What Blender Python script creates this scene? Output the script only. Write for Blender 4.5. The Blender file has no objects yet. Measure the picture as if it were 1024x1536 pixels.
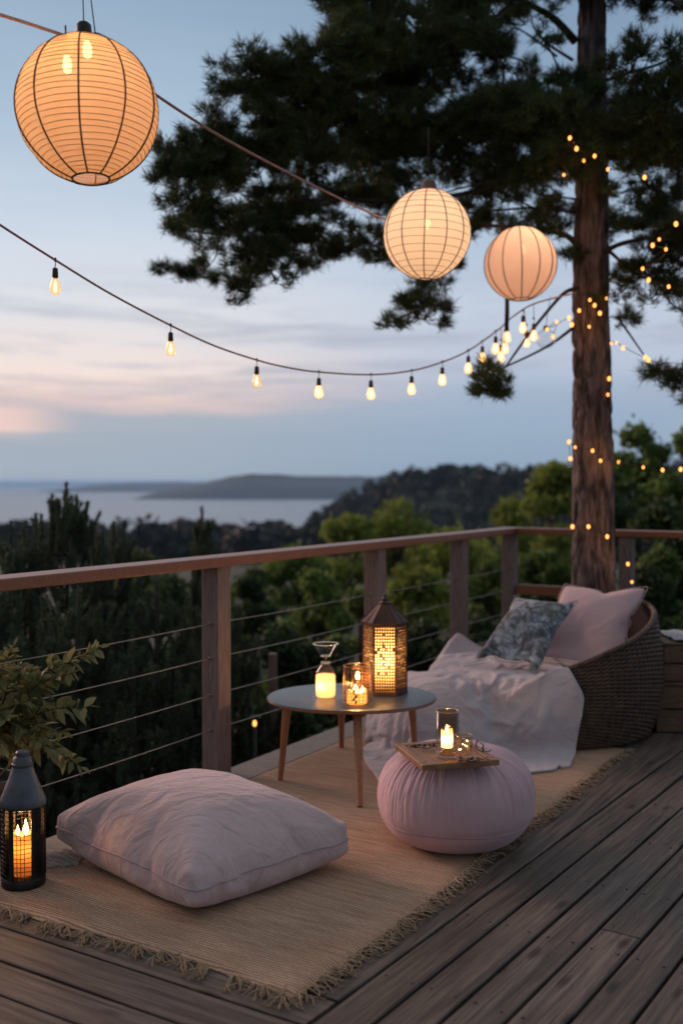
USE_HAZE = True
import bpy, bmesh, math, random
import numpy as np
from mathutils import Vector, Matrix, noise
random.seed(7); RNG = np.random.default_rng(11)
sc = bpy.context.scene
col = sc.collection
PI = math.pi
# ------------------------------------------------------------------ camera frame
F = 1550.0; CH = 1.30; PITCH = math.radians(-1.63)
def W(px, py, d):
    """world point on the ray of photo pixel (px,py) at distance d in front"""
    a = (px-512)/F; b = (768-py)/F
    y = math.cos(PITCH) - b*math.sin(PITCH); z = math.sin(PITCH) + b*math.cos(PITCH)
    s = d/y
    return Vector((a*s, d, CH+z*s))
def G(px, py, z=0.0):
    p = W(px, py, 1.0); t = (z-CH)/(p.z-CH)
    return Vector((p.x*t, t, z))
UX, UY = 0.5195, 0.8545          # rail direction
def D(u, v, z=0.0):
    """deck coordinates: u along the railing, v across the deck"""
    return Vector((u*UX+v*UY, u*UY-v*UX, z))
AD = math.atan2(UY, UX)
# ------------------------------------------------------------------ materials
def new_mat(name):
    m = bpy.data.materials.new(name); m.use_nodes = True
    nt = m.node_tree; nt.nodes.clear()
    return m, nt
def nd(nt, typ, **kw):
    n = nt.nodes.new(typ)
    for k, v in kw.items():
        if k in n.inputs: n.inputs[k].default_value = v
        else: setattr(n, k, v)
    return n
def c4(c): return (c[0], c[1], c[2], 1.0)
def ramp(nt, fac, stops):
    r = nt.nodes.new('ShaderNodeValToRGB')
    els = r.color_ramp.elements
    while len(els) < len(stops): els.new(0.5)
    for e, (p, c) in zip(els, stops): e.position = p; e.color = c4(c)
    nt.links.new(fac, r.inputs['Fac'])
    return r.outputs['Color']
def coords(nt, scale=(1,1,1), rot=(0,0,0), uv=False):
    tc = nt.nodes.new('ShaderNodeTexCoord'); mp = nt.nodes.new('ShaderNodeMapping')
    mp.inputs['Scale'].default_value = scale; mp.inputs['Rotation'].default_value = rot
    nt.links.new(tc.outputs['UV' if uv else 'Object'], mp.inputs['Vector'])
    return mp.outputs['Vector']
def noise_tex(nt, vec, scale, detail=4.0, rough=0.55, dist=0.0):
    n = nd(nt, 'ShaderNodeTexNoise', Scale=scale, Detail=detail, Roughness=rough, Distortion=dist)
    nt.links.new(vec, n.inputs['Vector'])
    return n.outputs['Fac']
def bump(nt, h, strength, dist, prev=None):
    b = nd(nt, 'ShaderNodeBump', Strength=strength, Distance=dist)
    nt.links.new(h, b.inputs['Height'])
    if prev is not None: nt.links.new(prev, b.inputs['Normal'])
    return b.outputs['Normal']
def finish(nt, shader):
    o = nt.nodes.new('ShaderNodeOutputMaterial'); nt.links.new(shader, o.inputs['Surface'])
def mixc(nt, fac, a, b, mode='MIX'):
    m = nt.nodes.new('ShaderNodeMix'); m.data_type = 'RGBA'; m.blend_type = mode
    for sock, v in ((m.inputs['Factor'], fac), (m.inputs[6], a), (m.inputs[7], b)):
        if hasattr(v, 'links'): nt.links.new(v, sock)
        elif isinstance(v, (int, float)): sock.default_value = v
        else: sock.default_value = c4(v)
    return m.outputs[2]
def principled(name, c1, c2=None, rough=0.6, metal=0.0, nscale=6, stretch=(1,1,1), rot=(0,0,0), bstr=0.0, bscale=60, bdist=0.002,
               bstretch=None, spec=0.5, sheen=0.0, island=0.0, coat=0.0, rough2=None, contrast=(0.3, 0.7)):
    m, nt = new_mat(name)
    p = nd(nt, 'ShaderNodeBsdfPrincipled', Roughness=rough, Metallic=metal)
    p.inputs['Specular IOR Level'].default_value = spec
    p.inputs['Sheen Weight'].default_value = sheen
    p.inputs['Coat Weight'].default_value = coat
    vec = coords(nt, stretch, rot)
    if c2 is not None:
        f = noise_tex(nt, vec, nscale)
        c = ramp(nt, f, [(contrast[0], c1), (contrast[1], c2)])
        if island:
            g = nt.nodes.new('ShaderNodeNewGeometry')
            k = nd(nt, 'ShaderNodeMapRange'); k.inputs[3].default_value = 1-island; k.inputs[4].default_value = 1+island
            nt.links.new(g.outputs['Random Per Island'], k.inputs[0])
            hs = nd(nt, 'ShaderNodeHueSaturation'); nt.links.new(c, hs.inputs['Color']); nt.links.new(k.outputs[0], hs.inputs['Value']); c = hs.outputs[0]
        nt.links.new(c, p.inputs['Base Color'])
        if rough2 is not None:
            r = nd(nt, 'ShaderNodeMapRange'); r.inputs[3].default_value = rough; r.inputs[4].default_value = rough2
            nt.links.new(f, r.inputs[0]); nt.links.new(r.outputs[0], p.inputs['Roughness'])
    else: p.inputs['Base Color'].default_value = c4(c1)
    if bstr:
        v2 = coords(nt, bstretch or stretch, rot)
        nt.links.new(bump(nt, noise_tex(nt, v2, bscale, 5), bstr, bdist), p.inputs['Normal'])
    finish(nt, p.outputs[0])
    return m
def fabric(name, c1, c2, wr=0.25, weave=900, nscale=5, extra=None):
    """woven cloth: fine thread bump, soft crumple bump, gentle mottling"""
    m, nt = new_mat(name)
    p = nd(nt, 'ShaderNodeBsdfPrincipled', Roughness=0.85)
    p.inputs['Specular IOR Level'].default_value = 0.25; p.inputs['Sheen Weight'].default_value = 0.25
    vec = coords(nt)
    c = ramp(nt, noise_tex(nt, vec, nscale, 5), [(0.32, c1), (0.68, c2)])
    fine = noise_tex(nt, vec, weave, 2)
    c = mixc(nt, 0.22, c, ramp(nt, fine, [(0.3, [x*0.55 for x in c1]), (0.7, [min(1, x*1.25) for x in c2])]))
    nt.links.new(c, p.inputs['Base Color'])
    n0 = bump(nt, noise_tex(nt, coords(nt, (1.0,2.4,1.0), (0,0,0.8)), 7, 3, 0.5, 1.2), wr, 0.03)
    n1 = bump(nt, noise_tex(nt, vec, 14, 4, 0.55, 0.9), wr*0.8, 0.012, n0)
    n2 = bump(nt, fine, 0.25, 0.0015, n1)
    nt.links.new(n2, p.inputs['Normal'])
    finish(nt, p.outputs[0])
    return m
def emission(name, c, s):
    m, nt = new_mat(name)
    e = nd(nt, 'ShaderNodeEmission', Strength=s); e.inputs['Color'].default_value = c4(c)
    finish(nt, e.outputs[0]); return m
def rim_reflect(nt, refl=1.0):
    lw = nd(nt, 'ShaderNodeLayerWeight', Blend=0.5)
    pw = nd(nt, 'ShaderNodeMath', operation='POWER'); pw.inputs[1].default_value = 3.2; nt.links.new(lw.outputs['Facing'], pw.inputs[0])
    k = nd(nt, 'ShaderNodeMath', operation='MULTIPLY_ADD'); k.inputs[1].default_value = 0.6*refl; k.inputs[2].default_value = 0.035*refl
    nt.links.new(pw.outputs[0], k.inputs[0]); return k
def thin_glass(name, tint=(1,1,1), rough=0.02, glow=None, gs=0.0, refl=1.0):
    m, nt = new_mat(name)
    t = nd(nt, 'ShaderNodeBsdfTransparent'); t.inputs['Color'].default_value = c4(tint)
    g = nd(nt, 'ShaderNodeBsdfGlossy', Roughness=rough)
    k = rim_reflect(nt, refl)
    mx = nt.nodes.new('ShaderNodeMixShader')
    nt.links.new(k.outputs[0], mx.inputs[0]); nt.links.new(t.outputs[0], mx.inputs[1]); nt.links.new(g.outputs[0], mx.inputs[2])
    out = mx.outputs[0]
    if glow:
        e = nd(nt, 'ShaderNodeEmission', Strength=gs); e.inputs['Color'].default_value = c4(glow)
        a = nt.nodes.new('ShaderNodeAddShader'); nt.links.new(out, a.inputs[0]); nt.links.new(e.outputs[0], a.inputs[1]); out = a.outputs[0]
    finish(nt, out); return m
def translucent(name, c, tr=0.6, clear=0.0, c2=None, nscale=6):
    m, nt = new_mat(name)
    dfs = nd(nt, 'ShaderNodeBsdfDiffuse'); tl = nd(nt, 'ShaderNodeBsdfTranslucent')
    if c2:
        cc = ramp(nt, noise_tex(nt, coords(nt), nscale, 3), [(0.3, c), (0.7, c2)])
        nt.links.new(cc, dfs.inputs['Color']); nt.links.new(cc, tl.inputs['Color'])
    else:
        dfs.inputs['Color'].default_value = c4(c); tl.inputs['Color'].default_value = c4(c)
    mx = nd(nt, 'ShaderNodeMixShader'); mx.inputs[0].default_value = tr
    nt.links.new(dfs.outputs[0], mx.inputs[1]); nt.links.new(tl.outputs[0], mx.inputs[2])
    out = mx.outputs[0]
    if clear:
        t = nd(nt, 'ShaderNodeBsdfTransparent'); m2 = nd(nt, 'ShaderNodeMixShader'); m2.inputs[0].default_value = clear
        nt.links.new(out, m2.inputs[1]); nt.links.new(t.outputs[0], m2.inputs[2]); out = m2.outputs[0]
    finish(nt, out); return m
def leafmat(name, c1, c2, tr=0.35, var=0.35, rough=0.6):
    m, nt = new_mat(name)
    g = nt.nodes.new('ShaderNodeNewGeometry')
    c = ramp(nt, g.outputs['Random Per Island'], [(0.0, c1), (1.0, c2)])
    big = noise_tex(nt, coords(nt), 1.3, 2)
    c = mixc(nt, 1.0, c, ramp(nt, big, [(0.3, (1-var,)*3), (0.7, (1+var*0.6,)*3)]), 'MULTIPLY')
    p = nd(nt, 'ShaderNodeBsdfPrincipled', Roughness=rough); p.inputs['Specular IOR Level'].default_value = 0.3
    t = nt.nodes.new('ShaderNodeBsdfTranslucent')
    nt.links.new(c, p.inputs['Base Color']); nt.links.new(c, t.inputs['Color'])
    mx = nd(nt, 'ShaderNodeMixShader'); mx.inputs[0].default_value = tr
    nt.links.new(p.outputs[0], mx.inputs[1]); nt.links.new(t.outputs[0], mx.inputs[2])
    finish(nt, mx.outputs[0]); return m
# ------------------------------------------------------------------ objects
def wl(o):
    v = Vector((0,0,0))
    while o is not None: v = v + o.location; o = o.parent
    return v
def tag(o, label, cat, group=None):
    o['label'] = label; o['category'] = cat
    if group: o['group'] = group
    return o
def thing(name, label, cat, loc, group=None):
    o = bpy.data.objects.new(name, None); col.objects.link(o); o.location = loc
    o.empty_display_size = 0.05
    return tag(o, label, cat, group)
def link_mesh(name, me, mat, parent, origin):
    o = bpy.data.objects.new(name, me); col.objects.link(o)
    if mat: me.materials.append(mat)
    if parent is not None:
        o.parent = parent; o.location = Vector(origin) - wl(parent)
    else: o.location = origin
    return o
def np_mesh(name, V, faces_flat, starts, totals, mat, parent=None, origin=None, smooth=False, uv=None):
    V = np.asarray(V, dtype=np.float64).reshape(-1, 3)
    if origin is None:
        if parent is not None: origin = wl(parent)
        else: lo = V.min(0); hi = V.max(0); origin = Vector(((lo[0]+hi[0])/2, (lo[1]+hi[1])/2, lo[2]))
    me = bpy.data.meshes.new(name)
    me.vertices.add(len(V)); me.vertices.foreach_set('co', (V-np.array(origin)).astype(np.float32).ravel())
    me.loops.add(len(faces_flat)); me.loops.foreach_set('vertex_index', np.asarray(faces_flat, dtype=np.int32))
    me.polygons.add(len(starts)); me.polygons.foreach_set('loop_start', np.asarray(starts, dtype=np.int32))
    me.polygons.foreach_set('loop_total', np.asarray(totals, dtype=np.int32))
    me.update(calc_edges=True)
    me.polygons.foreach_set('use_smooth', [smooth]*len(starts))
    if uv is not None:
        l = me.uv_layers.new(name='UVMap'); l.data.foreach_set('uv', np.asarray(uv, dtype=np.float32).ravel())
    me.validate()
    return link_mesh(name, me, mat, parent, origin)
class MB:
    def __init__(s): s.v = []; s.f = []; s.uv = []; s.M = Matrix.Identity(4); s.use_uv = False
    def at(s, loc=(0,0,0), rz=0.0, rx=0.0, ry=0.0):
        s.M = Matrix.Translation(loc) @ Matrix.Rotation(rz, 4, 'Z') @ Matrix.Rotation(ry, 4, 'Y') @ Matrix.Rotation(rx, 4, 'X'); return s
    def add(s, vs, fs):
        b = len(s.v); s.v.extend([s.M @ Vector(p) for p in vs]); s.f.extend([tuple(b+i for i in f) for f in fs])
    def box(s, cx, cy, cz, sx, sy, sz, bev=0.0):
        """box by centre and size; bev chamfers every edge"""
        if not bev:
            vs = [(cx+a*sx/2, cy+b*sy/2, cz+c*sz/2) for a in (-1,1) for b in (-1,1) for c in (-1,1)]
            s.add(vs, [(0,1,3,2),(4,6,7,5),(0,4,5,1),(2,3,7,6),(0,2,6,4),(1,5,7,3)]); return
        bm = bmesh.new(); bmesh.ops.create_cube(bm, size=1)
        bmesh.ops.scale(bm, vec=(sx,sy,sz), verts=bm.verts); bmesh.ops.translate(bm, vec=(cx,cy,cz), verts=bm.verts)
        bmesh.ops.bevel(bm, geom=bm.edges[:], offset=bev, segments=2, affect='EDGES', profile=0.5)
        bm.verts.index_update()
        s.add([v.co.copy() for v in bm.verts], [[v.index for v in f.verts] for f in bm.faces]); bm.free()
    def tube(s, pts, r, n=8, cap=True):
        pts = [Vector(p) for p in pts]; m = len(pts)
        rs = r if hasattr(r, '__len__') else [r]*m
        t0 = (pts[1]-pts[0]).normalized()
        up = Vector((0,0,1)) if abs(t0.z) < 0.9 else Vector((1,0,0))
        a = t0.cross(up).normalized()
        vs = []; fs = []
        for i, p in enumerate(pts):
            t = (pts[min(i+1, m-1)]-pts[max(i-1, 0)]).normalized()
            a = (a - t*a.dot(t)).normalized(); b = t.cross(a)
            for k in range(n):
                th = 2*PI*k/n; vs.append(p + (a*math.cos(th)+b*math.sin(th))*rs[i])
        for i in range(m-1):
            for k in range(n):
                k2 = (k+1) % n; fs.append((i*n+k, i*n+k2, (i+1)*n+k2, (i+1)*n+k))
        if cap: fs.append(tuple(range(n))[::-1]); fs.append(tuple((m-1)*n+k for k in range(n)))
        s.add(vs, fs)
    def lathe(s, prof, n=32, closed=False, fn=None):
        """prof: (r,z) list; fn(phi,i,r,z)->(r,z)"""
        vs = []; fs = []; m = len(prof)
        for i, (r, z) in enumerate(prof):
            for k in range(n):
                ph = 2*PI*k/n; rr, zz = fn(ph, i, r, z) if fn else (r, z)
                vs.append((rr*math.cos(ph), rr*math.sin(ph), zz))
        for i in range(m-1):
            for k in range(n):
                k2 = (k+1) % n; fs.append((i*n+k, i*n+k2, (i+1)*n+k2, (i+1)*n+k))
        if closed: fs.append(tuple(range(n))[::-1]); fs.append(tuple((m-1)*n+k for k in range(n)))
        s.add(vs, fs)
    def ball(s, c, r, n=12, sz=1.0):
        prof = [(max(1e-4, r*math.sin(PI*i/n)), -r*sz*math.cos(PI*i/n)) for i in range(n+1)]
        M0 = s.M; s.M = M0 @ Matrix.Translation(c); s.lathe(prof, n+4); s.M = M0
    def grid(s, P):
        """P[i][j] grid of points"""
        h = len(P); w = len(P[0])
        s.add([p for row in P for p in row], [(i*w+j, i*w+j+1, (i+1)*w+j+1, (i+1)*w+j) for i in range(h-1) for j in range(w-1)])
    def build(s, name, mat, parent=None, smooth=True, origin=None, angle=None):
        fl = [i for f in s.f for i in f]; tot = [len(f) for f in s.f]; st = np.concatenate([[0], np.cumsum(tot)[:-1]]) if tot else []
        o = np_mesh(name, [tuple(v) for v in s.v], fl, st, tot, mat, parent, origin, smooth)
        if angle is not None: o.data.set_sharp_from_angle(angle=math.radians(angle))
        return o
def struct(o): o['kind'] = 'structure'; return o
def stuff(o, label, cat): o['kind'] = 'stuff'; o['label'] = label; o['category'] = cat; return o
def point_light(name, loc, power, color=(1.0, 0.55, 0.22), r=0.02):
    l = bpy.data.lights.new(name, 'POINT'); l.energy = power; l.color = color; l.shadow_soft_size = r
    o = bpy.data.objects.new(name, l); col.objects.link(o); o.location = loc; return o
def catenary(a, b, sag, n=16):
    a = Vector(a); b = Vector(b)
    return [a.lerp(b, i/n) - Vector((0,0,sag*4*(i/n)*(1-i/n))) for i in range(n+1)]
def smooth_path(pts, sub=8):
    """Catmull-Rom through pts"""
    P = [Vector(p) for p in pts]; P = [P[0]*2-P[1]] + P + [P[-1]*2-P[-2]]
    out = []
    for i in range(1, len(P)-2):
        p0, p1, p2, p3 = P[i-1:i+3]
        for k in range(sub):
            t = k/sub
            out.append(0.5*((2*p1)+(p2-p0)*t+(2*p0-5*p1+4*p2-p3)*t*t+(3*p1-p0-3*p2+p3)*t**3))
    out.append(P[-2]); return out
# ------------------------------------------------------------------ leaf and needle clouds (numpy)
def unit(a): return a/np.maximum(np.linalg.norm(a, axis=-1, keepdims=True), 1e-9)
def leaf_cloud(C, size, asp=0.5, up=0.3, droop=0.0):
    """one rhombic leaf per centre, folded along the midrib"""
    n = len(C); d = unit(RNG.normal(size=(n,3)) + np.array([0,0,up])); q = unit(np.cross(d, RNG.normal(size=(n,3))))
    s = (size*RNG.uniform(0.7, 1.3, n))[:, None]; nr = np.cross(d, q)
    V = np.stack([C-d*s*0.5, C+q*s*asp*0.5+nr*s*0.08, C+d*s*0.5, C-q*s*asp*0.5+nr*s*0.08], 1)
    idx = np.arange(n*4).reshape(n,4)
    return V.reshape(-1,3), idx
def needle_cloud(C, Dr, per, length, width, spread=0.9, jit=0.03):
    """bursts of thin three-cornered needles round each shoot tip"""
    n = len(C)
    d = unit(Dr[:,None,:] + RNG.normal(size=(n,per,3))*spread)
    c = C[:,None,:] + RNG.normal(size=(n,per,3))*jit
    L = length*RNG.uniform(0.6, 1.15, (n,per,1)); q = unit(np.cross(d, RNG.normal(size=(n,per,3))))*width*0.5
    V = np.stack([c-q, c+q, c+d*L], 2)
    return V.reshape(-1,3), np.arange(n*per*3).reshape(-1,3)
def cloud_obj(name, V, idx, mat, parent, smooth=False):
    k = idx.shape[1]; n = len(idx)
    return np_mesh(name, V, idx.ravel(), np.arange(n)*k, np.full(n, k), mat, parent, None, smooth)
# ================================================================== MATERIALS
def s2l(*c): return tuple(((x/255)/12.92 if x/255 <= 0.04045 else ((x/255+0.055)/1.055)**2.4) for x in c)
def board_mat():
    m, nt = new_mat('weathered_boards')
    p = nd(nt, 'ShaderNodeBsdfPrincipled', Roughness=0.6); p.inputs['Specular IOR Level'].default_value = 0.35
    v1 = coords(nt, (2.2, 60, 1), uv=True); v2 = coords(nt, (0.9, 7, 1), uv=True); v3 = coords(nt, (3, 9, 1), uv=True)
    grain = noise_tex(nt, v1, 1.0, 6, 0.65, 0.4); patch = noise_tex(nt, v2, 1.6, 5, 0.6, 0.8)
    c = ramp(nt, grain, [(0.28, (0.052,0.038,0.029)), (0.5, (0.138,0.109,0.087)), (0.75, (0.24,0.198,0.162))])
    c = mixc(nt, 0.8, c, ramp(nt, patch, [(0.3, (0.5,0.49,0.48)), (0.55, (1,0.98,0.96)), (0.75, (1.35,1.3,1.24))]), 'MULTIPLY')
    crack = noise_tex(nt, coords(nt, (1.1, 130, 1), uv=True), 1.0, 3, 0.5, 0.6)
    c = mixc(nt, 1.0, c, ramp(nt, crack, [(0.30, (0.25,0.22,0.2)), (0.36, (1,1,1))]), 'MULTIPLY')
    fibre = noise_tex(nt, coords(nt, (9, 320, 1), uv=True), 1.0, 3, 0.6)
    c = mixc(nt, 0.7, c, ramp(nt, fibre, [(0.3, (0.55,0.54,0.53)), (0.7, (1.3,1.3,1.3))]), 'MULTIPLY')
    vo = nd(nt, 'ShaderNodeTexVoronoi', Scale=1.0); nt.links.new(v3, vo.inputs['Vector'])
    c = mixc(nt, 1.0, c, ramp(nt, vo.outputs['Distance'], [(0.0, (0.18,0.15,0.13)), (0.09, (0.5,0.47,0.45)), (0.16, (1,1,1))]), 'MULTIPLY')
    g = nt.nodes.new('ShaderNodeNewGeometry')
    c = mixc(nt, 1.0, c, ramp(nt, g.outputs['Random Per Island'], [(0, (0.70,0.63,0.58)), (0.35, (1.05,1.0,0.97)), (0.6, (0.86,0.80,0.75)), (1, (1.28,1.21,1.16))]), 'MULTIPLY')
    nt.links.new(c, p.inputs['Base Color'])
    r = nd(nt, 'ShaderNodeMapRange'); r.inputs[3].default_value = 0.42; r.inputs[4].default_value = 0.75
    nt.links.new(patch, r.inputs[0]); nt.links.new(r.outputs[0], p.inputs['Roughness'])
    nt.links.new(bump(nt, grain, 0.55, 0.004, bump(nt, patch, 0.2, 0.006)), p.inputs['Normal'])
    finish(nt, p.outputs[0]); return m
M_BOARD = board_mat()
M_EDGE = principled('pale_edge_board', (0.20,0.145,0.10), (0.33,0.25,0.18), 0.6, nscale=3, stretch=(3,30,10), rot=(0,0,-AD), bstr=0.4, bscale=12)
M_RAIL = principled('red_brown_rail_wood', (0.20,0.062,0.022), (0.34,0.125,0.05), 0.34, nscale=4, stretch=(2.5,34,34), rot=(0,0,-AD), bstr=0.22, bscale=5, rough2=0.5, spec=0.7)
M_RAIL2 = principled('red_brown_cross_rail_wood', (0.20,0.062,0.022), (0.34,0.125,0.05), 0.4, nscale=4, stretch=(34,2.5,34), rot=(0,0,-AD), bstr=0.3, bscale=5, rough2=0.55)
M_POST = principled('post_wood', (0.14,0.092,0.076), (0.29,0.20,0.17), 0.6, nscale=4, stretch=(30,30,2.2), bstr=0.45, bscale=5, rough2=0.8)
M_CABLE = principled('steel_cable', (0.26,0.22,0.19), (0.36,0.31,0.27), 0.45, metal=0.7, nscale=200)
M_GROUND = principled('earth_and_grass', (0.022,0.03,0.014), (0.045,0.05,0.026), 0.95, nscale=1.2, bstr=0.6, bscale=18, bdist=0.05)
M_BARK = principled('pine_bark', (0.042,0.030,0.028), (0.22,0.165,0.155), 0.9, nscale=26, stretch=(1,1,0.22), contrast=(0.36,0.62), bstr=0.9, bscale=34, bdist=0.012, bstretch=(1,1,0.3))
M_BRANCH = principled('branch_bark', (0.022,0.017,0.014), (0.055,0.042,0.034), 0.9, nscale=14, bstr=0.5, bscale=60)
M_NEEDLE = leafmat('pine_needles', (0.04,0.062,0.022), (0.115,0.145,0.05), 0.25, 0.5)
M_YOUNG = leafmat('young_pine_needles', (0.058,0.088,0.05), (0.145,0.18,0.105), 0.25, 0.4)
M_LEAFS = [leafmat('broadleaf_%s' % n, a, b, 0.4, 0.45) for n, a, b in (
    ('yellow_green', (0.15,0.19,0.032), (0.35,0.41,0.075)), ('mid_green', (0.09,0.15,0.036), (0.22,0.30,0.065)), ('dark_green', (0.035,0.06,0.023), (0.09,0.135,0.045)))]
M_FOREST = leafmat('hillside_forest', (0.028,0.033,0.027), (0.055,0.062,0.045), 0.2, 0.4)
# ================================================================== WORLD, SUN, CAMERA
def build_world():
    w = bpy.data.worlds.new('World'); sc.world = w; w.use_nodes = True
    nt = w.node_tree; nt.nodes.clear()
    tc = nt.nodes.new('ShaderNodeTexCoord'); sep = nt.nodes.new('ShaderNodeSeparateXYZ')
    nt.links.new(tc.outputs['Generated'], sep.inputs[0])
    left = [(0.0,(140,158,178)),(0.035,(140,156,175)),(0.062,(152,160,175)),(0.076,(212,183,178)),(0.104,(226,205,197)),(0.155,(208,207,212)),(0.22,(188,199,213)),(0.31,(154,177,199)),(0.42,(128,155,180)),(0.65,(148,160,178)),(1.0,(166,172,182))]
    right = [(0.0,(122,147,173)),(0.05,(130,154,181)),(0.085,(144,163,188)),(0.12,(168,179,200)),(0.17,(176,188,206)),(0.23,(158,178,200)),(0.32,(126,153,180)),(0.42,(110,137,166)),(0.65,(144,157,176)),(1.0,(166,172,182))]
    # thin streaks of cloud: noise stretched along the horizon shifts the height at which the bands are read
    mp = nd(nt, 'ShaderNodeMapping'); mp.inputs['Scale'].default_value = (2.2, 2.2, 26)
    nt.links.new(tc.outputs['Generated'], mp.inputs['Vector'])
    n1 = noise_tex(nt, mp.outputs[0], 1.7, 5, 0.55, 0.3)
    off = nd(nt, 'ShaderNodeMath', operation='MULTIPLY_ADD'); off.inputs[1].default_value = 0.05; off.inputs[2].default_value = -0.025
    nt.links.new(n1, off.inputs[0])
    zz = nd(nt, 'ShaderNodeMath', operation='ADD'); nt.links.new(sep.outputs['Z'], zz.inputs[0]); nt.links.new(off.outputs[0], zz.inputs[1])
    zc = nd(nt, 'ShaderNodeClamp'); nt.links.new(zz.outputs[0], zc.inputs[0])
    cl = ramp(nt, zc.outputs[0], [(p, s2l(*c)) for p, c in left]); cr = ramp(nt, zc.outputs[0], [(p, s2l(*c)) for p, c in right])
    fx = nd(nt, 'ShaderNodeMapRange', interpolation_type='SMOOTHSTEP'); fx.inputs[1].default_value = -0.2; fx.inputs[2].default_value = 0.16
    nt.links.new(sep.outputs['X'], fx.inputs[0])
    c = mixc(nt, fx.outputs[0], cl, cr)
    # darker wisps low in the sky
    mp2 = nd(nt, 'ShaderNodeMapping'); mp2.inputs['Scale'].default_value = (3, 3, 40); mp2.inputs['Location'].default_value = (3.1, 0.4, 1.7)
    nt.links.new(tc.outputs['Generated'], mp2.inputs['Vector'])
    n2 = noise_tex(nt, mp2.outputs[0], 1.6, 5, 0.6, 0.4)
    wf = ramp(nt, n2, [(0.50, (0,0,0)), (0.66, (1,1,1))])
    band = ramp(nt, sep.outputs['Z'], [(0.0,(0,0,0)),(0.06,(0.35,)*3),(0.11,(0.75,)*3),(0.15,(0.6,)*3),(0.21,(0,0,0))])
    wm = nd(nt, 'ShaderNodeMath', operation='MULTIPLY'); nt.links.new(wf, wm.inputs[0]); nt.links.new(band, wm.inputs[1])
    c = mixc(nt, wm.outputs[0], c, s2l(150,158,178))
    # a last streak of sunset below the cloud bank, far left
    gl = ramp(nt, zc.outputs[0], [(0.046,(0,0,0)),(0.055,(1,1,1)),(0.062,(1,1,1)),(0.070,(0,0,0))])
    gx = nd(nt, 'ShaderNodeMapRange', interpolation_type='SMOOTHSTEP'); gx.inputs[1].default_value = -0.235; gx.inputs[2].default_value = -0.31; nt.links.new(sep.outputs['X'], gx.inputs[0])
    gm = nd(nt, 'ShaderNodeMath', operation='MULTIPLY'); nt.links.new(gl, gm.inputs[0]); nt.links.new(gx.outputs[0], gm.inputs[1])
    c = mixc(nt, gm.outputs[0], c, s2l(216,182,176))
    # sky behind the viewer dimmed to stand in for an unbuilt dark house
    bk = nd(nt, 'ShaderNodeMapRange', interpolation_type='SMOOTHSTEP'); bk.inputs[1].default_value = -0.7; bk.inputs[2].default_value = 0.5; bk.inputs[3].default_value = 0.5; bk.inputs[4].default_value = 1.0
    nt.links.new(sep.outputs['Y'], bk.inputs[0])
    hs = nd(nt, 'ShaderNodeHueSaturation'); hs.inputs['Saturation'].default_value = 0.87; nt.links.new(c, hs.inputs['Color']); nt.links.new(bk.outputs[0], hs.inputs['Value'])
    sky = nd(nt, 'ShaderNodeTexSky'); sky.sky_type = 'NISHITA'; sky.sun_disc = False
    sky.sun_elevation = SUN_EL; sky.sun_rotation = SUN_AZ
    b1 = nd(nt, 'ShaderNodeBackground', Strength=1.0); nt.links.new(hs.outputs[0], b1.inputs[0])
    b2 = nd(nt, 'ShaderNodeBackground', Strength=0.004); nt.links.new(sky.outputs[0], b2.inputs[0])
    a = nt.nodes.new('ShaderNodeAddShader'); nt.links.new(b1.outputs[0], a.inputs[0]); nt.links.new(b2.outputs[0], a.inputs[1])
    o = nt.nodes.new('ShaderNodeOutputWorld'); nt.links.new(a.outputs[0], o.inputs['Surface'])
SUN_EL = math.radians(19); SUN_AZ = math.radians(-52)     # azimuth from +Y, negative = left
build_world()
sl = bpy.data.lights.new('sun', 'SUN'); sl.energy = 1.9; sl.angle = math.radians(24); sl.color = (1.0, 0.60, 0.50)
so = bpy.data.objects.new('sun', sl); col.objects.link(so)
sdir = Vector((math.sin(SUN_AZ)*math.cos(SUN_EL), math.cos(SUN_AZ)*math.cos(SUN_EL), math.sin(SUN_EL)))
so.rotation_euler = (-sdir).to_track_quat('-Z', 'Y').to_euler(); so.location = (-3, 3, 6)
cd = bpy.data.cameras.new('camera'); cam = bpy.data.objects.new('camera', cd); col.objects.link(cam)
cam.location = (0, 0, CH); cam.rotation_euler = (PI/2+PITCH, 0, 0)
cd.sensor_fit = 'VERTICAL'; cd.sensor_height = 36; cd.sensor_width = 24; cd.lens = F/1536*36; cd.clip_start = 0.05; cd.clip_end = 60000
cd.dof.use_dof = True; cd.dof.focus_distance = 3.45; cd.dof.aperture_fstop = 1.8
sc.camera = cam
sc.view_settings.view_transform = 'Standard'; sc.view_settings.look = 'None'; sc.view_settings.exposure = 0.22; sc.view_settings.gamma = 1
cy = sc.cycles
cy.use_denoising = True; cy.max_bounces = 8; cy.transparent_max_bounces = 24; cy.transmission_bounces = 6; cy.diffuse_bounces = 4; cy.glossy_bounces = 4
cy.sample_clamp_indirect = 4.0; cy.caustics_reflective = False; cy.caustics_refractive = False; cy.volume_bounces = 1
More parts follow.
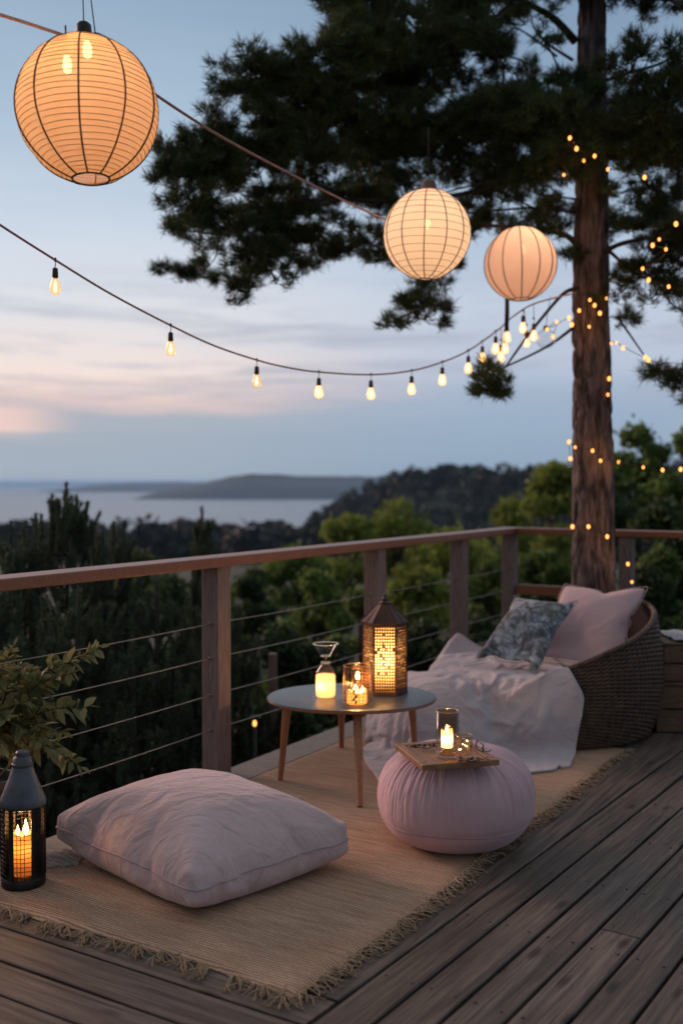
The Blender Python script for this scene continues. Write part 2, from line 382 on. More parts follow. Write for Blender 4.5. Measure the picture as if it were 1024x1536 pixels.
# ================================================================== TERRAIN, SEA, HEADLANDS
def S(t): t = np.clip(t, 0, 1); return t*t*(3-2*t)
def TH(x, y):
    x = np.asarray(x, float); y = np.asarray(y, float)
    near = -0.42 - 1.75*S((1.3-x)/3.4)*S((14-y)/4+1)
    z = near + np.interp(y, [-60,9,22,60,130,260,420,540,800,3000], [0,0,-1.6,-5,-10,-18,-31,-46,-60,-80])
    rt = np.interp(x, [-70,-40,-9,10,24,48,78,140,400], [-60,-40,-18,-7,-2,1,0,1,2])     # top of the wooded hill
    hill = rt - 62*(1-np.exp(-((y-430)/150.0)**2))
    return np.where(y > 60, np.maximum(z, hill), z)
def build_ground():
    a = np.linspace(-1, 1, 161); X = np.sinh(a*7)/np.sinh(7)*1500
    b = np.linspace(0, 1, 200); Y = -25 + (np.sinh(b*6)/np.sinh(6))*1500
    GX, GY = np.meshgrid(X, Y); Z = TH(GX, GY) + 0.05*np.sin(GX*2.1)*np.cos(GY*1.7)
    V = np.stack([GX, GY, Z], -1).reshape(-1, 3); w = len(X); h = len(Y)
    i, j = np.meshgrid(np.arange(h-1), np.arange(w-1), indexing='ij'); k = (i*w+j).ravel()
    idx = np.stack([k, k+1, k+w+1, k+w], 1)
    struct(cloud_obj('ground', V, idx, M_GROUND, None, True))
build_ground()
SEA = -41.0
def build_sea():
    m, nt = new_mat('sea_water')
    p = nd(nt, 'ShaderNodeBsdfPrincipled', Roughness=0.3); p.inputs['Base Color'].default_value = (0.20,0.235,0.26,1)  # base colour lightened to stand in for the bright sky mirrored in it
    nt.links.new(bump(nt, noise_tex(nt, coords(nt, (0.02,0.05,0.05)), 1.0, 6, 0.6), 0.5, 3.0), p.inputs['Normal'])
    finish(nt, p.outputs[0])
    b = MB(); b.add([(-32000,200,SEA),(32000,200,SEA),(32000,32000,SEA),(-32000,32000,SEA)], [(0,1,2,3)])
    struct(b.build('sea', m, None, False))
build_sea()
def headland(prof, d, thick, mat):
    """a long low hill: rows from the front foot over the crest to the back foot"""
    P = []
    for k in range(13):
        t = k/12; e = math.sin(PI*t)**0.7
        row = []
        for i in range(len(prof)*6-5):
            j = min(i//6, len(prof)-2); q = i/6-j
            px = prof[j][0]*(1-q)+prof[j+1][0]*q; up = prof[j][1]*(1-q)+prof[j+1][1]*q
            x = (px-512)/F*d; top = CH + up/F*d
            n = noise.noise(Vector((x*0.008, k*0.5, 3.3)))*7 + noise.noise(Vector((x*0.03, k, 1.3)))*3
            row.append((x, d-thick/2+thick*t, SEA-2 + max(0.0, (top-SEA)*e + n*e)))
        P.append(row)
    b = MB(); b.grid(P); return struct(b.build('headland', mat, None, True))
M_HEAD = principled('headland_scrub', (0.02,0.03,0.03), (0.045,0.055,0.05), 0.95, nscale=0.02)
headland([(225,-22),(245,-14),(290,-5),(350,9),(380,13),(440,10),(500,11),(560,9),(640,6),(760,4)], 3000, 900, M_HEAD)
headland([(95,-12),(140,-4),(200,0),(280,1),(380,2),(480,5),(560,8),(700,8)], 5200, 1400, M_HEAD)
# forest on the far hillside: one mass
def forest():
    C = []
    n = 0
    while n < 1500:
        y = random.uniform(210, 520); x = random.uniform(-0.36, 0.42)*y
        z = float(TH(x, y))
        if z < SEA+3: continue
        h = random.uniform(6, 10); r = random.uniform(2.8, 4.6); n += 1
        q = unit(RNG.normal(size=(70,3)))*RNG.uniform(0.55,1.0,(70,1))
        C.append(np.array([x,y,z+h*0.55]) + q*np.array([r, r, h*0.5]))
    V, idx = leaf_cloud(np.concatenate(C), 2.0, 0.8, 0.1)
    stuff(cloud_obj('forest', V, idx, M_FOREST, None), 'dark wood covering the far hillside above the bay', 'forest')
forest()
# air: one closed volume round everything
def haze():
    m, nt = new_mat('haze')
    v = nd(nt, 'ShaderNodeVolumePrincipled', Density=0.00013, Anisotropy=0.0); v.inputs['Color'].default_value = (0.45,0.72,1.0,1)
    o = nt.nodes.new('ShaderNodeOutputMaterial'); nt.links.new(v.outputs[0], o.inputs['Volume'])
    b = MB(); b.box(0, 15900, -39.5, 64400, 32600, 99.0)
    h = b.build('haze', m, None, False); stuff(h, 'thin evening haze over the bay and the hills', 'haze')
if USE_HAZE: haze()
# ================================================================== DECK
def build_deck():
    V=[]; FL=[]; ST=[]; TT=[]; UV=[]
    def board(p0, p1, q1, q0, th=0.028, ch=0.003):
        """p0->p1 one long side, q0->q1 the other; chamfered top edges"""
        p0,p1,q1,q0 = [Vector(x) for x in (p0,p1,q1,q0)]
        L = (p1-p0).length; w = (q0-p0).length; off = random.uniform(0, 50); offv = random.uniform(0, 50); w2 = (q1-p1).length
        pts = []
        for a, bb, s, w in ((p0,q0,0.0,w),(p1,q1,L,w2)):
            n = (bb-a).normalized(); dz = random.uniform(-0.0015, 0.0015)
            for (k, z) in ((0,-th),(0,-ch),(ch,0),(w-ch,0),(w,-ch),(w,-th)):
                pts.append((a+n*k+Vector((0,0,z+dz)), (s+off, min(max(k,0),w)+offv)))
        b = len(V); V.extend(tuple(p) for p,_ in pts); uvs=[u for _,u in pts]
        for f in [(k,k+1,k+7,k+6) for k in range(5)]+[(5,0,6,11),(0,1,2,3,4,5),(11,10,9,8,7,6)]:
            ST.append(len(FL)); TT.append(len(f)); FL.extend(b+i for i in f); UV.extend(uvs[i] for i in f)
    gap = 0.0115
    sl_ = 0.052; v0 = -1.335                       # first long joint: v = v0 + sl*(u-2.1)
    e = Vector((math.cos(math.atan(sl_)), math.sin(math.atan(sl_))))
    def Q(s, t): # s along boards, t across from the first joint
        u = 2.1 + e.x*s - e.y*t; v = v0 + e.y*s + e.x*t; return D(u, v)
    t = 0.0; i = 0
    while t < 5.2:
        w = 0.128
        cuts = [-4.5] + sorted(random.uniform(-3, 5) for _ in range(2)) + [5.2]
        if i == 0: cuts = [-4.5, 5.2]
        if i == 3: cuts = [-4.5, 0.86, 5.2]
        if i == 1: cuts = [-4.5, 1.98, 5.2]
        if i == 2: cuts = [-4.5, 2.25, 5.2]
        for a, b in zip(cuts[:-1], cuts[1:]):
            board(Q(a, t+gap/2), Q(b-0.003, t+gap/2), Q(b-0.003, t+w-gap/2), Q(a, t+w-gap/2))
        t += w; i += 1
    sc_ = MB(); t = 0.0
    while t < 1.6:
        for s in np.arange(-0.2, 3.6, 0.46):
            for q in (0.026, 0.102):
                p = Q(s+random.uniform(-.006,.006), t+q+random.uniform(-.004,.004)); sc_.M = Matrix.Translation((p.x,p.y,0)); sc_.lathe([(0.0042,0.0006),(0.0040,0.0022),(0.0012,0.0016),(0.0005,0.0016)], 10)
        t += 0.128
    struct(sc_.build('deck_screws', principled('dull_screw', (0.03,0.028,0.026), (0.07,0.062,0.055), 0.5, metal=0.6, nscale=90), None, True))
    jv = lambda u: v0 + sl_*(u-2.1) - gap*0.6
    us = [2.178, 2.04, 1.892, 1.763, 1.63, 1.495, 1.36, 1.23, 1.1, 0.97, 0.84, 0.7, 0.55, 0.4, 0.25]
    for a, b in zip(us[:-1], us[1:]):
        board(D(b+gap/2, -2.86), D(b+gap/2, jv(b)), D(a-gap/2, jv(a)), D(a-gap/2, -2.86))
    v = -2.86 + 0.19
    k = 0
    while k < 11:
        a = v + k*0.128; b2 = a+0.128
        if b2 > -1.30: break
        board(D(2.184, a+gap/2), D(7.0, a+gap/2), D(7.0, b2-gap/2), D(2.184, b2-gap/2)); k += 1
    rest = v + k*0.128
    board(D(2.184, rest), D(7.0, rest), D(7.0, jv(7.0)), D(2.184, jv(2.184)))
    o = np_mesh('deck', V, FL, ST, TT, M_BOARD, None, None, False, UV); struct(o)
    b = MB(); b.at(D(4.55, -2.862+0.094, 0), AD); b.box(0, 0, -0.012, 4.85, 0.178, 0.032, 0.003); struct(b.build('deck_border', M_EDGE, None, False))
    # joists and fascia below, dark gaps show them
    b = MB(); b.at(D(3.3, 0.0, 0), AD)
    for u in np.arange(-3.6, 3.7, 0.5): b.box(u, 0, -0.13, 0.05, 5.6, 0.18)
    b.box(0, 2.84, -0.17, 7.6, 0.03, 0.28)
    struct(b.build('deck_frame', principled('dark_joists', (0.03,0.025,0.02), (0.06,0.05,0.04), 0.9), None, False))
build_deck()
# ================================================================== RAILING
RV = -2.85
def railing():
    t = thing('deck_railing', 'reddish wooden deck railing with square posts and thin steel cables', 'railing', D(3.62, RV, 0))
    zt = 0.975
    b = MB(); b.at(D(3.2, RV, zt-0.022), AD); b.box(0, 0, 0, 7.68+0.14, 0.135, 0.044, 0.005); b.build('top_rail', M_RAIL, t, False)
    b = MB(); b.at(D(7.04, -0.3+0.0, zt-0.022), AD); b.box(0, 0.09, 0, 0.133, 4.78, 0.044, 0.005)
    b.build('top_rail', M_RAIL2, t, False)
    for u in (-0.4, 0.9, 2.19, 3.62, 5.05, 6.17, 7.04):
        b = MB(); b.at(D(u, RV, 0), AD); b.box(0, 0, 0.325, 0.092, 0.092, 1.25, 0.004); p = b.build('post', M_POST, t, False)
        for z in (0.678, 0.525, 0.362, 0.206):
            m = MB(); m.M = Matrix.Translation(D(u, RV, z)) @ Matrix.Rotation(AD, 4, 'Z') @ Matrix.Rotation(PI/2, 4, 'Y')
            m.lathe([(0.001,-0.058),(0.0045,-0.058),(0.005,-0.051),(0.0085,-0.050),(0.0085,0.050),(0.005,0.051),(0.0045,0.058),(0.001,0.058)], 10)
            m.build('cable_fitting', M_CABLE, p, False)
    for v in (-2.0, -0.6, 0.8):
        b = MB(); b.at(D(7.04, v, 0), AD); b.box(0, 0, 0.32, 0.09, 0.09, 1.22, 0.004); b.build('post', M_POST, t, False)
    b = MB(); b.at(D(7.04, -2.42, 0.53), AD); b.box(0, 0, 0, 0.05, 0.74, 0.07, 0.004); b.build('mid_rail', M_RAIL2, t, False)
    for z in (0.678, 0.525, 0.362, 0.206):
        b = MB(); pts = []
        us = (-0.4, 0.9, 2.19, 3.62, 5.05, 6.17, 7.04)
        for a, c in zip(us[:-1], us[1:]):
            pts += catenary(D(a, RV, z), D(c, RV, z), 0.006, 8)[:-1]
        pts.append(D(7.04, RV, z)); b.tube(pts, 0.0023, 6)
        b.build('cable', M_CABLE, t)
railing()
# ================================================================== RUG
def rug():
    m, nt = new_mat('straw_weave')
    p = nd(nt, 'ShaderNodeBsdfPrincipled', Roughness=0.9); p.inputs['Specular IOR Level'].default_value = 0.2
    v = coords(nt, rot=(0,0,-AD))          # x along the railing, y across
    w = nd(nt, 'ShaderNodeTexWave', Scale=27.0, Distortion=2.2, Detail=2.0); w.bands_direction = 'X'; w.inputs['Detail Scale'].default_value = 3.0
    nt.links.new(v, w.inputs['Vector'])
    w2 = nd(nt, 'ShaderNodeTexWave', Scale=60.0, Distortion=1.5, Detail=2.0); w2.bands_direction = 'Y'; nt.links.new(v, w2.inputs['Vector'])
    mp = nd(nt, 'ShaderNodeMapping'); mp.inputs['Scale'].default_value = (55, 5.0, 1); nt.links.new(v, mp.inputs['Vector'])
    st = noise_tex(nt, mp.outputs[0], 1.0, 5, 0.6); fine = noise_tex(nt, v, 260, 3)
    c = ramp(nt, st, [(0.25, (0.40,0.25,0.16)), (0.5, (0.57,0.38,0.255)), (0.78, (0.70,0.495,0.35))])
    c = mixc(nt, 0.75, c, ramp(nt, w.outputs[0], [(0.1, (0.45,0.41,0.37)), (0.75, (1.18,1.16,1.14))]), 'MULTIPLY')
    c = mixc(nt, 0.5, c, ramp(nt, fine, [(0.3, (0.6,0.58,0.55)), (0.7, (1.2,1.2,1.2))]), 'MULTIPLY')
    big = noise_tex(nt, v, 2.2, 3); c = mixc(nt, 0.6, c, ramp(nt, big, [(0.3, (0.8,0.78,0.76)), (0.7, (1.1,1.1,1.1))]), 'MULTIPLY')
    nt.links.new(c, p.inputs['Base Color'])
    h = nd(nt, 'ShaderNodeMath', operation='ADD'); nt.links.new(w.outputs[0], h.inputs[0]); nt.links.new(w2.outputs[0], h.inputs[1])
    nt.links.new(bump(nt, fine, 0.3, 0.002, bump(nt, h.outputs[0], 0.5, 0.003)), p.inputs['Normal'])
    finish(nt, p.outputs[0])
    u0, u1, va, vb = 2.135, 4.98, -2.675, -1.418
    def edge(u, v):
        return v + 0.006*math.sin(u*5.1) + 0.004*math.sin(u*13+1)
    b = MB(); P = []
    nu, nv = 150, 50
    for i in range(nu+1):
        u = u0+(u1-u0)*i/nu; row = []
        for j in range(nv+1):
            q = j/nv; v_ = va*(1-q)+edge(u, vb)*q + 0.012*(u-u0)/3*q
            uu = u + (1-min(1, i/6))*(0.010*math.sin(v_*6)+0.006*math.sin(v_*17))
            z = 0.012 + 0.006*noise.noise(Vector((u*2.4, v_*2.4, 0))) 
            if j in (0, nv) or i in (0, nu): z = 0.003
            row.append(D(uu, v_, z))
        P.append(row)
    b.grid(P); r = b.build('rug', m, None, True)
    tag(r, 'straw coloured woven rug with a fringed border lying on the deck', 'rug')
    # fringe: knotted tassels along the front, ragged short strands along the right
    mf = principled('fringe_straw', (0.27,0.175,0.10), (0.46,0.32,0.20), 0.9, nscale=40)
    b = MB()
    def strand(p, dr, L, r0=0.0027):
        pts = [p]; d_ = Vector(dr).normalized(); q = Vector(p)
        n = 5
        for k in range(n):
            d_ = (d_ + Vector((random.gauss(0,0.32), random.gauss(0,0.32), 0))).normalized()
            q = q + d_*(L/n); pts.append(Vector((q.x, q.y, max(0.004, p[2]*(1-k/n)+random.uniform(0.001,0.012)))))
        b.tube(pts, [r0*(1-0.55*k/n) for k in range(n+1)], 4, False)
    back = D(-1,0); right = D(0,1)
    v_ = va+0.03
    while v_ < vb-0.01:
        base = D(u0+0.002+0.010*math.sin(v_*6), v_, 0.008)
        sway = random.uniform(-0.5, 0.9)
        b.at(); b.ball(base+back*0.008, 0.0075, 6, 0.8)
        for k in range(16):
            dr = back + right*(sway+random.gauss(0, 0.55))
            strand(base+back*0.008+right*random.gauss(0,0.006), dr, random.uniform(0.045, 0.09))
        v_ += random.uniform(0.062, 0.105)
    u = u0+0.01
    while u < 4.96:
        base = D(u, edge(u, vb)+0.012*(u-u0)/3-0.002, 0.008)
        sway = random.uniform(-0.9, 0.5)
        near = u < 4.2
        for k in range(6 if near else 4):
            dr = right + back*(sway+random.gauss(0, 0.6))*(-1 if random.random() < .3 else 1)
            strand(base+back*random.gauss(0,0.008), dr, random.uniform(0.035, 0.08))
        u += random.uniform(0.012, 0.03) if near else 0.028
    b.build('fringe', mf, r, True)
rug()
# a folded scrap of pale openwork cloth by the lantern
def scrap():
    m = principled('pale_openwork_cloth', (0.5,0.42,0.36), (0.62,0.54,0.47), 0.9, nscale=60, bstr=0.6, bscale=300)
    b = MB(); c = G(80, 1296)
    for k in range(16):
        P=[]
        for i in range(24):
            a = -0.11+0.22*i/23; z = 0.016+0.006*math.sin(k*1.9+i*1.7)+0.004*math.sin(i*0.5)
            P.append(c+Vector((a*0.85, a*0.25 - 0.075+0.01*k + 0.002*math.sin(i*2.3+k*PI), z)))
        b.tube(P, 0.0026, 5)
    for k in range(24):
        a = -0.11+0.22*k/23
        b.tube([c+Vector((a*0.85, a*0.25-0.078+0.158*j/9, 0.016+0.006*math.sin(j*2+k))) for j in range(10)], 0.002, 5)
    tag(b.build('openwork_mat', m, None, True), 'small pale openwork mat between the floor lantern and the big floor cushion', 'mat')
scrap()
# ================================================================== COFFEE TABLE
def table():
    zt = 0.353; c = Vector((0.045, 4.56, 0))
    t = thing('coffee_table', 'low oval coffee table with grey top and slim wooden legs', 'table', c)
    mtop = principled('grey_table_top', (0.055,0.062,0.07), (0.095,0.105,0.115), 0.3, nscale=7, bstr=0.06, bscale=40, rough2=0.42)
    mw = principled('table_leg_wood', (0.25,0.09,0.032), (0.40,0.165,0.06), 0.42, nscale=6, stretch=(20,20,2), bstr=0.2, bscale=6)
    b = MB(); b.at(c+Vector((0,0,zt)))
    prof = [(0.001,-0.022),(0.33,-0.022),(0.366,-0.014),(0.372,-0.008),(0.3725,-0.003),(0.371,-0.0006),(0.368,0),(0.001,0)]
    b.lathe(prof, 96, fn=lambda ph,i,r,z: (r*(1-0.19*math.sin(ph)**2), z)); b.build('tabletop', mtop, t, True, angle=40)
    b = MB(); b.at(c+Vector((0,0,zt)))
    b.lathe([(0.30,-0.0225),(0.3705,-0.0145),(0.3745,-0.008),(0.374,-0.005),(0.3727,-0.005)], 96, fn=lambda ph,i,r,z: (r*(1-0.19*math.sin(ph)**2), z))
    b.build('wooden_rim', mw, t, True)
    for (fx, fy, tx, ty) in ((-0.265,4.44,-0.235,4.47), (0.073,4.07,0.067,4.33), (0.345,4.78,0.315,4.66), (0.0,5.0,0.0,4.80)):
        b = MB(); top = Vector((tx,ty,zt-0.018)); ft = Vector((fx,fy,0.012))
        b.tube([ft, ft.lerp(top,0.5), top], [0.0115,0.0155,0.020], 14); b.build('leg', mw, t, True, angle=50)
    return c, zt
TC, TZ = table()
M_WAX = translucent('candle_wax', (0.95,0.62,0.30), 0.75)
M_WAXP = translucent('pale_wax', (1.0,0.80,0.48), 0.8)
M_FLAME = emission('flame', (1.0,0.62,0.26), 12.0)
M_GLASS = thin_glass('clear_glass', (0.97,0.97,0.96))
M_DARKM = principled('dark_metal', (0.018,0.016,0.015), (0.05,0.045,0.04), 0.45, metal=0.7, nscale=20)
M_COPPER = principled('brown_lantern_metal', (0.06,0.03,0.022), (0.125,0.06,0.042), 0.42, metal=0.6, nscale=14, bstr=0.15, bscale=60)
def flame(parent, p, h=0.03, r=0.008):
    b = MB(); b.at(p); b.lathe([(0.0005,0),(r*0.8,h*0.15),(r,h*0.32),(r*0.75,h*0.55),(r*0.35,h*0.8),(0.0004,h)], 12); return b.build('flame', M_FLAME, parent)
def wax(name, parent, p, r, h, mat, n=28):
    b = MB(); b.at(p)
    b.lathe([(0.001,0),(r*0.97,0),(r,0.004),(r,h*0.9),(r*0.97,h),(r*0.82,h-0.002),(r*0.6,h-0.008),(0.001,h-0.010)], n,
            fn=lambda ph,i,rr,z: (rr, z+(0.006*math.sin(ph*2+1) if 3 <= i <= 5 else 0)))
    return b.build(name, mat, parent)
# carafe with a funnel neck and a glowing candle in its belly
RIMG = thin_glass('rim_glass', (0.9,0.88,0.85), 0.05, (1,0.75,0.5), 0.25)
def carafe():
    p = Vector((-0.070, 4.535, TZ+0.0005))
    t = thing('glass_carafe', 'clear glass carafe with funnel neck holding a glowing candle', 'carafe', p)
    b = MB(); b.at(p)
    b.lathe([(0.001,0.002),(0.038,0.002),(0.044,0.008),(0.045,0.03),(0.045,0.095),(0.043,0.112),(0.034,0.128),(0.024,0.140),(0.0195,0.155),(0.019,0.176),(0.021,0.183),(0.036,0.207),(0.054,0.236),(0.0555,0.237)], 40)
    g = b.build('glass_body', thin_glass('carafe_glass', (0.97,0.96,0.94), 0.03), t)
    b = MB(); b.at(p)
    for r, z in ((0.0552,0.2368),(0.0212,0.1835),(0.0198,0.154)):
        b = MB(); b.at(p); b.tube([(r*math.cos(2*PI*k/40), r*math.sin(2*PI*k/40), z) for k in range(41)], 0.0012, 6, False)
        b.build('glass_rim', RIMG, t)
    b = MB(); b.at(p); b.lathe([(0.001,0.004),(0.037,0.004),(0.0425,0.010),(0.0435,0.03),(0.0435,0.090),(0.041,0.100),(0.001,0.097)], 36); b.build('candle', M_WAXP, t)
    point_light('carafe_candle_light', p+Vector((-0.012,-0.014,0.055)), 0.27, (1.0,0.52,0.25), 0.012)
carafe()
# round glass jar wrapped in wire, candle inside
def jar():
    p = Vector((0.066, 4.395, TZ+0.0005))
    t = thing('candle_jar', 'round glass candle jar wrapped in wire mesh on the coffee table', 'candle holder', p)
    prof = [(0.001,0.003),(0.05,0.003),(0.058,0.01),(0.0605,0.025),(0.060,0.060),(0.0565,0.10),(0.056,0.165),(0.0555,0.166)]
    b = MB(); b.at(p); b.lathe(prof, 40); b.build('glass_body', thin_glass('jar_glass', (0.93,0.85,0.72), 0.05), t)
    b = MB(); b.at(p)
    def rad(z): return float(np.interp(z, [0,0.01,0.025,0.06,0.1,0.165], [0.05,0.058,0.0605,0.06,0.0565,0.056]))+0.0015
    for k in range(22):
        a = 2*PI*k/22
        b.tube([(rad(z)*math.cos(a), rad(z)*math.sin(a), z) for z in np.linspace(0.006,0.155 if k%11<6 else 0.075,10)], 0.0011, 5)
    for j in range(11):
        z = 0.012+j*0.0142
        if j > 5: angs = np.linspace(-0.9, 1.9, 22)
        else: angs = np.linspace(0, 2*PI, 40)
        b.tube([(rad(z)*math.cos(a), rad(z)*math.sin(a), z+0.001*math.sin(9*a)) for a in angs], 0.0011, 5, False)
    b.tube([(rad(0.164)*math.cos(a), rad(0.164)*math.sin(a), 0.165) for a in np.linspace(0,2*PI,40)], 0.0016, 6, False)
    b.build('wire_wrap', principled('copper_wire', (0.28,0.14,0.07), (0.4,0.22,0.12), 0.35, metal=0.9, nscale=50), t)
    # dark dried leaves stuck to the wire
    b = MB(); b.at(p)
    for k in range(9):
        a = -1.75+random.uniform(-0.14,0.2); z = 0.02+0.012*k; r_ = 0.0635
        q = Vector((r_*math.cos(a), r_*math.sin(a), z)); d_ = Vector((random.uniform(-1,1)*0.012, -0.002, 0.01)); s_ = Vector((0.004,0,-0.004))
        b.add([q-d_, q+s_, q+d_, q-s_], [(0,1,2,3)])
    b.build('dried_leaf_trim', principled('dried_leaf', (0.03,0.025,0.015), rough=0.8), t)
    c = wax('candle', t, p+Vector((0,0,0.004)), 0.044, 0.055, M_WAXP)
    flame(c, p+Vector((-0.006,-0.01,0.052)), 0.04, 0.010); flame(c, p+Vector((0.024,0.0,0.05)), 0.028, 0.007)
    point_light('jar_candle_light', p+Vector((-0.004,-0.008,0.085)), 4.5, (1.0,0.6,0.25), 0.012)
    point_light('jar_wax_light', p+Vector((0,-0.006,0.028)), 0.12, (1.0,0.46,0.18), 0.012)
jar()
# six-sided punched-metal lantern on the table
def table_lantern():
    p = Vector((0.195, 4.64, TZ+0.0005)); r0 = math.radians(-2); R = 0.100; ap = R*math.cos(PI/6); H = 0.303
    t = thing('punched_lantern', 'tall six sided brown metal lantern with punched holes and a peaked roof', 'lantern', p)
    def hexa(q, r, z): return [(r*math.cos(r0+k*PI/3), r*math.sin(r0+k*PI/3), z) for k in range(6)]
    def hexprism(b, rings):
        vs = []; fs = []
        for r, z in rings: vs += hexa(0, r, z)
        for i in range(len(rings)-1):
            for k in range(6): fs.append((i*6+k, i*6+(k+1)%6, i*6+6+(k+1)%6, i*6+6+k))
        fs.append(tuple(range(6))[::-1]); fs.append(tuple((len(rings)-1)*6+k for k in range(6))); b.add(vs, fs)
    b = MB(); b.at(p); hexprism(b, [(R+0.003,0),(R+0.004,0.002),(R+0.004,0.012),(R+0.001,0.014)]); b.build('base', M_COPPER, t, False)
    b = MB(); wi = R-0.010; hi = H-0.010
    for k in range(6):
        b.M = Matrix.Translation(p) @ Matrix.Rotation(r0+k*PI/3, 4, 'Z'); b.tube([(R-0.003,0,0.0142),(R-0.003,0,H+0.0135)], 0.0055, 6)
        b.M = Matrix.Translation(p) @ Matrix.Rotation(r0+(k+0.5)*PI/3, 4, 'Z'); b.box(ap-0.003, 0, H+0.008, 0.007, R-0.008, 0.012)
    b.build('frame', M_COPPER, t, False)
    nx, nz = 8, 22
    for k in range(6):
        b = MB(); b.M = Matrix.Translation(p) @ Matrix.Rotation(r0+(k+0.5)*PI/3+PI/2, 4, 'Z')
        y = -(ap-0.002); rp = random.Random(k)
        for i in range(nx+1):
            x = -wi/2+wi*i/nx; b.box(x, y, 0.014+hi/2, 0.0060, 0.0026, hi)
        for j in range(nz+1):
            z = 0.014+hi*j/nz; b.box(0, y+0.0007*(1 if j%2 else -1), z, wi, 0.0024, 0.0066)
        # holes left unpunched in a vine pattern
        for _ in range(15):
            i = rp.randrange(nx); j = rp.randrange(6, nz)
            b.box(-wi/2+wi*(i+0.5)/nx+rp.uniform(-.002,.002), y-0.0008, 0.014+hi*(j+0.5)/nz, wi/nx*rp.uniform(0.4,0.95), 0.002, hi/nz*rp.uniform(0.4,0.95))
        b.build('punched_panel', M_COPPER, t, False)
    b = MB(); b.at(p); vs = hexa(0, R-0.010, 0.0155)+hexa(0, R-0.010, H+0.002); b.add(vs, [(k,(k+1)%6,6+(k+1)%6,6+k) for k in range(6)])
    b.build('paper_liner', translucent('frosted_liner', (1.0,0.82,0.52), 0.78, 0.30), t, False)
    b = MB(); b.at(p); z0 = H+0.0145; z1 = z0+0.086
    hexprism(b, [(R+0.008,z0),(R+0.010,z0+0.002),(R+0.010,z0+0.006),(0.026,z1)])
    for k in range(6):
        b.M = Matrix.Translation(p) @ Matrix.Rotation(r0+k*PI/3, 4, 'Z'); b.tube([(R+0.010,0,z0+0.007),(0.026,0,z1)], [0.003,0.0022], 6)
        b.M = Matrix.Translation(p) @ Matrix.Rotation(r0+(k+0.5)*PI/3, 4, 'Z'); b.tube([((R+0.010)*0.866,0,z0+0.007),(0.0225,0,z1)], [0.0018,0.0014], 5)
    b.build('roof', M_COPPER, t, False)
    b = MB(); b.at(p)
    b.lathe([(0.001,z1-0.002),(0.026,z1-0.002),(0.027,z1+0.004),(0.016,z1+0.008),(0.013,z1+0.014),(0.017,z1+0.019),(0.010,z1+0.025),(0.006,z1+0.03),(0.009,z1+0.036),(0.001,z1+0.043)], 20)
    b.build('finial', M_COPPER, t)
    c = wax('candle', t, p+Vector((-0.005,-0.01,0.016)), 0.036, 0.10, M_WAXP)
    flame(c, p+Vector((-0.005,-0.01,0.112)), 0.05, 0.012); flame(c, p+Vector((0.018,0.005,0.105)), 0.036, 0.009); flame(c, p+Vector((-0.024,0.0,0.10)), 0.03, 0.008)
    point_light('lantern_candle_light', p+Vector((-0.004,-0.008,0.165)), 6.5, (1.0,0.55,0.2), 0.018)
    point_light('lantern_wax_light', p+Vector((-0.004,-0.008,0.07)), 0.5, (1.0,0.60,0.25), 0.018)
table_lantern()
# ================================================================== POUF AND TRAY
PC = Vector((0.414, 3.71, 0)); PH = 0.345
def pouf():
    m = fabric('pink_pouf_cloth', (0.61,0.375,0.385), (0.71,0.46,0.465), 0.2, 700)
    prof = []
    n = 54
    for i in range(n+1):
        a = -PI/2 + PI*i/n
        ca, sa = math.cos(a), math.sin(a)
        r = 0.283*abs(ca)**0.58; z = PH/2 + PH/2*math.copysign(abs(sa)**0.92, sa)
        if sa < -0.93: z = max(z, 0.0)
        prof.append((max(r, 0.0015), z))
    def fn(ph, i, r, z):
        u = i/n; ct, st = math.cos(ph), math.sin(ph)
        up = np.interp(u, [0.30,0.42,0.60,0.78,0.92,1.0], [0,0.15,0.75,1.0,0.8,0.2])
        w = (0.2-abs(noise.noise(Vector((ct*13+u*1.5, st*13, u*1.6)))))*1.2 + (0.2-abs(noise.noise(Vector((ct*29, st*29, u*2.2+5)))))*0.75 + noise.noise(Vector((ct*2.2, st*2.2, u*2+9)))*0.3
        dn = np.interp(u, [0.1,0.3,0.40,0.45], [0,0.5,0.8,0.1])*0.35*noise.noise(Vector((ct*8, st*8, u*2+2)))
        dr = 0.0095*up*w*min(1, r/0.12) + 0.005*dn
        if abs(u-0.385) < 0.02: dr -= 0.002
        lump = 0.006*noise.noise(Vector((ct*1.4, st*1.4, u*2)))
        return (r+dr+lump*min(1,r/0.1), z + dr*0.6*np.interp(u,[0.5,0.9],[0,1]))
    b = MB(); b.at(PC); b.lathe(prof, 420, True, fn=fn)
    o = b.build('pouf', m, None, True)
    tag(o, 'round dusty pink pouf with gathered top standing on the rug', 'pouf')
    b = MB(); b.at(PC)
    pts = []
    i = int(0.385*n); r, z = prof[i]
    for k in range(181):
        ph = 2*PI*k/180; rr, zz = fn(ph, i, r, z); rr += 0.0012; pts.append((rr*math.cos(ph), rr*math.sin(ph), zz+0.002*math.sin(3*ph)))
    b.tube(pts, 0.0022, 6, False); b.build('seam_piping', fabric('pink_piping', (0.40,0.25,0.27), (0.48,0.31,0.33), 0.05), o)
pouf()
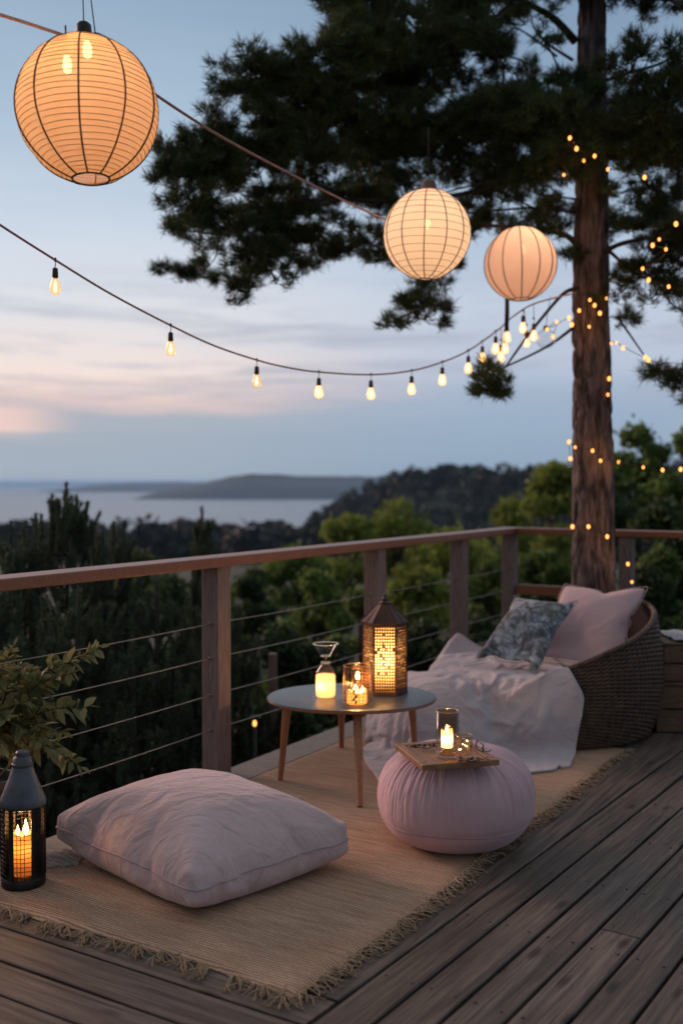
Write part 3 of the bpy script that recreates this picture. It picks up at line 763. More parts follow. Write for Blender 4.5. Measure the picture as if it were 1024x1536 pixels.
def tray():
    a = math.atan2(0.074, 0.278); L, Wd, th = 0.276, 0.296, 0.020
    c = Vector((0.361, 3.567, PH+0.0015))
    mw = principled('tray_wood', (0.23,0.105,0.045), (0.40,0.205,0.10), 0.5, nscale=5, stretch=(3,26,10), rot=(0,0,-a-PI/2), bstr=0.25, bscale=9)
    t = thing('wooden_tray', 'square slatted wooden tray resting on the pink pouf', 'tray', c)
    b = MB(); b.at(c, a); f = 0.030
    b.box(0, -Wd/2+f/2, th/2, L, f, th, 0.003); b.box(0, Wd/2-f/2, th/2, L, f, th, 0.003)
    b.box(-L/2+f/2, 0, th/2, f-0.002, Wd-2*f-0.002, th, 0.003); b.box(L/2-f/2, 0, th/2, f-0.002, Wd-2*f-0.002, th, 0.003)
    b.build('frame', mw, t, False)
    b = MB(); b.at(c, a); n = 6; w = (L-2*f-0.004)/n
    for k in range(n): b.box(-L/2+f+0.002+w*(k+0.5), 0, th/2-0.0015, w-0.0035, Wd-2*f-0.003, th-0.003, 0.0015)
    b.build('slats', mw, t, False)
    b = MB(); b.at(c, a)
    for sgn in (1,):
        b.tube([(L/2-0.012, -0.03+0.0, th),(L/2-0.009,-0.03,th+0.02),(L/2-0.009,0.03,th+0.024),(L/2-0.012,0.03,th)], 0.0022, 6)
    b.build('handle', M_DARKM, t)
    return c+Vector((0,0,th)), a
TRC, TRA = tray()
def tall_glass():
    p = Vector((0.360, 3.492, TRC.z-0.001))
    t = thing('tall_candle_glass', 'tall smoky glass cylinder with a lit candle on the wooden tray', 'candle holder', p)
    m, nt = new_mat('smoked_glass')
    tr = nd(nt, 'ShaderNodeBsdfTransparent'); gl = nd(nt, 'ShaderNodeBsdfGlossy', Roughness=0.05)
    tc = nt.nodes.new('ShaderNodeTexCoord'); sp = nt.nodes.new('ShaderNodeSeparateXYZ'); nt.links.new(tc.outputs['Object'], sp.inputs[0])
    mr = nd(nt, 'ShaderNodeMapRange'); mr.inputs[1].default_value = 0.06; mr.inputs[2].default_value = 0.10; nt.links.new(sp.outputs['Z'], mr.inputs[0])
    nt.links.new(mixc(nt, mr.outputs[0], (0.98,0.97,0.95), (0.72,0.64,0.57)), tr.inputs['Color'])
    kk = rim_reflect(nt); mx = nt.nodes.new('ShaderNodeMixShader')
    nt.links.new(kk.outputs[0], mx.inputs[0]); nt.links.new(tr.outputs[0], mx.inputs[1]); nt.links.new(gl.outputs[0], mx.inputs[2]); finish(nt, mx.outputs[0])
    b = MB(); b.at(p); b.lathe([(0.001,0.002),(0.036,0.002),(0.039,0.005),(0.0395,0.02),(0.0395,0.158),(0.038,0.1585),(0.0375,0.157),(0.0375,0.02),(0.034,0.010),(0.001,0.010)], 40); b.build('glass_body', m, t)
    b = MB(); b.at(p); b.tube([(0.0387*math.cos(x), 0.0387*math.sin(x), 0.1585) for x in np.linspace(0,2*PI,41)], 0.0013, 6, False)
    b.build('glass_rim', principled('gilt_rim', (0.6,0.42,0.2), rough=0.25, metal=1.0), t)
    c = wax('candle', t, p+Vector((-0.002,-0.002,0.036)), 0.020, 0.058, M_WAXP, 24)
    b = MB(); b.at(p); b.lathe([(0.001,0.0105),(0.026,0.0105),(0.027,0.022),(0.012,0.030),(0.012,0.036),(0.001,0.036)], 20); b.build('candle_cup', thin_glass('cup_glass', (0.9,0.7,0.45), 0.08), t)
    flame(c, p+Vector((-0.002,-0.002,0.085)), 0.026, 0.007)
    point_light('tall_glass_candle_light', p+Vector((-0.002,-0.004,0.068)), 0.30, (1.0,0.65,0.3), 0.01)
    point_light('tall_glass_flame_light', p+Vector((-0.002,-0.004,0.100)), 0.8, (1.0,0.6,0.26), 0.008)
tall_glass()
def votive():
    p = Vector((0.414, 3.484, TRC.z-0.001)); rz = 0.15
    t = thing('square_votive', 'small square glass votive with a wire wrap beside the tall glass', 'candle holder', p)
    b = MB(); b.at(p, rz); s = 0.025; H = 0.078
    rr = []
    for z, k in ((0.002,0.92),(0.006,1.0),(H,1.04)): rr.append((z,k))
    vs=[]; fs=[]
    for z,k in rr:
        for j in range(16):
            an = 2*PI*j/16+PI/16; q = 1/max(abs(math.cos(an)),abs(math.sin(an))); q = min(q,1.25)
            vs.append((s*k*q*math.cos(an), s*k*q*math.sin(an), z))
    for i in range(2):
        for j in range(16): fs.append((i*16+j, i*16+(j+1)%16, (i+1)*16+(j+1)%16, (i+1)*16+j))
    fs.append(tuple(range(16))[::-1]); b.add(vs, fs); b.build('glass_body', thin_glass('votive_glass', (0.95,0.88,0.8), 0.05), t)
    b = MB(); b.at(p, rz); b.tube([v for v in vs[32:]]+[vs[32]], 0.0014, 6, False); b.build('glass_rim', principled('votive_rim', (0.6,0.42,0.25), rough=0.3, metal=1.0), t)
    b = MB(); b.at(p, rz)
    for k in range(7):
        b.tube([(0.02*math.cos(k+i*0.9), 0.02*math.sin(k+i*0.9), 0.01+0.06*i/5+0.004*math.sin(k*3+i)) for i in range(6)], 0.0009, 4)
    b.build('wire_tangle', principled('gold_wire', (0.5,0.3,0.12), rough=0.3, metal=1.0), t)
    mg = emission('votive_glow', (1,0.6,0.25), 14)
    for k in range(7):
        b = MB(); b.at(p+Vector((random.uniform(-.016,.016), random.uniform(-.016,.016), random.uniform(.02,.065)))); b.ball((0,0,0), 0.0024, 6); b.build('bulb', mg, t)
votive()
def sprigs():
    md = principled('dried_herb', (0.02,0.014,0.01), (0.06,0.04,0.025), 0.85, nscale=40)
    def sprig(c, length, n, ang, label, leaf):
        b = MB(); ax = Vector((math.cos(ang), math.sin(ang), 0)); sd = Vector((-ax.y, ax.x, 0))
        b.tube([c+ax*length*(k/8-0.5)+Vector((0,0,0.004+0.003*math.sin(k))) for k in range(9)], 0.0014, 5)
        for k in range(n):
            q = c + ax*length*random.uniform(-0.5,0.5) + sd*random.gauss(0, length*0.07)+Vector((0,0,random.uniform(0.003,0.012)))
            d_ = (ax*random.uniform(-0.3,1)+sd*random.choice((-1,1))*random.uniform(0.2,1)+Vector((0,0,random.uniform(-0.1,0.4)))).normalized()*leaf*random.uniform(0.6,1.3)
            w_ = d_.cross(Vector((random.gauss(0,.3),random.gauss(0,.3),1))).normalized()*leaf*0.22
            b.add([q, q+d_*0.5+w_, q+d_, q+d_*0.5-w_], [(0,1,2,3)])
        tag(b.build('dried_sprig', md, None, False), label, 'dried herbs')
    sprig(Vector((0.434, 3.428, TRC.z)), 0.11, 34, 0.35, 'dark dried herb sprig lying in front of the square votive on the tray', 0.020)
    sprig(Vector((0.286, 3.602, TRC.z)), 0.10, 50, 0.1, 'dark dried leaf bundle at the left end of the wooden tray', 0.018)
    sprig(Vector((0.476, 3.572, TRC.z)), 0.10, 14, -0.8, 'thin dried twig at the right rear corner of the wooden tray', 0.016)
sprigs()
# ================================================================== FLOOR LANTERN (left)
def floor_lantern():
    p = Vector((-1.020, 3.285, 0.013))
    t = thing('floor_lantern', 'black wire lantern with grey bell roof and orange candle standing on the rug', 'lantern', p)
    mr = principled('grey_zinc', (0.07,0.072,0.082), (0.15,0.152,0.168), 0.42, metal=0.6, nscale=10, bstr=0.1, bscale=40, rough2=0.55)
    b = MB(); b.at(p); b.lathe([(0.001,0),(0.068,0),(0.0695,0.004),(0.0695,0.028),(0.067,0.032),(0.001,0.032)], 40); b.build('base', M_DARKM, t, True, angle=40)
    R = 0.066; H0, H1 = 0.03, 0.262
    b = MB(); b.at(p)
    for k in range(36):
        if k % 6 == 0: continue
        a = 2*PI*k/36; b.tube([(R*math.cos(a), R*math.sin(a), H0), (R*math.cos(a), R*math.sin(a), H1)], 0.0012, 5)
    for j in range(17):
        z = H0+(H1-H0)*j/16; b.tube([(R*1.012*math.cos(x), R*1.012*math.sin(x), z+0.0012*math.sin(5*x+j)) for x in np.linspace(0,2*PI,41)], 0.0012, 5, False)
    b.build('wire_cage', M_DARKM, t)
    b = MB(); b.at(p)
    for k in range(6):
        a = 2*PI*k/6 + PI/6*0 + 0.25; b.M = Matrix.Translation(p) @ Matrix.Rotation(a, 4, 'Z'); b.box(R+0.001, 0, (H0+H1)/2, 0.006, 0.013, H1-H0, 0.001)
    # solid back and side plates
    for a0, a1 in ((2.35, 3.95), (0.2, 1.6), (-0.72, -0.18)):
        b.M = Matrix.Translation(p)
        P = [[((R-0.003)*math.cos(x), (R-0.003)*math.sin(x), z) for x in np.linspace(a0, a1, 16)] for z in (H0, H1)]
        b.grid(P)
    b.build('frame', M_DARKM, t, False)
    b = MB(); b.at(p)
    b.lathe([(0.066,H1-0.006),(0.0715,H1-0.004),(0.0725,H1+0.006),(0.069,H1+0.018),(0.058,H1+0.045),(0.045,H1+0.078),(0.036,H1+0.103),(0.0325,H1+0.118),(0.0345,H1+0.121),(0.0345,H1+0.128),(0.031,H1+0.130),(0.029,H1+0.143),(0.024,H1+0.150),(0.021,H1+0.151),(0.021,H1+0.163),(0.017,H1+0.168),(0.001,H1+0.169)], 48)
    b.build('roof', mr, t, True, angle=35)
    b = MB(); b.at(p); b.lathe([(0.067,H1-0.009),(0.0715,H1-0.007),(0.0715,H1-0.0005)], 40); b.build('collar', M_DARKM, t)
    b = MB(); b.at(p); b.tube([(0.034*math.cos(x), 0.006*math.sin(x), H1+0.125+0.034*max(0,math.sin(x))) for x in np.linspace(0,PI,17)], 0.0018, 6); b.build('handle', mr, t)
    c = wax('candle', t, p+Vector((0.004,-0.006,0.033)), 0.034, 0.135, M_WAX)
    flame(c, p+Vector((-0.013,-0.014,0.160)), 0.034, 0.007); flame(c, p+Vector((0.012,-0.012,0.163)), 0.05, 0.0095)
    point_light('floor_candle_light', p+Vector((0.002,-0.008,0.190)), 1.9, (1.0,0.48,0.15), 0.014)
    point_light('floor_wax_light', p+Vector((0.004,-0.010,0.120)), 0.12, (1.0,0.38,0.10), 0.014)
floor_lantern()
# ================================================================== PLANT AT LEFT
def plant():
    c = Vector((-1.30, 3.70, 0.012))
    t = thing('potted_shrub', 'leafy potted shrub with arching green branches behind the floor lantern', 'plant', c)
    b = MB(); b.at(c); b.lathe([(0.001,0),(0.085,0),(0.09,0.005),(0.118,0.20),(0.126,0.205),(0.126,0.225),(0.114,0.225),(0.11,0.19),(0.001,0.185)], 40)
    b.build('pot', principled('dark_pot', (0.03,0.026,0.024), (0.06,0.05,0.045), 0.7, nscale=10), t, True, angle=40)
    st = MB(); V=[]; 
    ml = leafmat('shrub_leaves', (0.15,0.155,0.055), (0.33,0.31,0.13), 0.4, 0.3, 0.5)
    lf = MB()
    def leaf(q, d_, L, wdt):
        d_ = d_.normalized(); n_ = (Vector((0,0,1))+Vector((random.gauss(0,.5),random.gauss(0,.5),0))).normalized()
        w_ = d_.cross(n_).normalized(); n_ = w_.cross(d_)
        sag = -0.18*L
        rows = []
        for k,(s_,ww) in enumerate(((0,0.06),(0.2,0.62),(0.45,1.0),(0.7,0.72),(0.88,0.34),(1.0,0.02))):
            ctr = q + d_*L*s_ + Vector((0,0,sag*s_*s_)); rows.append([ctr-w_*wdt*ww*0.5+n_*wdt*0.16*ww, ctr, ctr+w_*wdt*ww*0.5+n_*wdt*0.16*ww])
        lf.grid(rows)
    tips = [((150,972),3.62,26),((112,1008),3.60,22),((136,1060),3.45,10),((122,1150),3.45,12),((95,1100),3.5,18),((20,970),3.75,20),((5,1000),3.5,16),((60,1010),3.8,20),((45,1050),3.5,18),((88,1065),3.62,18),((70,1120),3.45,18),((10,1080),3.45,16),((30,1140),3.55,14),((-40,960),3.7,18),((-60,1040),3.6,16),((35,1000),3.6,16),((2,1120),3.42,14),((100,1140),3.62,14)]
    for (px, d_, nl) in tips:
        tip = W(px[0], px[1], d_); base = c+Vector((random.uniform(-.03,.03), random.uniform(-.03,.03), 0.18))
        mid = base.lerp(tip, 0.45)+Vector((random.uniform(-.03,.03), 0, 0.10+0.10*random.random()))
        path = smooth_path([base, mid, tip], 9)
        st.tube(path, [0.0042*(1-0.75*k/(len(path)-1)) for k in range(len(path))], 6)
        for k in range(nl):
            s_ = 0.38+0.62*(k/nl)**0.85; i = min(int(s_*(len(path)-1)), len(path)-2); q = path[i].lerp(path[i+1], s_*(len(path)-1)-i)
            ax = (path[i+1]-path[i]).normalized(); sd = Vector((random.gauss(0,1), random.gauss(0,1), random.gauss(0,0.8))); sd = (sd-ax*sd.dot(ax)).normalized()
            L = random.uniform(0.045, 0.085)*(1.1-0.45*max(0,s_-0.6)/0.4)
            leaf(q, ax*random.uniform(0.4,1.0)+sd, L, L*random.uniform(0.42,0.6)); leaf(q, ax*random.uniform(0.4,1.0)-sd, L*0.9, L*0.45)
        leaf(path[-1], path[-1]-path[-2], 0.045, 0.018)
    st.build('stems', principled('green_twig', (0.07,0.06,0.025), (0.12,0.10,0.05), 0.8, nscale=30), t)
    lf.build('leaves', ml, t, True)
plant()
# ================================================================== CRATES at right
def crates():
    mw = principled('crate_wood', (0.085,0.045,0.024), (0.21,0.12,0.065), 0.7, nscale=4, stretch=(3,3,26), bstr=0.5, bscale=8)
    def crate(c, sx, sy, sz, rz, n, label):
        t = thing('wooden_crate', label, 'crate', c, 'wooden crates at the edge of the deck')
        h = sz/n
        for k in range(4):
            b = MB(); L = sx if k % 2 == 0 else sy; off = (sy if k % 2 == 0 else sx)/2
            for j in range(n):
                b.M = Matrix.Translation(c) @ Matrix.Rotation(rz+k*PI/2, 4, 'Z'); b.box(0, -off+0.009, h*(j+0.5), L-(0.0 if k % 2 == 0 else 0.037), 0.018, h-0.008, 0.003)
            b.build('slatted_side', mw, t, False)
        b = MB(); b.at(c, rz)
        for a in (-1,1):
            for q in (-1,1): b.box(a*(sx/2-0.034), q*(sy/2-0.034), sz/2, 0.03, 0.03, sz-0.01)
        b.box(0,0,0.012, sx-0.045, sy-0.045, 0.012); b.build('inner_frame', mw, t, False)
        b = MB(); b.at(c, rz)
        for k in range(5): b.box(0, -sy/2+sy*(k+0.5)/5, sz+0.0075, sx+0.004, sy/5-0.006, 0.014, 0.003)
        b.build('lid', mw, t, False)
    rz = math.radians(-4)
    crate(Vector((1.93,5.56,0.002)), 0.56, 0.50, 0.245, rz, 2, 'lower wooden crate standing on the deck beside the wicker lounger')
    crate(Vector((1.95,5.57,0.2635)), 0.54, 0.46, 0.19, rz+0.04, 2, 'upper wooden crate stacked on another crate beside the wicker lounger')
    b = MB(); P=[]
    for i in range(30):
        P.append([(1.74+0.42*j/29, 5.36+0.36*i/29, 0.4700+0.010+0.008*noise.noise(Vector((i*0.22,j*0.22,4)))+0.004*noise.noise(Vector((i*0.6,j*0.6,1)))) for j in range(30)])
    b.grid(P); tag(b.build('folded_cloth', fabric('pale_grey_cloth', (0.35,0.35,0.37), (0.5,0.5,0.52)), None, True), 'pale grey cloth laid over the top of the upper crate', 'cloth')
crates()
# ================================================================== PAPER LANTERNS
def paper_lantern(c, R, nrib, nhoop, label, power, paper, paper2, ribr, hoopr, hoopm, wires, tilt, bottom, cap, clear, lc, hot):
    t = thing('paper_lantern', label, 'paper lantern', c, 'paper lanterns hung in a line')
    Mx = Matrix.Translation(c) @ Matrix.Rotation(tilt[0], 4, 'X') @ Matrix.Rotation(tilt[1], 4, 'Y')
    a0 = math.asin(min(0.99, bottom/R)); a1 = PI-0.13
    def pt(a):      # a measured from the bottom
        r = R*math.sin(a); z = -R*math.cos(a)*1.03
        if z < 0: r *= 1-0.05*(z/R)**2
        return r, z
    n = 64
    prof = [pt(a0+(a1-a0)*i/n) for i in range(n+1)]
    b = MB(); b.M = Mx
    lobes = nrib
    b.lathe(prof, 120, fn=lambda ph,i,r,z: (r*(1-0.008*(0.5+0.5*math.cos(lobes*ph)))*(1+0.012*noise.noise(Vector((math.cos(ph)*1.7+c.x*3,math.sin(ph)*1.7,z*7)))+0.003*noise.noise(Vector((math.cos(ph)*9,math.sin(ph)*9,z*30)))) + 0.0012*math.sin(i*2*PI*nhoop/n) , z))
    b.build('shade', translucent('paper_'+hoopm, paper, 0.55, clear, paper2, 5), t)
    wire = principled('lantern_wire_'+hoopm, (0.10,0.055,0.03), (0.15,0.085,0.05), 0.7, nscale=30)
    b = MB(); b.M = Mx
    for k in range(nrib):
        ph = 2*PI*(k+0.5)/nrib + 0.1
        b.tube([((r+ribr*0.6)*math.cos(ph+0.03*math.sin(z*9+k)), (r+ribr*0.6)*math.sin(ph+0.03*math.sin(z*9+k)), z) for r, z in prof[::2]], ribr, 6)
    b.build('ribs', wire, t)
    if nhoop:
        b = MB(); b.M = Mx
        for k in range(1, nhoop):
            r, z = pt(a0+(a1-a0)*k/nhoop); w = random.uniform(0.5,1.5)
            b.tube([((r+0.0006)*math.cos(x), (r+0.0006)*math.sin(x), z+0.0012*math.sin(3*x+k*1.3)*w) for x in np.linspace(0,2*PI,73)], hoopr, 4, False)
        b.build('hoops', principled('hoop_'+hoopm, tuple(x*HK[hoopm] for x in paper), tuple(x*HK[hoopm]*1.3 for x in paper), 0.8, nscale=30), t)
    b = MB(); b.M = Mx; r, z = prof[0]
    b.tube([(r*math.cos(x), r*math.sin(x), z) for x in np.linspace(0,2*PI,49)], 0.0032, 8, False); b.build('bottom_ring', wire, t)
    b = MB(); b.M = Mx; zt = R*1.02
    if cap == 'wood':
        b.lathe([(0.001,zt-0.01),(0.042,zt-0.01),(0.040,zt+0.004),(0.031,zt+0.034),(0.028,zt+0.040),(0.001,zt+0.041)], 24); b.build('cap', principled('cap_wood', (0.14,0.07,0.05), (0.2,0.1,0.07), 0.6, nscale=30), t, True, angle=40)
    elif cap == 'socket':
        b.lathe([(0.001,zt-0.02),(0.034,zt-0.02),(0.033,zt+0.004),(0.023,zt+0.010),(0.021,zt+0.044),(0.015,zt+0.051),(0.001,zt+0.052)], 24)
        b.M = Mx @ Matrix.Translation((0.034,0.0,0)); b.lathe([(0.001,zt-0.02),(0.018,zt-0.02),(0.017,zt+0.014),(0.001,zt+0.016)], 16)
        b.build('socket', M_DARKM, t, True, angle=40)
    else:
        b.lathe([(0.001,zt-0.012),(0.022,zt-0.012),(0.020,zt-0.003),(0.001,zt)], 20); b.build('cap', M_DARKM, t)
    for k, (q0, q1) in enumerate(wires):
        b = MB(); b.tube(catenary(Mx @ Vector(q0), Vector(q1), 0.004, 8), 0.0018, 6); b.build('hanging_wire', M_DARKM, t)
    # the bulb(s) inside
    for (bx, by, bz) in hot:
        b = MB(); b.M = Mx @ Matrix.Translation((bx,by,bz)); b.lathe([(0.001,-0.026),(0.010,-0.02),(0.013,-0.006),(0.011,0.012),(0.007,0.024),(0.001,0.026)], 14)
        bu = b.build('bulb', emission('lantern_bulb_'+hoopm, (1.0,0.55,0.2), 14), t)
        b = MB(); b.M = Mx @ Matrix.Translation((bx,by,bz)); b.tube([(0,0,0.024),(0,0,0.05)], 0.009, 10); b.tube([(0,0,0.05),(0,0,R*1.02-bz-0.01)], 0.0025, 6); b.build('bulb_holder', M_DARKM, bu)
    point_light('paper_lantern_light', Mx @ Vector((lc[0],lc[1],lc[2])), power, LCOL[hoopm], 0.05)
HK = {'orange': 0.45, 'peach': 0.2, 'pink': 0.4}
LCOL = {'orange': (1.0,0.57,0.27), 'peach': (1.0,0.68,0.45), 'pink': (1.0,0.60,0.32)}
L1 = W(132, 166, 3.0); L2 = W(640, 352, 4.8); L3 = W(780, 396, 5.85)
paper_lantern(L1, 0.2, 10, 34, 'large orange paper lantern with fine hoops, hanging over the left end of the railing', 1.25, (0.92,0.66,0.42), (0.96,0.74,0.5), 0.0027, 0.0011, 'orange',
    [((0,0,0.24), W(120,-160,3.0)), ((0.034,0,0.20), W(118,-150,2.9))], (math.radians(-3), math.radians(-3)), 0.055, 'socket', 0.16, (-0.01,-0.04,0.06),
    [(-0.026,-0.11,0.085), (0.026,-0.085,0.135)])
paper_lantern(L2, 0.2, 12, 17, 'peach paper lantern with dark hoops and ribs, hanging in the middle below the pine', 1.45, (0.97,0.82,0.66), (0.98,0.86,0.72), 0.0024, 0.0011, 'peach',
    [((0,0,0.245), W(642,190,4.85))], (0, math.radians(2)), 0.03, 'wood', 0.05, (0,-0.02,0.03), [(0,0,0.05)])
paper_lantern(L3, 0.2, 12, 0, 'pink paper lantern with only upright ribs, hanging nearest the pine trunk', 1.25, (0.96,0.76,0.71), (0.98,0.83,0.77), 0.0030, 0.001, 'pink',
    [((0,0,0.205), W(790,255,5.9))], (0, math.radians(-2)), 0.06, 'small', 0.03, (0.02,-0.04,0.085), [(0.02,0,0.08)])
# cord that carries the lanterns
M_CORD = principled('reddish_cord', (0.38,0.21,0.17), (0.54,0.33,0.27), 0.75, nscale=60)
def cords():
    pts = [W(-60,5,2.75), W(0,22,2.9), W(60,41,3.03), W(120,63,3.22), W(175,98,3.42), W(235,143,3.6), W(330,204,3.95), W(430,258,4.32), W(520,303,4.7), W(580,330,4.98), W(640,352,5.15)]
    b = MB(); b.tube(smooth_path(pts, 10), 0.0052, 8)
    tag(b.build('hanging_rope', M_CORD, None), 'bare thin reddish rope running past the big lantern to the middle lantern', 'rope')
cords()
# festoon string with bulbs
M_SOCK = principled('bulb_socket', (0.03,0.02,0.016), (0.06,0.04,0.03), 0.6, nscale=40)
M_BULBG = thin_glass('amber_bulb_glass', (1.0,0.86,0.66), 0.05, (1.0,0.45,0.12), 0.2)
M_BULBL = thin_glass('glowing_bulb_glass', (1.0,0.9,0.75), 0.05, (1.0,0.42,0.10), 0.75)
M_FIL = emission('filament', (1.0,0.5,0.15), 12)
def festoon():
    path = [(-40,308,3.45),(0,337,3.6),(80,388,3.88),(165,440,4.12),(252,486,4.4),(320,518,4.62),(385,540,4.85),(430,551,5.0),(478,558,5.15),(556,562,5.4),(617,556,5.6),(663,543,5.75),(702,526,5.87),(745,496,5.98),(765,478,6.04),(795,458,6.1),(835,446,6.18),(862,440,6.24)]
    P = smooth_path([W(*p) for p in path], 8)
    t = thing('festoon_string', 'long festoon cord of hanging filament bulbs drooping across the view', 'string lights', P[0])
    b = MB(); b.tube(P, 0.0044, 8); b.build('cord', M_CORD, t)
    proto = None
    def hang(px, py, d, drop, big=True):
        """socket, glass bulb and filament; built once, then copied"""
        nonlocal proto
        q = W(px, py, d)
        if proto is None:
            b = MB(); b.at(q); b.tube([(0,0,0),(0.002,0,-0.012),(-0.001,0,-0.03)], 0.0018, 6); b.tube([(0.004,0,0.006),(-0.006,0,0.002),(0.004,0,-0.004)], 0.005, 7)
            b.lathe([(0.001,-0.028),(0.0085,-0.030),(0.0105,-0.036),(0.0115,-0.062),(0.0095,-0.068),(0.001,-0.068)], 14)
            s = b.build('socket', M_SOCK, t, True, q, angle=40)
            b = MB(); b.at(q); b.lathe([(0.009,-0.066),(0.0125,-0.074),(0.018,-0.090),(0.0215,-0.104),(0.0205,-0.118),(0.013,-0.128),(0.001,-0.131)], 18); g = b.build('bulb', M_BULBG, s, True, q)
            b = MB(); b.at(q); b.lathe([(0.0008,-0.078),(0.0030,-0.086),(0.0052,-0.104),(0.0045,-0.115),(0.0008,-0.119)], 8); f = b.build('filament', M_FIL, s, True, q)
            proto = (s, g, f); return s, g, f
        s, g, f = [o.copy() for o in proto]
        for o in (s, g, f): col.objects.link(o)
        s.parent = t; s.location = q - wl(t); g.parent = s; f.parent = s
        return s, g, f
    hang(83,390,3.89,0); 
    for px, py, d in ((256,488,4.41),(385,540,4.85)): hang(px, py, d, 0)
    bright = None
    for px, py, d in ((478,558,5.15),(556,562,5.4),(617,556,5.6),(663,543,5.75),(702,526,5.87),(743,497,5.98),(760,480,6.02),(757,497,6.06),(784,466,6.08),(723,512,6.2),(751,510,6.1),(800,478,6.12),(789,488,6.2)):
        s, g, f = hang(px, py, d, 0)
        if bright is None:
            g.data = g.data.copy(); g.data.materials.clear(); g.data.materials.append(M_BULBL); bright = g.data
        else: g.data = bright
    # drop leads for the knot of bulbs that hang off the cord near the trunk
    b = MB()
    for a, c in (((757,486,6.04),(757,497,6.06)),((730,506,5.95),(723,512,6.2)),((751,490,6.0),(751,510,6.1)),((800,456,6.1),(800,478,6.12)),((785,463,6.08),(789,488,6.2))):
        b.tube([W(*a), W(*c)], 0.0022, 6)
    b.build('drop_leads', M_CORD, t)
festoon()
# big clear globe hanging unlit in the tangle, and the dark rod above it
def odds():
    q = W(818,508,6.15)
    t = thing('glass_globe', 'unlit clear glass globe hanging in the tangle of lights left of the trunk', 'glass globe', q)
    b = MB(); b.at(q); b.ball((0,0,0), 0.058, 20, 1.0); b.build('globe', thin_glass('globe_glass', (0.93,0.93,0.93), 0.08), t)
    b = MB(); b.at(q); b.lathe([(0.001,0.056),(0.016,0.054),(0.014,0.075),(0.001,0.078)], 14); b.tube([(0,0,0.076),(0.01,0,0.15),(0.03,0.02,0.25)], 0.002, 5); b.build('globe_cap', M_DARKM, t)
    b = MB(); b.tube([W(760,447,5.97),W(760,470,5.97),W(759,497,5.97)], [0.012,0.013,0.012], 10); b.tube([W(762,300,5.97),W(761,380,5.97),W(760,447,5.97)], 0.003, 6)
    tag(b.build('hanging_rod', M_DARKM, None), 'dark rod hanging behind the pink paper lantern', 'rod')
odds()
# fairy lights round the pine
M_FAIRY = emission('fairy_bulb_glow', (1.0,0.33,0.08), 3.0)
M_FWIRE = principled('fairy_wire', (0.03,0.022,0.016), rough=0.6)
FB = [None]
def fairy(pts, label, bulbs, wire_pts=None):
    P = [W(*p) for p in (wire_pts or pts)]
    o = thing('fairy_light_string', label, 'fairy lights', P[0], 'strings of fairy lights on the pine')
    b = MB(); b.tube(smooth_path(P, 6), 0.0020, 5); b.build('wire', M_FWIRE, o)
    for p in bulbs:
        q = W(*p)
        if FB[0] is None:
            b = MB(); b.at(q); b.ball((0,0,0), 0.0092, 9, 1.3); FB[0] = b.build('bulb', M_FAIRY, o, True, q)
        else:
            c = FB[0].copy(); col.objects.link(c); c.parent = o; c.location = q-wl(o); c.scale = (random.uniform(0.75,1.2),)*3
TD = 6.4
S1 = [(854,207,5.6),(864,223,5.7),(875,241,5.85),(891,234,5.7),(911,254,5.85),(875,268,6.2),(845,262,5.9),(966,266,5.6)]
fairy(S1, 'short fairy light string high on the pine trunk just under the dark crown', S1, [(845,262,5.9),(854,207,5.6),(864,223,5.7),(891,234,5.7),(875,241,5.85),(875,268,6.2),(911,254,5.85),(940,258,5.7),(966,266,5.6)])
S2 = [(1013,336,5.65),(988,359,5.65),(978,368,5.65),(998,374,5.65),(963,403,5.7),(972,420,5.7),(1002,430,5.65)]
fairy(S2, 'fairy light string draped over the low pine bough right of the trunk', S2, [(1030,320,5.65),(1013,336,5.65),(988,359,5.65),(978,368,5.65),(998,374,5.65),(985,392,5.68),(963,403,5.7),(972,420,5.7),(1002,430,5.65),(1030,440,5.65)])
S3 = [(829,505,6.15),(834,483,6.15),(820,494,6.12),(853,477,6.22),(857,487,6.2),(868,466,6.21),(884,450,6.2),(891,458,6.2),(909,448,6.24),(899,470,6.21),(883,490,6.2)]
fairy(S3, 'dense knot of fairy lights round the middle of the pine trunk', S3)
S4 = [(916,515,6.3),(924,514,6.25),(934,522,6.2),(967,536,6.0),(972,540,5.97)]
fairy(S4, 'fairy light string running from the trunk to the right against the sky', S4, [(905,505,6.33),(916,512,6.3),(924,514,6.25),(934,520,6.2),(967,537,6.0),(1000,550,5.85),(1040,565,5.7)])
S5 = [(853,663,6.3),(862,671,6.27),(855,688,6.3),(888,676,6.22),(900,691,6.22),(927,693,6.3),(964,701,6.2),(993,705,6.1),(1020,704,6.0)]
fairy(S5, 'fairy light string at head height wrapping the trunk and trailing right', S5, [(855,688,6.3),(853,663,6.3),(862,671,6.27),(888,676,6.22),(900,688,6.22),(927,693,6.28),(964,701,6.2),(993,705,6.1),(1020,704,6.0),(1050,700,5.9)])
S6 = [(858,790,6.27),(882,790,6.2),(910,805,6.2),(941,846,6.26),(947,873,6.26),(956,911,6.2),(913,568,6.28),(911,592,6.28)]
fairy(S6, 'lowest fairy light string crossing the trunk foot and dropping behind the wicker lounger', S6[:6]+[(946,953,5.95)], [(858,790,6.27),(882,790,6.2),(910,805,6.2),(932,818,6.28),(941,846,6.26),(947,873,6.26),(956,911,6.2),(952,935,6.05),(946,953,5.95)])
fairy([], 'two fairy bulbs on a thin wire down the right flank of the trunk', S6[6:], [(905,500,6.28),(911,540,6.28),(913,568,6.28),(911,592,6.28),(908,620,6.28),(900,690,6.22)])
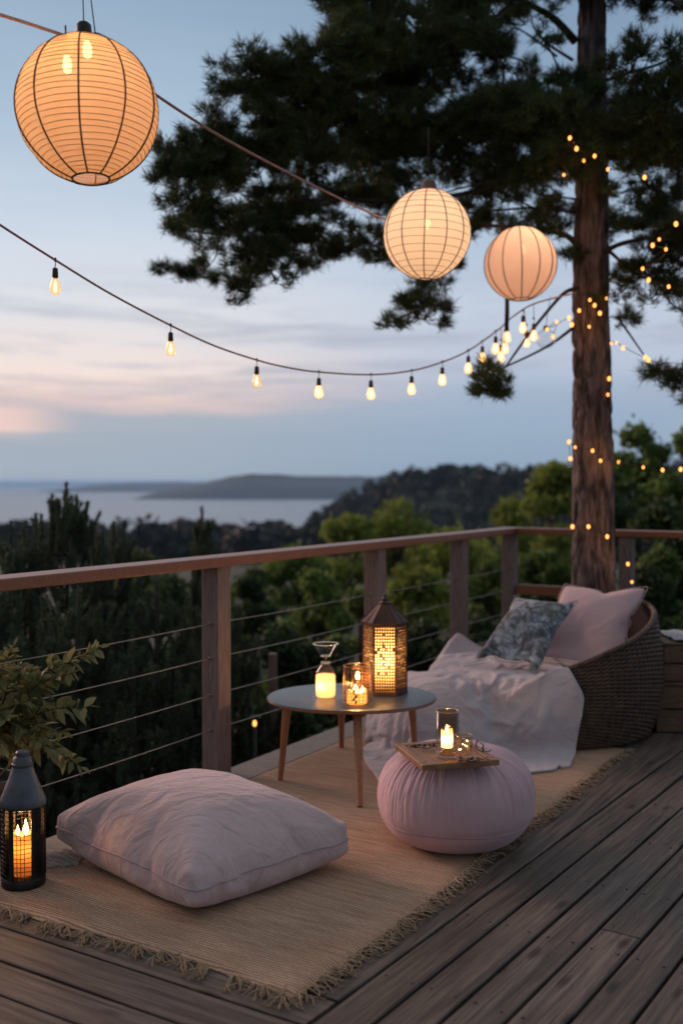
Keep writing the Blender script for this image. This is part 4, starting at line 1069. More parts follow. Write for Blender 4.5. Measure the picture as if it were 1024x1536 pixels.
# the glow that single fairy bulbs throw on the bark beside them
for (px,py,d) in ((875,268,6.2),(864,225,5.66),(866,468,6.14),(891,458,6.12),(899,470,6.13),(888,676,6.15),(900,691,6.15),(882,790,6.13),(910,805,6.13),(927,693,6.2),(868,330,6.15),(978,368,5.62),(963,403,5.66),(998,374,5.62),(941,846,6.2)):
    point_light('fairy_glow', W(px,py,d), 0.15, (1.0,0.42,0.1), 0.01)
# low garden lights beyond the railing
def path_light(px, py, d, label):
    q = W(px, py, d); g = float(TH(q.x, q.y))
    t = thing('garden_light', label, 'garden light', Vector((q.x, q.y, g)), 'low garden lights below the deck')
    b = MB(); b.tube([(q.x,q.y,g),(q.x,q.y,q.z-0.03)], 0.012, 8); b.build('stake', M_DARKM, t)
    b = MB(); b.at(q); b.ball((0,0,0), 0.012, 10, 1.6); b.build('lamp', emission('garden_lamp', (1,0.42,0.1), 2.0), t)
    b = MB(); b.at(q); b.lathe([(0.001,0.055),(0.035,0.038),(0.04,0.032),(0.001,0.034)], 14); b.build('hood', M_DARKM, t)
path_light(382, 1085, 5.9, 'small garden light in the dark shrubs below the railing')
path_light(659, 1000, 7.9, 'small garden light behind the foot of the blanket')
def garden_post():
    q = W(409, 980, 7.0); g = float(TH(q.x, q.y))
    b = MB(); b.box(q.x, q.y, (g+q.z)/2, 0.055, 0.055, q.z-g, 0.005)
    tag(b.build('garden_post', M_POST, None, False), 'thin weathered wooden post among the shrubs beyond the railing', 'post')
garden_post()
# ================================================================== THE BIG PINE
def pine():
    base = Vector((1.575, 6.42, -0.6))
    t = thing('pine_tree', 'tall old pine with thick bark and dark spreading crown growing beside the deck corner', 'tree', base)
    ctl = [(-0.65,1.585,0.205),(-0.1,1.58,0.172),(0.35,1.578,0.152),(0.8,1.570,0.143),(1.3,1.558,0.134),(1.8,1.548,0.128),(2.3,1.540,0.122),(2.8,1.540,0.112),(3.3,1.538,0.102),(3.8,1.536,0.094),(4.4,1.53,0.085),(5.2,1.52,0.06),(6.2,1.50,0.02)]
    zs, xs, rs = [np.array(k) for k in zip(*ctl)]
    b = MB(); nz, nr = 420, 150; P = []
    for i in range(nz+1):
        z = zs[0]+(zs[-1]-zs[0])*i/nz; x = np.interp(z,zs,xs); r = np.interp(z,zs,rs)*0.93; row=[]
        for k in range(nr+1):
            a = 2*PI*(k % nr)/nr; ca, sa = math.cos(a), math.sin(a)
            wv = 0.5*noise.noise(Vector((ca*1.4, sa*1.4, z*2.6)))
            dd, _ = noise.voronoi(Vector((ca*3.9+wv, sa*3.9+wv*0.7, z*5.2+0.5*wv)), distance_metric='DISTANCE', exponent=2.5)
            e2 = min(0.34, dd[1]-dd[0])/0.34
            n2 = noise.noise(Vector((ca*12, sa*12, z*9))); n3 = noise.noise(Vector((ca*1.1, sa*1.1, z*0.9)))
            d = (e2**0.7*0.024 - 0.020 + 0.005*n2)*(r/0.13) + n3*0.010 + 0.003*noise.noise(Vector((ca*26, sa*26, z*20)))
            row.append((x+(r+d)*ca, 6.42+(r+d)*sa, z))
        P.append(row)
    b.grid(P); b.build('trunk', M_BARK, t, True)
    def axis(z): return Vector((float(np.interp(z,zs,xs)), 6.42, z)), float(np.interp(z,zs,rs))
    # foliage pads: photo place, half-size, distance, tufts per area, z of the limb's root on the trunk
    pads = [
     # top of the frame and above
     (560,-20,95,60,6.0,1.1,4.2),(660,-30,110,60,6.3,1.1,4.5),(770,-40,120,50,6.6,1.0,4.7),(900,-60,130,50,6.2,1.0,4.7),(1010,-30,90,50,6.1,0.9,4.5),
     (560,50,70,60,5.9,1.2,4.0),(640,60,90,60,6.1,1.2,4.0),(730,20,80,50,6.2,0.9,4.2),(505,75,55,55,5.8,1.2,3.9),(600,110,110,50,6.4,1.3,3.8),(690,85,70,45,6.6,0.7,3.9),
     # left upper lobe
     (345,112,22,38,5.75,0.9,3.7),(385,110,45,42,5.8,1.1,3.7),(445,115,60,50,5.9,1.3,3.8),(480,150,80,50,6.1,1.4,3.6),(395,170,48,36,5.8,1.0,3.6),
     # left middle lobe
     (262,240,34,38,5.7,0.95,3.3),(315,205,48,34,5.75,1.1,3.4),(310,252,62,42,5.8,1.3,3.2),(380,235,75,48,5.95,1.4,3.3),(460,215,80,55,6.1,1.4,3.4),(300,300,52,40,5.85,1.0,3.1),
     # lower left hanging lobe
     (345,335,60,40,5.9,0.75,3.0),(400,310,70,46,6.1,0.85,3.1),(385,385,52,36,5.9,0.85,2.9),(372,430,34,26,5.85,0.8,2.85),(440,350,56,40,6.2,0.5,3.0),(470,300,70,40,6.3,0.6,3.1),(415,420,34,24,6.0,0.5,2.9),
     (480,385,26,18,6.4,0.5,2.9),
     # dark middle band
     (545,205,85,45,6.3,1.4,3.5),(630,190,95,42,6.2,1.5,3.5),(720,190,95,46,6.1,1.6,3.5),(800,190,85,52,6.0,1.6,3.5),(860,205,75,50,5.95,1.5,3.4),(930,215,80,46,6.0,1.5,3.4),(1010,220,70,52,6.0,1.4,3.4),
     (590,250,80,30,6.5,0.8,3.3),(680,245,80,34,6.3,0.9,3.3),(760,250,70,32,6.2,1.0,3.3),(830,245,50,26,6.0,1.0,3.3),(830,150,90,40,6.4,1.3,3.7),(930,150,60,30,6.5,1.0,3.7),(750,140,70,36,6.6,0.9,3.7),
     # lacy zone under it
     (760,290,40,20,6.7,0.6,3.0),(700,300,40,18,6.8,0.5,3.0),
     # hanging sprays
     (625,468,56,26,6.5,0.75,2.75),(590,485,26,16,6.4,0.7,2.75),(655,452,38,20,6.6,0.6,2.75),(738,573,27,26,6.15,1.5,2.45),(741,558,20,16,6.15,1.0,2.45),
     # right side
     (945,95,45,40,5.7,0.75,4.0),(1005,110,40,50,5.7,0.9,3.9),(985,170,50,40,5.8,1.1,3.7),(930,290,40,22,6.3,0.4,3.2),(990,285,46,26,6.3,0.6,3.2),(900,330,26,22,6.6,0.3,3.0),(940,330,34,20,6.8,0.3,3.0),
     (1000,385,60,34,6.1,1.1,2.9),(955,400,40,26,6.15,0.8,2.9),(990,430,56,30,6.1,1.0,2.85),(930,440,30,16,6.3,0.5,2.75),(1020,350,34,24,6.05,0.9,2.9),
     (1000,562,34,20,6.4,0.8,2.4),(1030,575,34,24,6.4,0.9,2.4),(980,555,16,10,6.4,0.6,2.4),(1030,470,26,18,6.3,0.6,2.6),(925,475,16,9,6.5,0.4,2.6)]
    C=[]; Dr=[]; lim = MB(); tw = MB()
    R_ = np.random.default_rng(5); rr = random.Random(3)
    # small loose sprays: the lacy lower half of the crown
    for (x0,x1,y0,y1,n) in ((480,860,255,405,78),(255,480,300,430,26),(600,740,380,440,6),(900,1020,280,360,14),(560,720,20,150,10),(700,860,10,160,12)):
        for _ in range(n):
            px = rr.uniform(x0,x1); py = rr.uniform(y0,y1)
            if y0 == 255 and py > 330+abs(px-700)*0.25+40: continue
            pads.append((px,py,rr.uniform(11,25),rr.uniform(8,14),rr.uniform(6.0,7.2),rr.uniform(0.6,1.0),2.7+(430-py)/430*1.6))
    nodes = [(axis(z)[0], axis(z)[1]*0.3) for z in np.arange(2.35,5.2,0.12)]
    order = sorted(pads, key=lambda p: (W(p[0],p[1],p[4])-axis(p[6])[0]).length)
    for (px,py,rx,ry,d,den,zr) in order:
        c = W(px,py,d); k = d/F
        sx, sz = rx*k, ry*k; sy = 0.8*min(sx, 0.40)
        nh = max(2, int(den*rx*ry/130)); inner = den*rx*ry > 2400
        hubs = unit(R_.normal(size=(nh,3)))*(R_.uniform(0.0,1,(nh,1))**0.4)
        # each bough springs from the nearest wood that lies nearer the trunk
        a, ra = min(nodes, key=lambda nd_: (nd_[0]-c).length + 0.25*max(0, nd_[0].z-c.z))
        dist = (c-a).length
        m1 = a.lerp(c,0.5)+Vector((rr.uniform(-.05,.05),rr.uniform(-.05,.05),rr.uniform(-.07,.03)))*min(1,dist*1.6)
        pth = smooth_path([a,m1,c],5); L = len(pth)-1; r1 = min(0.016, 0.004+0.011*dist)
        lim.tube(pth, [r1*(1-0.6*i/L) for i in range(L+1)], 6)
        nodes.append((c, r1*0.4))
        for h in hubs:
            e = c+Vector((h[0]*sx,h[1]*sy,h[2]*sz)); s = c+Vector((h[0]*sx*.15,h[1]*sy*.15,-sz*0.25))
            tw.tube([s, s.lerp(e,0.5)+Vector((rr.gauss(0,.02),0,rr.gauss(0,.02)-0.012)), e], [0.0045,0.0032,0.002], 4)
            # a spray: a few upturned shoots fanned about the twig end
            n = rr.randint(6, 10); R0 = rr.uniform(0.045, 0.085)
            q = unit(R_.normal(size=(n,3)))*(R_.uniform(0.2,1,(n,1))**0.5)*R0*np.array([1.15,1.0,0.62])
            out_ = np.array([h[0]*0.6, h[1]*0.6, 0.55])
            C.append(np.array(e)+q); Dr.append(unit(q/R0*0.9+out_+R_.normal(size=(n,3))*0.25))
    # the limbs that read as drawn lines against the sky
    for pts, r in (([(866,432,6.35),(850,437,6.3),(835,450,6.25),(800,492,6.2),(772,530,6.17),(757,552,6.15)],0.014), ([(868,372,6.35),(850,354,6.3),(820,346,6.2),(770,340,6.0),(720,338,5.9)],0.02),
                   ([(905,378,6.35),(930,366,6.25),(965,358,6.1),(1000,352,6.0),(1035,345,5.95)],0.017), ([(908,372,6.35),(930,392,6.3),(950,410,6.2),(985,425,6.1)],0.012),
                   ([(862,62,6.4),(830,28,6.3),(790,5,6.2),(740,-20,6.1)],0.026), ([(858,90,6.45),(822,66,6.6),(800,40,6.7),(796,20,6.7)],0.010), ([(835,85,6.5),(800,58,6.5),(770,42,6.5),(750,62,6.5)],0.008),
                   ([(872,240,6.4),(760,275,6.3),(640,300,6.2),(540,300,6.2),(440,300,6.1)],0.018),
                   ([(868,320,6.4),(800,312,6.6),(700,320,6.7),(610,330,6.7)],0.010), ([(1024,10,5.9),(990,-10,6.1),(930,-60,6.3)],0.016), ([(880,130,6.4),(940,110,6.1),(990,95,5.9),(1030,70,5.8)],0.013),
                   ([(1030,388,6.0),(1005,372,6.0),(975,392,6.02),(955,420,6.05)],0.011), ([(868,300,6.4),(845,296,6.5),(800,290,6.6)],0.008)):
        p = smooth_path([W(*q) for q in pts],7); L = len(p)-1
        lim.tube(p, [max(0.0035, r*(1-0.6*i/L)) for i in range(L+1)], 8)
    lim.build('limbs', M_BRANCH, t, True); tw.build('twigs', M_BRANCH, t, True)
    C = np.concatenate(C); Dr = np.concatenate(Dr)
    V, idx = needle_cloud(C, Dr, 30, 0.070, 0.0056, 0.62, 0.012)
    cloud_obj('crown', V, idx, M_NEEDLE, t)
    print('pine tufts', len(C))
pine()
# ================================================================== YOUNG PINES behind the railing
def young_pine(px, py, d, h, w, label, cands=()):
    top = W(px, py, d); g = float(TH(top.x, top.y)); h = min(h, top.z-g)
    base = Vector((top.x, top.y, g))
    t = thing('young_pine', label, 'tree', base, 'young pines growing behind the railing')
    b = MB(); b.tube([base, base.lerp(top,0.5), top-Vector((0,0,0.02))], [0.045,0.03,0.007], 8); br = b
    pos=[]; ax=[]; r_ = random.Random(int(px*7+py)); 
    H = top.z-base.z
    def shoot(p, a, L):
        n = max(2, int(L/0.014)); 
        for k in range(n):
            q = p+a*L*(k+r_.random())/n; pos.append(tuple(q)); ax.append(tuple(a))
    shoot(top-Vector((0,0,0.30)), Vector((0,0,1)), 0.28)
    z = 0.34
    while z < min(h, H-0.1):
        f = min(1, z/(h*0.75)); Lb = w*(0.10+0.90*f**0.9); n = int(5+3*f) 
        a0 = r_.uniform(0, 2*PI)
        for k in range(n):
            a = a0+2*PI*k/n+r_.uniform(-.35,.35); L = Lb*r_.uniform(0.65,1.1); dr = Vector((math.cos(a),math.sin(a),0))
            s = top+Vector((0,0,-z-0.12*f)); e = s+dr*L+Vector((0,0,min(L*r_.uniform(0.3,0.6), z*0.45)))
            p = smooth_path([s, s.lerp(e,0.5)-Vector((0,0,L*0.12)), e],5); br.tube(p, [0.010*(1-0.7*i/(len(p)-1)) for i in range(len(p))], 5)
            for i in range(3, len(p)):
                up = Vector((r_.gauss(0,.16),r_.gauss(0,.16),1)).normalized()
                if i == len(p)-1 or r_.random() < 0.75: shoot(p[i], (up+dr*(0.35*(1-i/len(p)))).normalized(), min(r_.uniform(0.12,0.24), max(0.06, (top.z-p[i].z)*0.75)))
        z += r_.uniform(0.12,0.19)
    for (cx, cyy) in cands:
        e = W(cx, cyy, d+r_.uniform(-0.12,0.12)); q = e-Vector((0,0,r_.uniform(0.24,0.34))); s = Vector((top.x, top.y, q.z-0.22-abs(q.x-top.x)*0.7))
        p = smooth_path([s, s.lerp(q,0.6)-Vector((0,0,0.03)), q, e],5); br.tube(p, [0.010*(1-0.7*i/(len(p)-1)) for i in range(len(p))], 5); shoot(q, (e-q).normalized(), (e-q).length)
    b.build('trunk', M_BRANCH, t)
    P = np.array(pos); A = np.array(ax)
    V, idx = needle_cloud(P, A, 19, 0.036, 0.0055, 0.5, 0.004); cloud_obj('needles', V, idx, M_YOUNG, t)
for a in ((100,722,6.9,2.6,0.52,'tallest young pine at left with upright candle shoots over the railing', ((87,752),(115,745),(77,777),(54,772),(17,784),(64,792),(128,772),(140,785),(170,785),(186,797),(98,738),(30,800),(155,800),(108,765))),
          (303,757,8.4,2.6,0.20,'slim young pine whose single tip shows above the second railing post from the left'),
          (36,785,6.6,2.4,0.45,'young pine at the far left edge behind the railing'),
          (168,785,7.3,2.4,0.42,'young pine just right of the tallest one at left'),
          (235,868,6.4,2.3,0.62,'low young pine under the rail left of the near post'),
          (-30,850,5.9,2.3,0.6,'low young pine behind the leafy potted shrub'),
          (118,880,6.0,2.3,0.62,'low dark young pine below the rail behind the thin cables at left'),
          (330,890,7.0,2.3,0.55,'low young pine behind the near railing post'),
          (60,930,5.6,2.1,0.6,'low broad young pine close behind the cables at far left'),
          (200,960,5.7,2.1,0.62,'low broad young pine close behind the cables left of the near post')):
    young_pine(*a)
# ================================================================== BROADLEAF TREES
def broadleaf(px, py, d, wpx, label, mat, n=2600, leaf=0.13, depthk=0.9, name='broadleaf_tree', low=0.15, seed=1, sq=1.0, nc=16, group='broadleaf trees beyond the deck', cat='tree'):
    top = W(px, py, d); g = float(TH(top.x, top.y)); H = max(0.6, top.z-g); w = wpx/2/F*d
    base = Vector((top.x, top.y, g)); r_ = np.random.default_rng(seed)
    t = thing(name, label, cat, base, group)
    zc0 = g+H*low
    hub=[]; rad=[]
    for _ in range(nc):
        u = r_.uniform(0,1)**0.7; prof = math.sin(PI*min(0.97,(0.15+0.80*u)))**0.6
        a = r_.uniform(0,2*PI); rr = prof*w*0.78*math.sqrt(r_.uniform(0.15,1))
        cr = w*r_.uniform(0.24,0.42)
        hub.append((top.x+rr*math.cos(a), top.y+rr*math.sin(a)*depthk, zc0+(H*(1-low)-cr*0.8)*u)); rad.append(cr)
    hub.append((top.x, top.y, top.z-w*0.30)); rad.append(w*0.32)
    hub = np.array(hub); rad = np.array(rad)
    m = r_.integers(0, len(hub), n)
    q = unit(r_.normal(size=(n,3)))*r_.uniform(0.35,1.0,(n,1))**0.5
    C = hub[m]+q*rad[m][:,None]*np.array([1,1,0.8])*(1+0.18*r_.normal(size=(n,1)))
    b = MB(); r0 = 0.02+H*0.014
    b.tube([base-Vector((0,0,0.1)), base+Vector((0.02,0,H*0.35)), Vector((top.x,top.y,g+H*0.8))], [r0,r0*0.75,r0*0.2], 9)
    for k in range(0,len(hub),2):
        s = base+Vector((0,0,H*(0.2+0.3*(k%5)/5))); e = Vector(hub[k]); b.tube([s, s.lerp(e,0.5)+Vector((0,0,0.05*H)), e], [r0*0.4,r0*0.28,r0*0.1], 6)
    b.build('trunk', M_BRANCH, t)
    V, idx = leaf_cloud(C, leaf, 0.62, 0.5); cloud_obj('crown', V, idx, mat, t)
Y, Md, Dk = M_LEAFS
for i, a in enumerate((
    (598,742,30,150,'rounded yellow green tree whose top stands highest left of the third railing post',Y,3600,0.17),
    (525,768,27,130,'yellow green tree left of the rounded one in the middle distance',Y,3200,0.16),
    (680,785,24,150,'broad yellow green tree in front of the dark hill above the corner posts',Y,3600,0.15),
    (765,745,26,150,'bright green tree between the dark hill and the pine trunk',Y,3600,0.16),
    (835,690,22,150,'tall bright green tree touching the left side of the pine trunk',Y,4200,0.14),
    (955,630,17,160,'tall dark green tree right of the pine trunk against the sky',Md,5200,0.13),
    (1035,640,16,150,'tall dark green tree at the right edge against the sky',Md,4600,0.13),
    (440,815,20,130,'dark green tree beside the slim young pine above the rail',Md,3000,0.13),
    (380,850,15,130,'dark bush just above the rail right of the near post',Dk,2600,0.11),
    (905,700,14,130,'dense dark tree right behind the pine trunk',Dk,4200,0.12),
    (1000,745,12,140,'dense dark tree behind the trailing fairy lights',Dk,4200,0.11))):
    broadleaf(*a, seed=40+i)
for i, a in enumerate((
    (470,850,12,150,'dark green shrub under the rail behind the table lantern',Md,3000,0.09),
    (540,880,10.5,130,'green shrub left of the second railing post, behind the cables',Md,2600,0.08),
    (625,850,12,150,'green shrub between the second and third railing posts',Y,2800,0.09),
    (735,840,12.5,130,'green shrub between the two corner posts',Md,2600,0.09),
    (815,820,12,130,'green shrub left of the pine trunk under the cross rail',Md,2800,0.09),
    (990,815,11,130,'blue green shrub under the cross rail at the right edge',Md,3200,0.08),
    (420,930,8.2,170,'dark shrub close behind the table beneath the cables',Dk,2800,0.07),
    (360,985,7.2,150,'low dark shrub right of the near post behind the cables',Dk,2400,0.065),
    (500,960,8.4,150,'dark shrub behind the carafe and the table lantern',Dk,2600,0.07),
    (640,925,9.2,140,'dark shrub behind the second and third posts',Dk,2400,0.075),
    (740,935,10,130,'dark shrub behind the corner post, above the floral cushion',Dk,2200,0.075),
    (830,880,10,120,'dark shrub left of the pine foot',Dk,2200,0.08),
    (965,850,9.4,110,'dark shrub right of the pine foot behind the wicker lounger',Dk,2600,0.075),
    (450,1060,7.0,150,'lowest dark shrub beyond the deck edge under the table',Dk,1800,0.06),
    (255,858,12,150,'dark shrub filling the gap under the rail left of the near post',Dk,2600,0.08),
    (330,872,11,140,'dark shrub under the rail beside the near post',Md,2600,0.08),
    (210,822,18,170,'dark bushy tree filling the view above the rail between the young pines',Dk,3000,0.1),
    (185,860,12.5,150,'dark shrub under the rail behind the low young pines',Dk,2600,0.08),
    (290,930,9.5,130,'low dark shrub between the low pines and the near post',Dk,2200,0.075),
    (560,1010,7.8,140,'low dark shrub between the table lantern and the blanket',Dk,1800,0.06))):
    broadleaf(*a, name='garden_shrub', low=0.02, seed=80+i, nc=12, group='shrubs below the deck', cat='shrub')
# ================================================================== WICKER LOUNGER
LC = Vector((1.06, 5.50, 0)); 
def rim_h(a):
    """rim height round the tub, a in degrees"""
    a = a % 360
    return float(np.interp(a, [0,20,40,60,80,100,130,160,180,215,250,270,290,320,340,360], [0.635,0.65,0.63,0.57,0.48,0.40,0.30,0.26,0.26,0.27,0.31,0.395,0.465,0.555,0.61,0.635]))
def tub_r(u): return float(np.interp(u, [0,0.05,0.2,0.45,0.7,0.9,1.0], [0.55,0.575,0.60,0.615,0.605,0.58,0.56]))
def lounger():
    t = thing('wicker_lounger', 'round brown wicker lounger with a high curved back beside the pine', 'lounger', LC)
    mw = principled('wicker', (0.046,0.023,0.012), (0.14,0.076,0.041), 0.55, nscale=26, bstr=0.2, bscale=120)
    rows = 50; ns = 100
    def pt(a, u, off=0.0):
        h = rim_h(math.degrees(a)); z = 0.012+(h-0.012)*u; r = tub_r(u)+off
        lean = 0.035*u
        return LC+Vector((r*math.cos(a)+lean*math.cos(0.6), r*math.sin(a)+lean*math.sin(0.6), z))
    b = MB()
    for k in range(rows):
        u = (k+0.5)/rows; n = ns*3
        P = [pt(2*PI*i/n, u, 0.0065*math.cos(PI*(i*ns*1.0/n)*1.0 + PI*k)*1.0 + 0.0015*noise.noise(Vector((i*0.3,k,0)))) for i in range(n+1)]
        b.tube(P, 0.0054, 5, False)
    b.build('woven_wall', mw, t, True)
    b = MB()
    for k in range(ns):
        a = 2*PI*k/ns; b.tube([pt(a, u) for u in np.linspace(0.0, 1.0, 10)], 0.0045, 5)
    b.build('stakes', mw, t, True)
    b = MB()
    for j in range(3):
        b.tube([pt(2*PI*i/200, 1.0, 0.006*math.cos(2*PI*i/200*46+j*2*PI/3))+Vector((0,0,0.006*math.sin(2*PI*i/200*46+j*2*PI/3)+0.004)) for i in range(201)], 0.0095, 6, False)
    b.build('braided_rim', mw, t, True)
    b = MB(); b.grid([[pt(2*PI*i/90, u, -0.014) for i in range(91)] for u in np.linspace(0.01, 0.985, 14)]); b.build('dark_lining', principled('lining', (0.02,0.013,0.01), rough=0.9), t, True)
    b = MB(); b.at(LC+Vector((0.01,0.01,0)))
    b.lathe([(0.001,0.02),(0.50,0.02),(0.535,0.10),(0.545,0.24),(0.53,0.290),(0.48,0.315),(0.3,0.325),(0.001,0.328)], 64, fn=lambda ph,i,r,z: (r, z if z < 0.2 else min(z, rim_h(math.degrees(ph))+0.03)))
    b.build('seat_pad', fabric('pad_cloth', (0.42,0.38,0.37), (0.5,0.46,0.45)), t, True)
lounger()
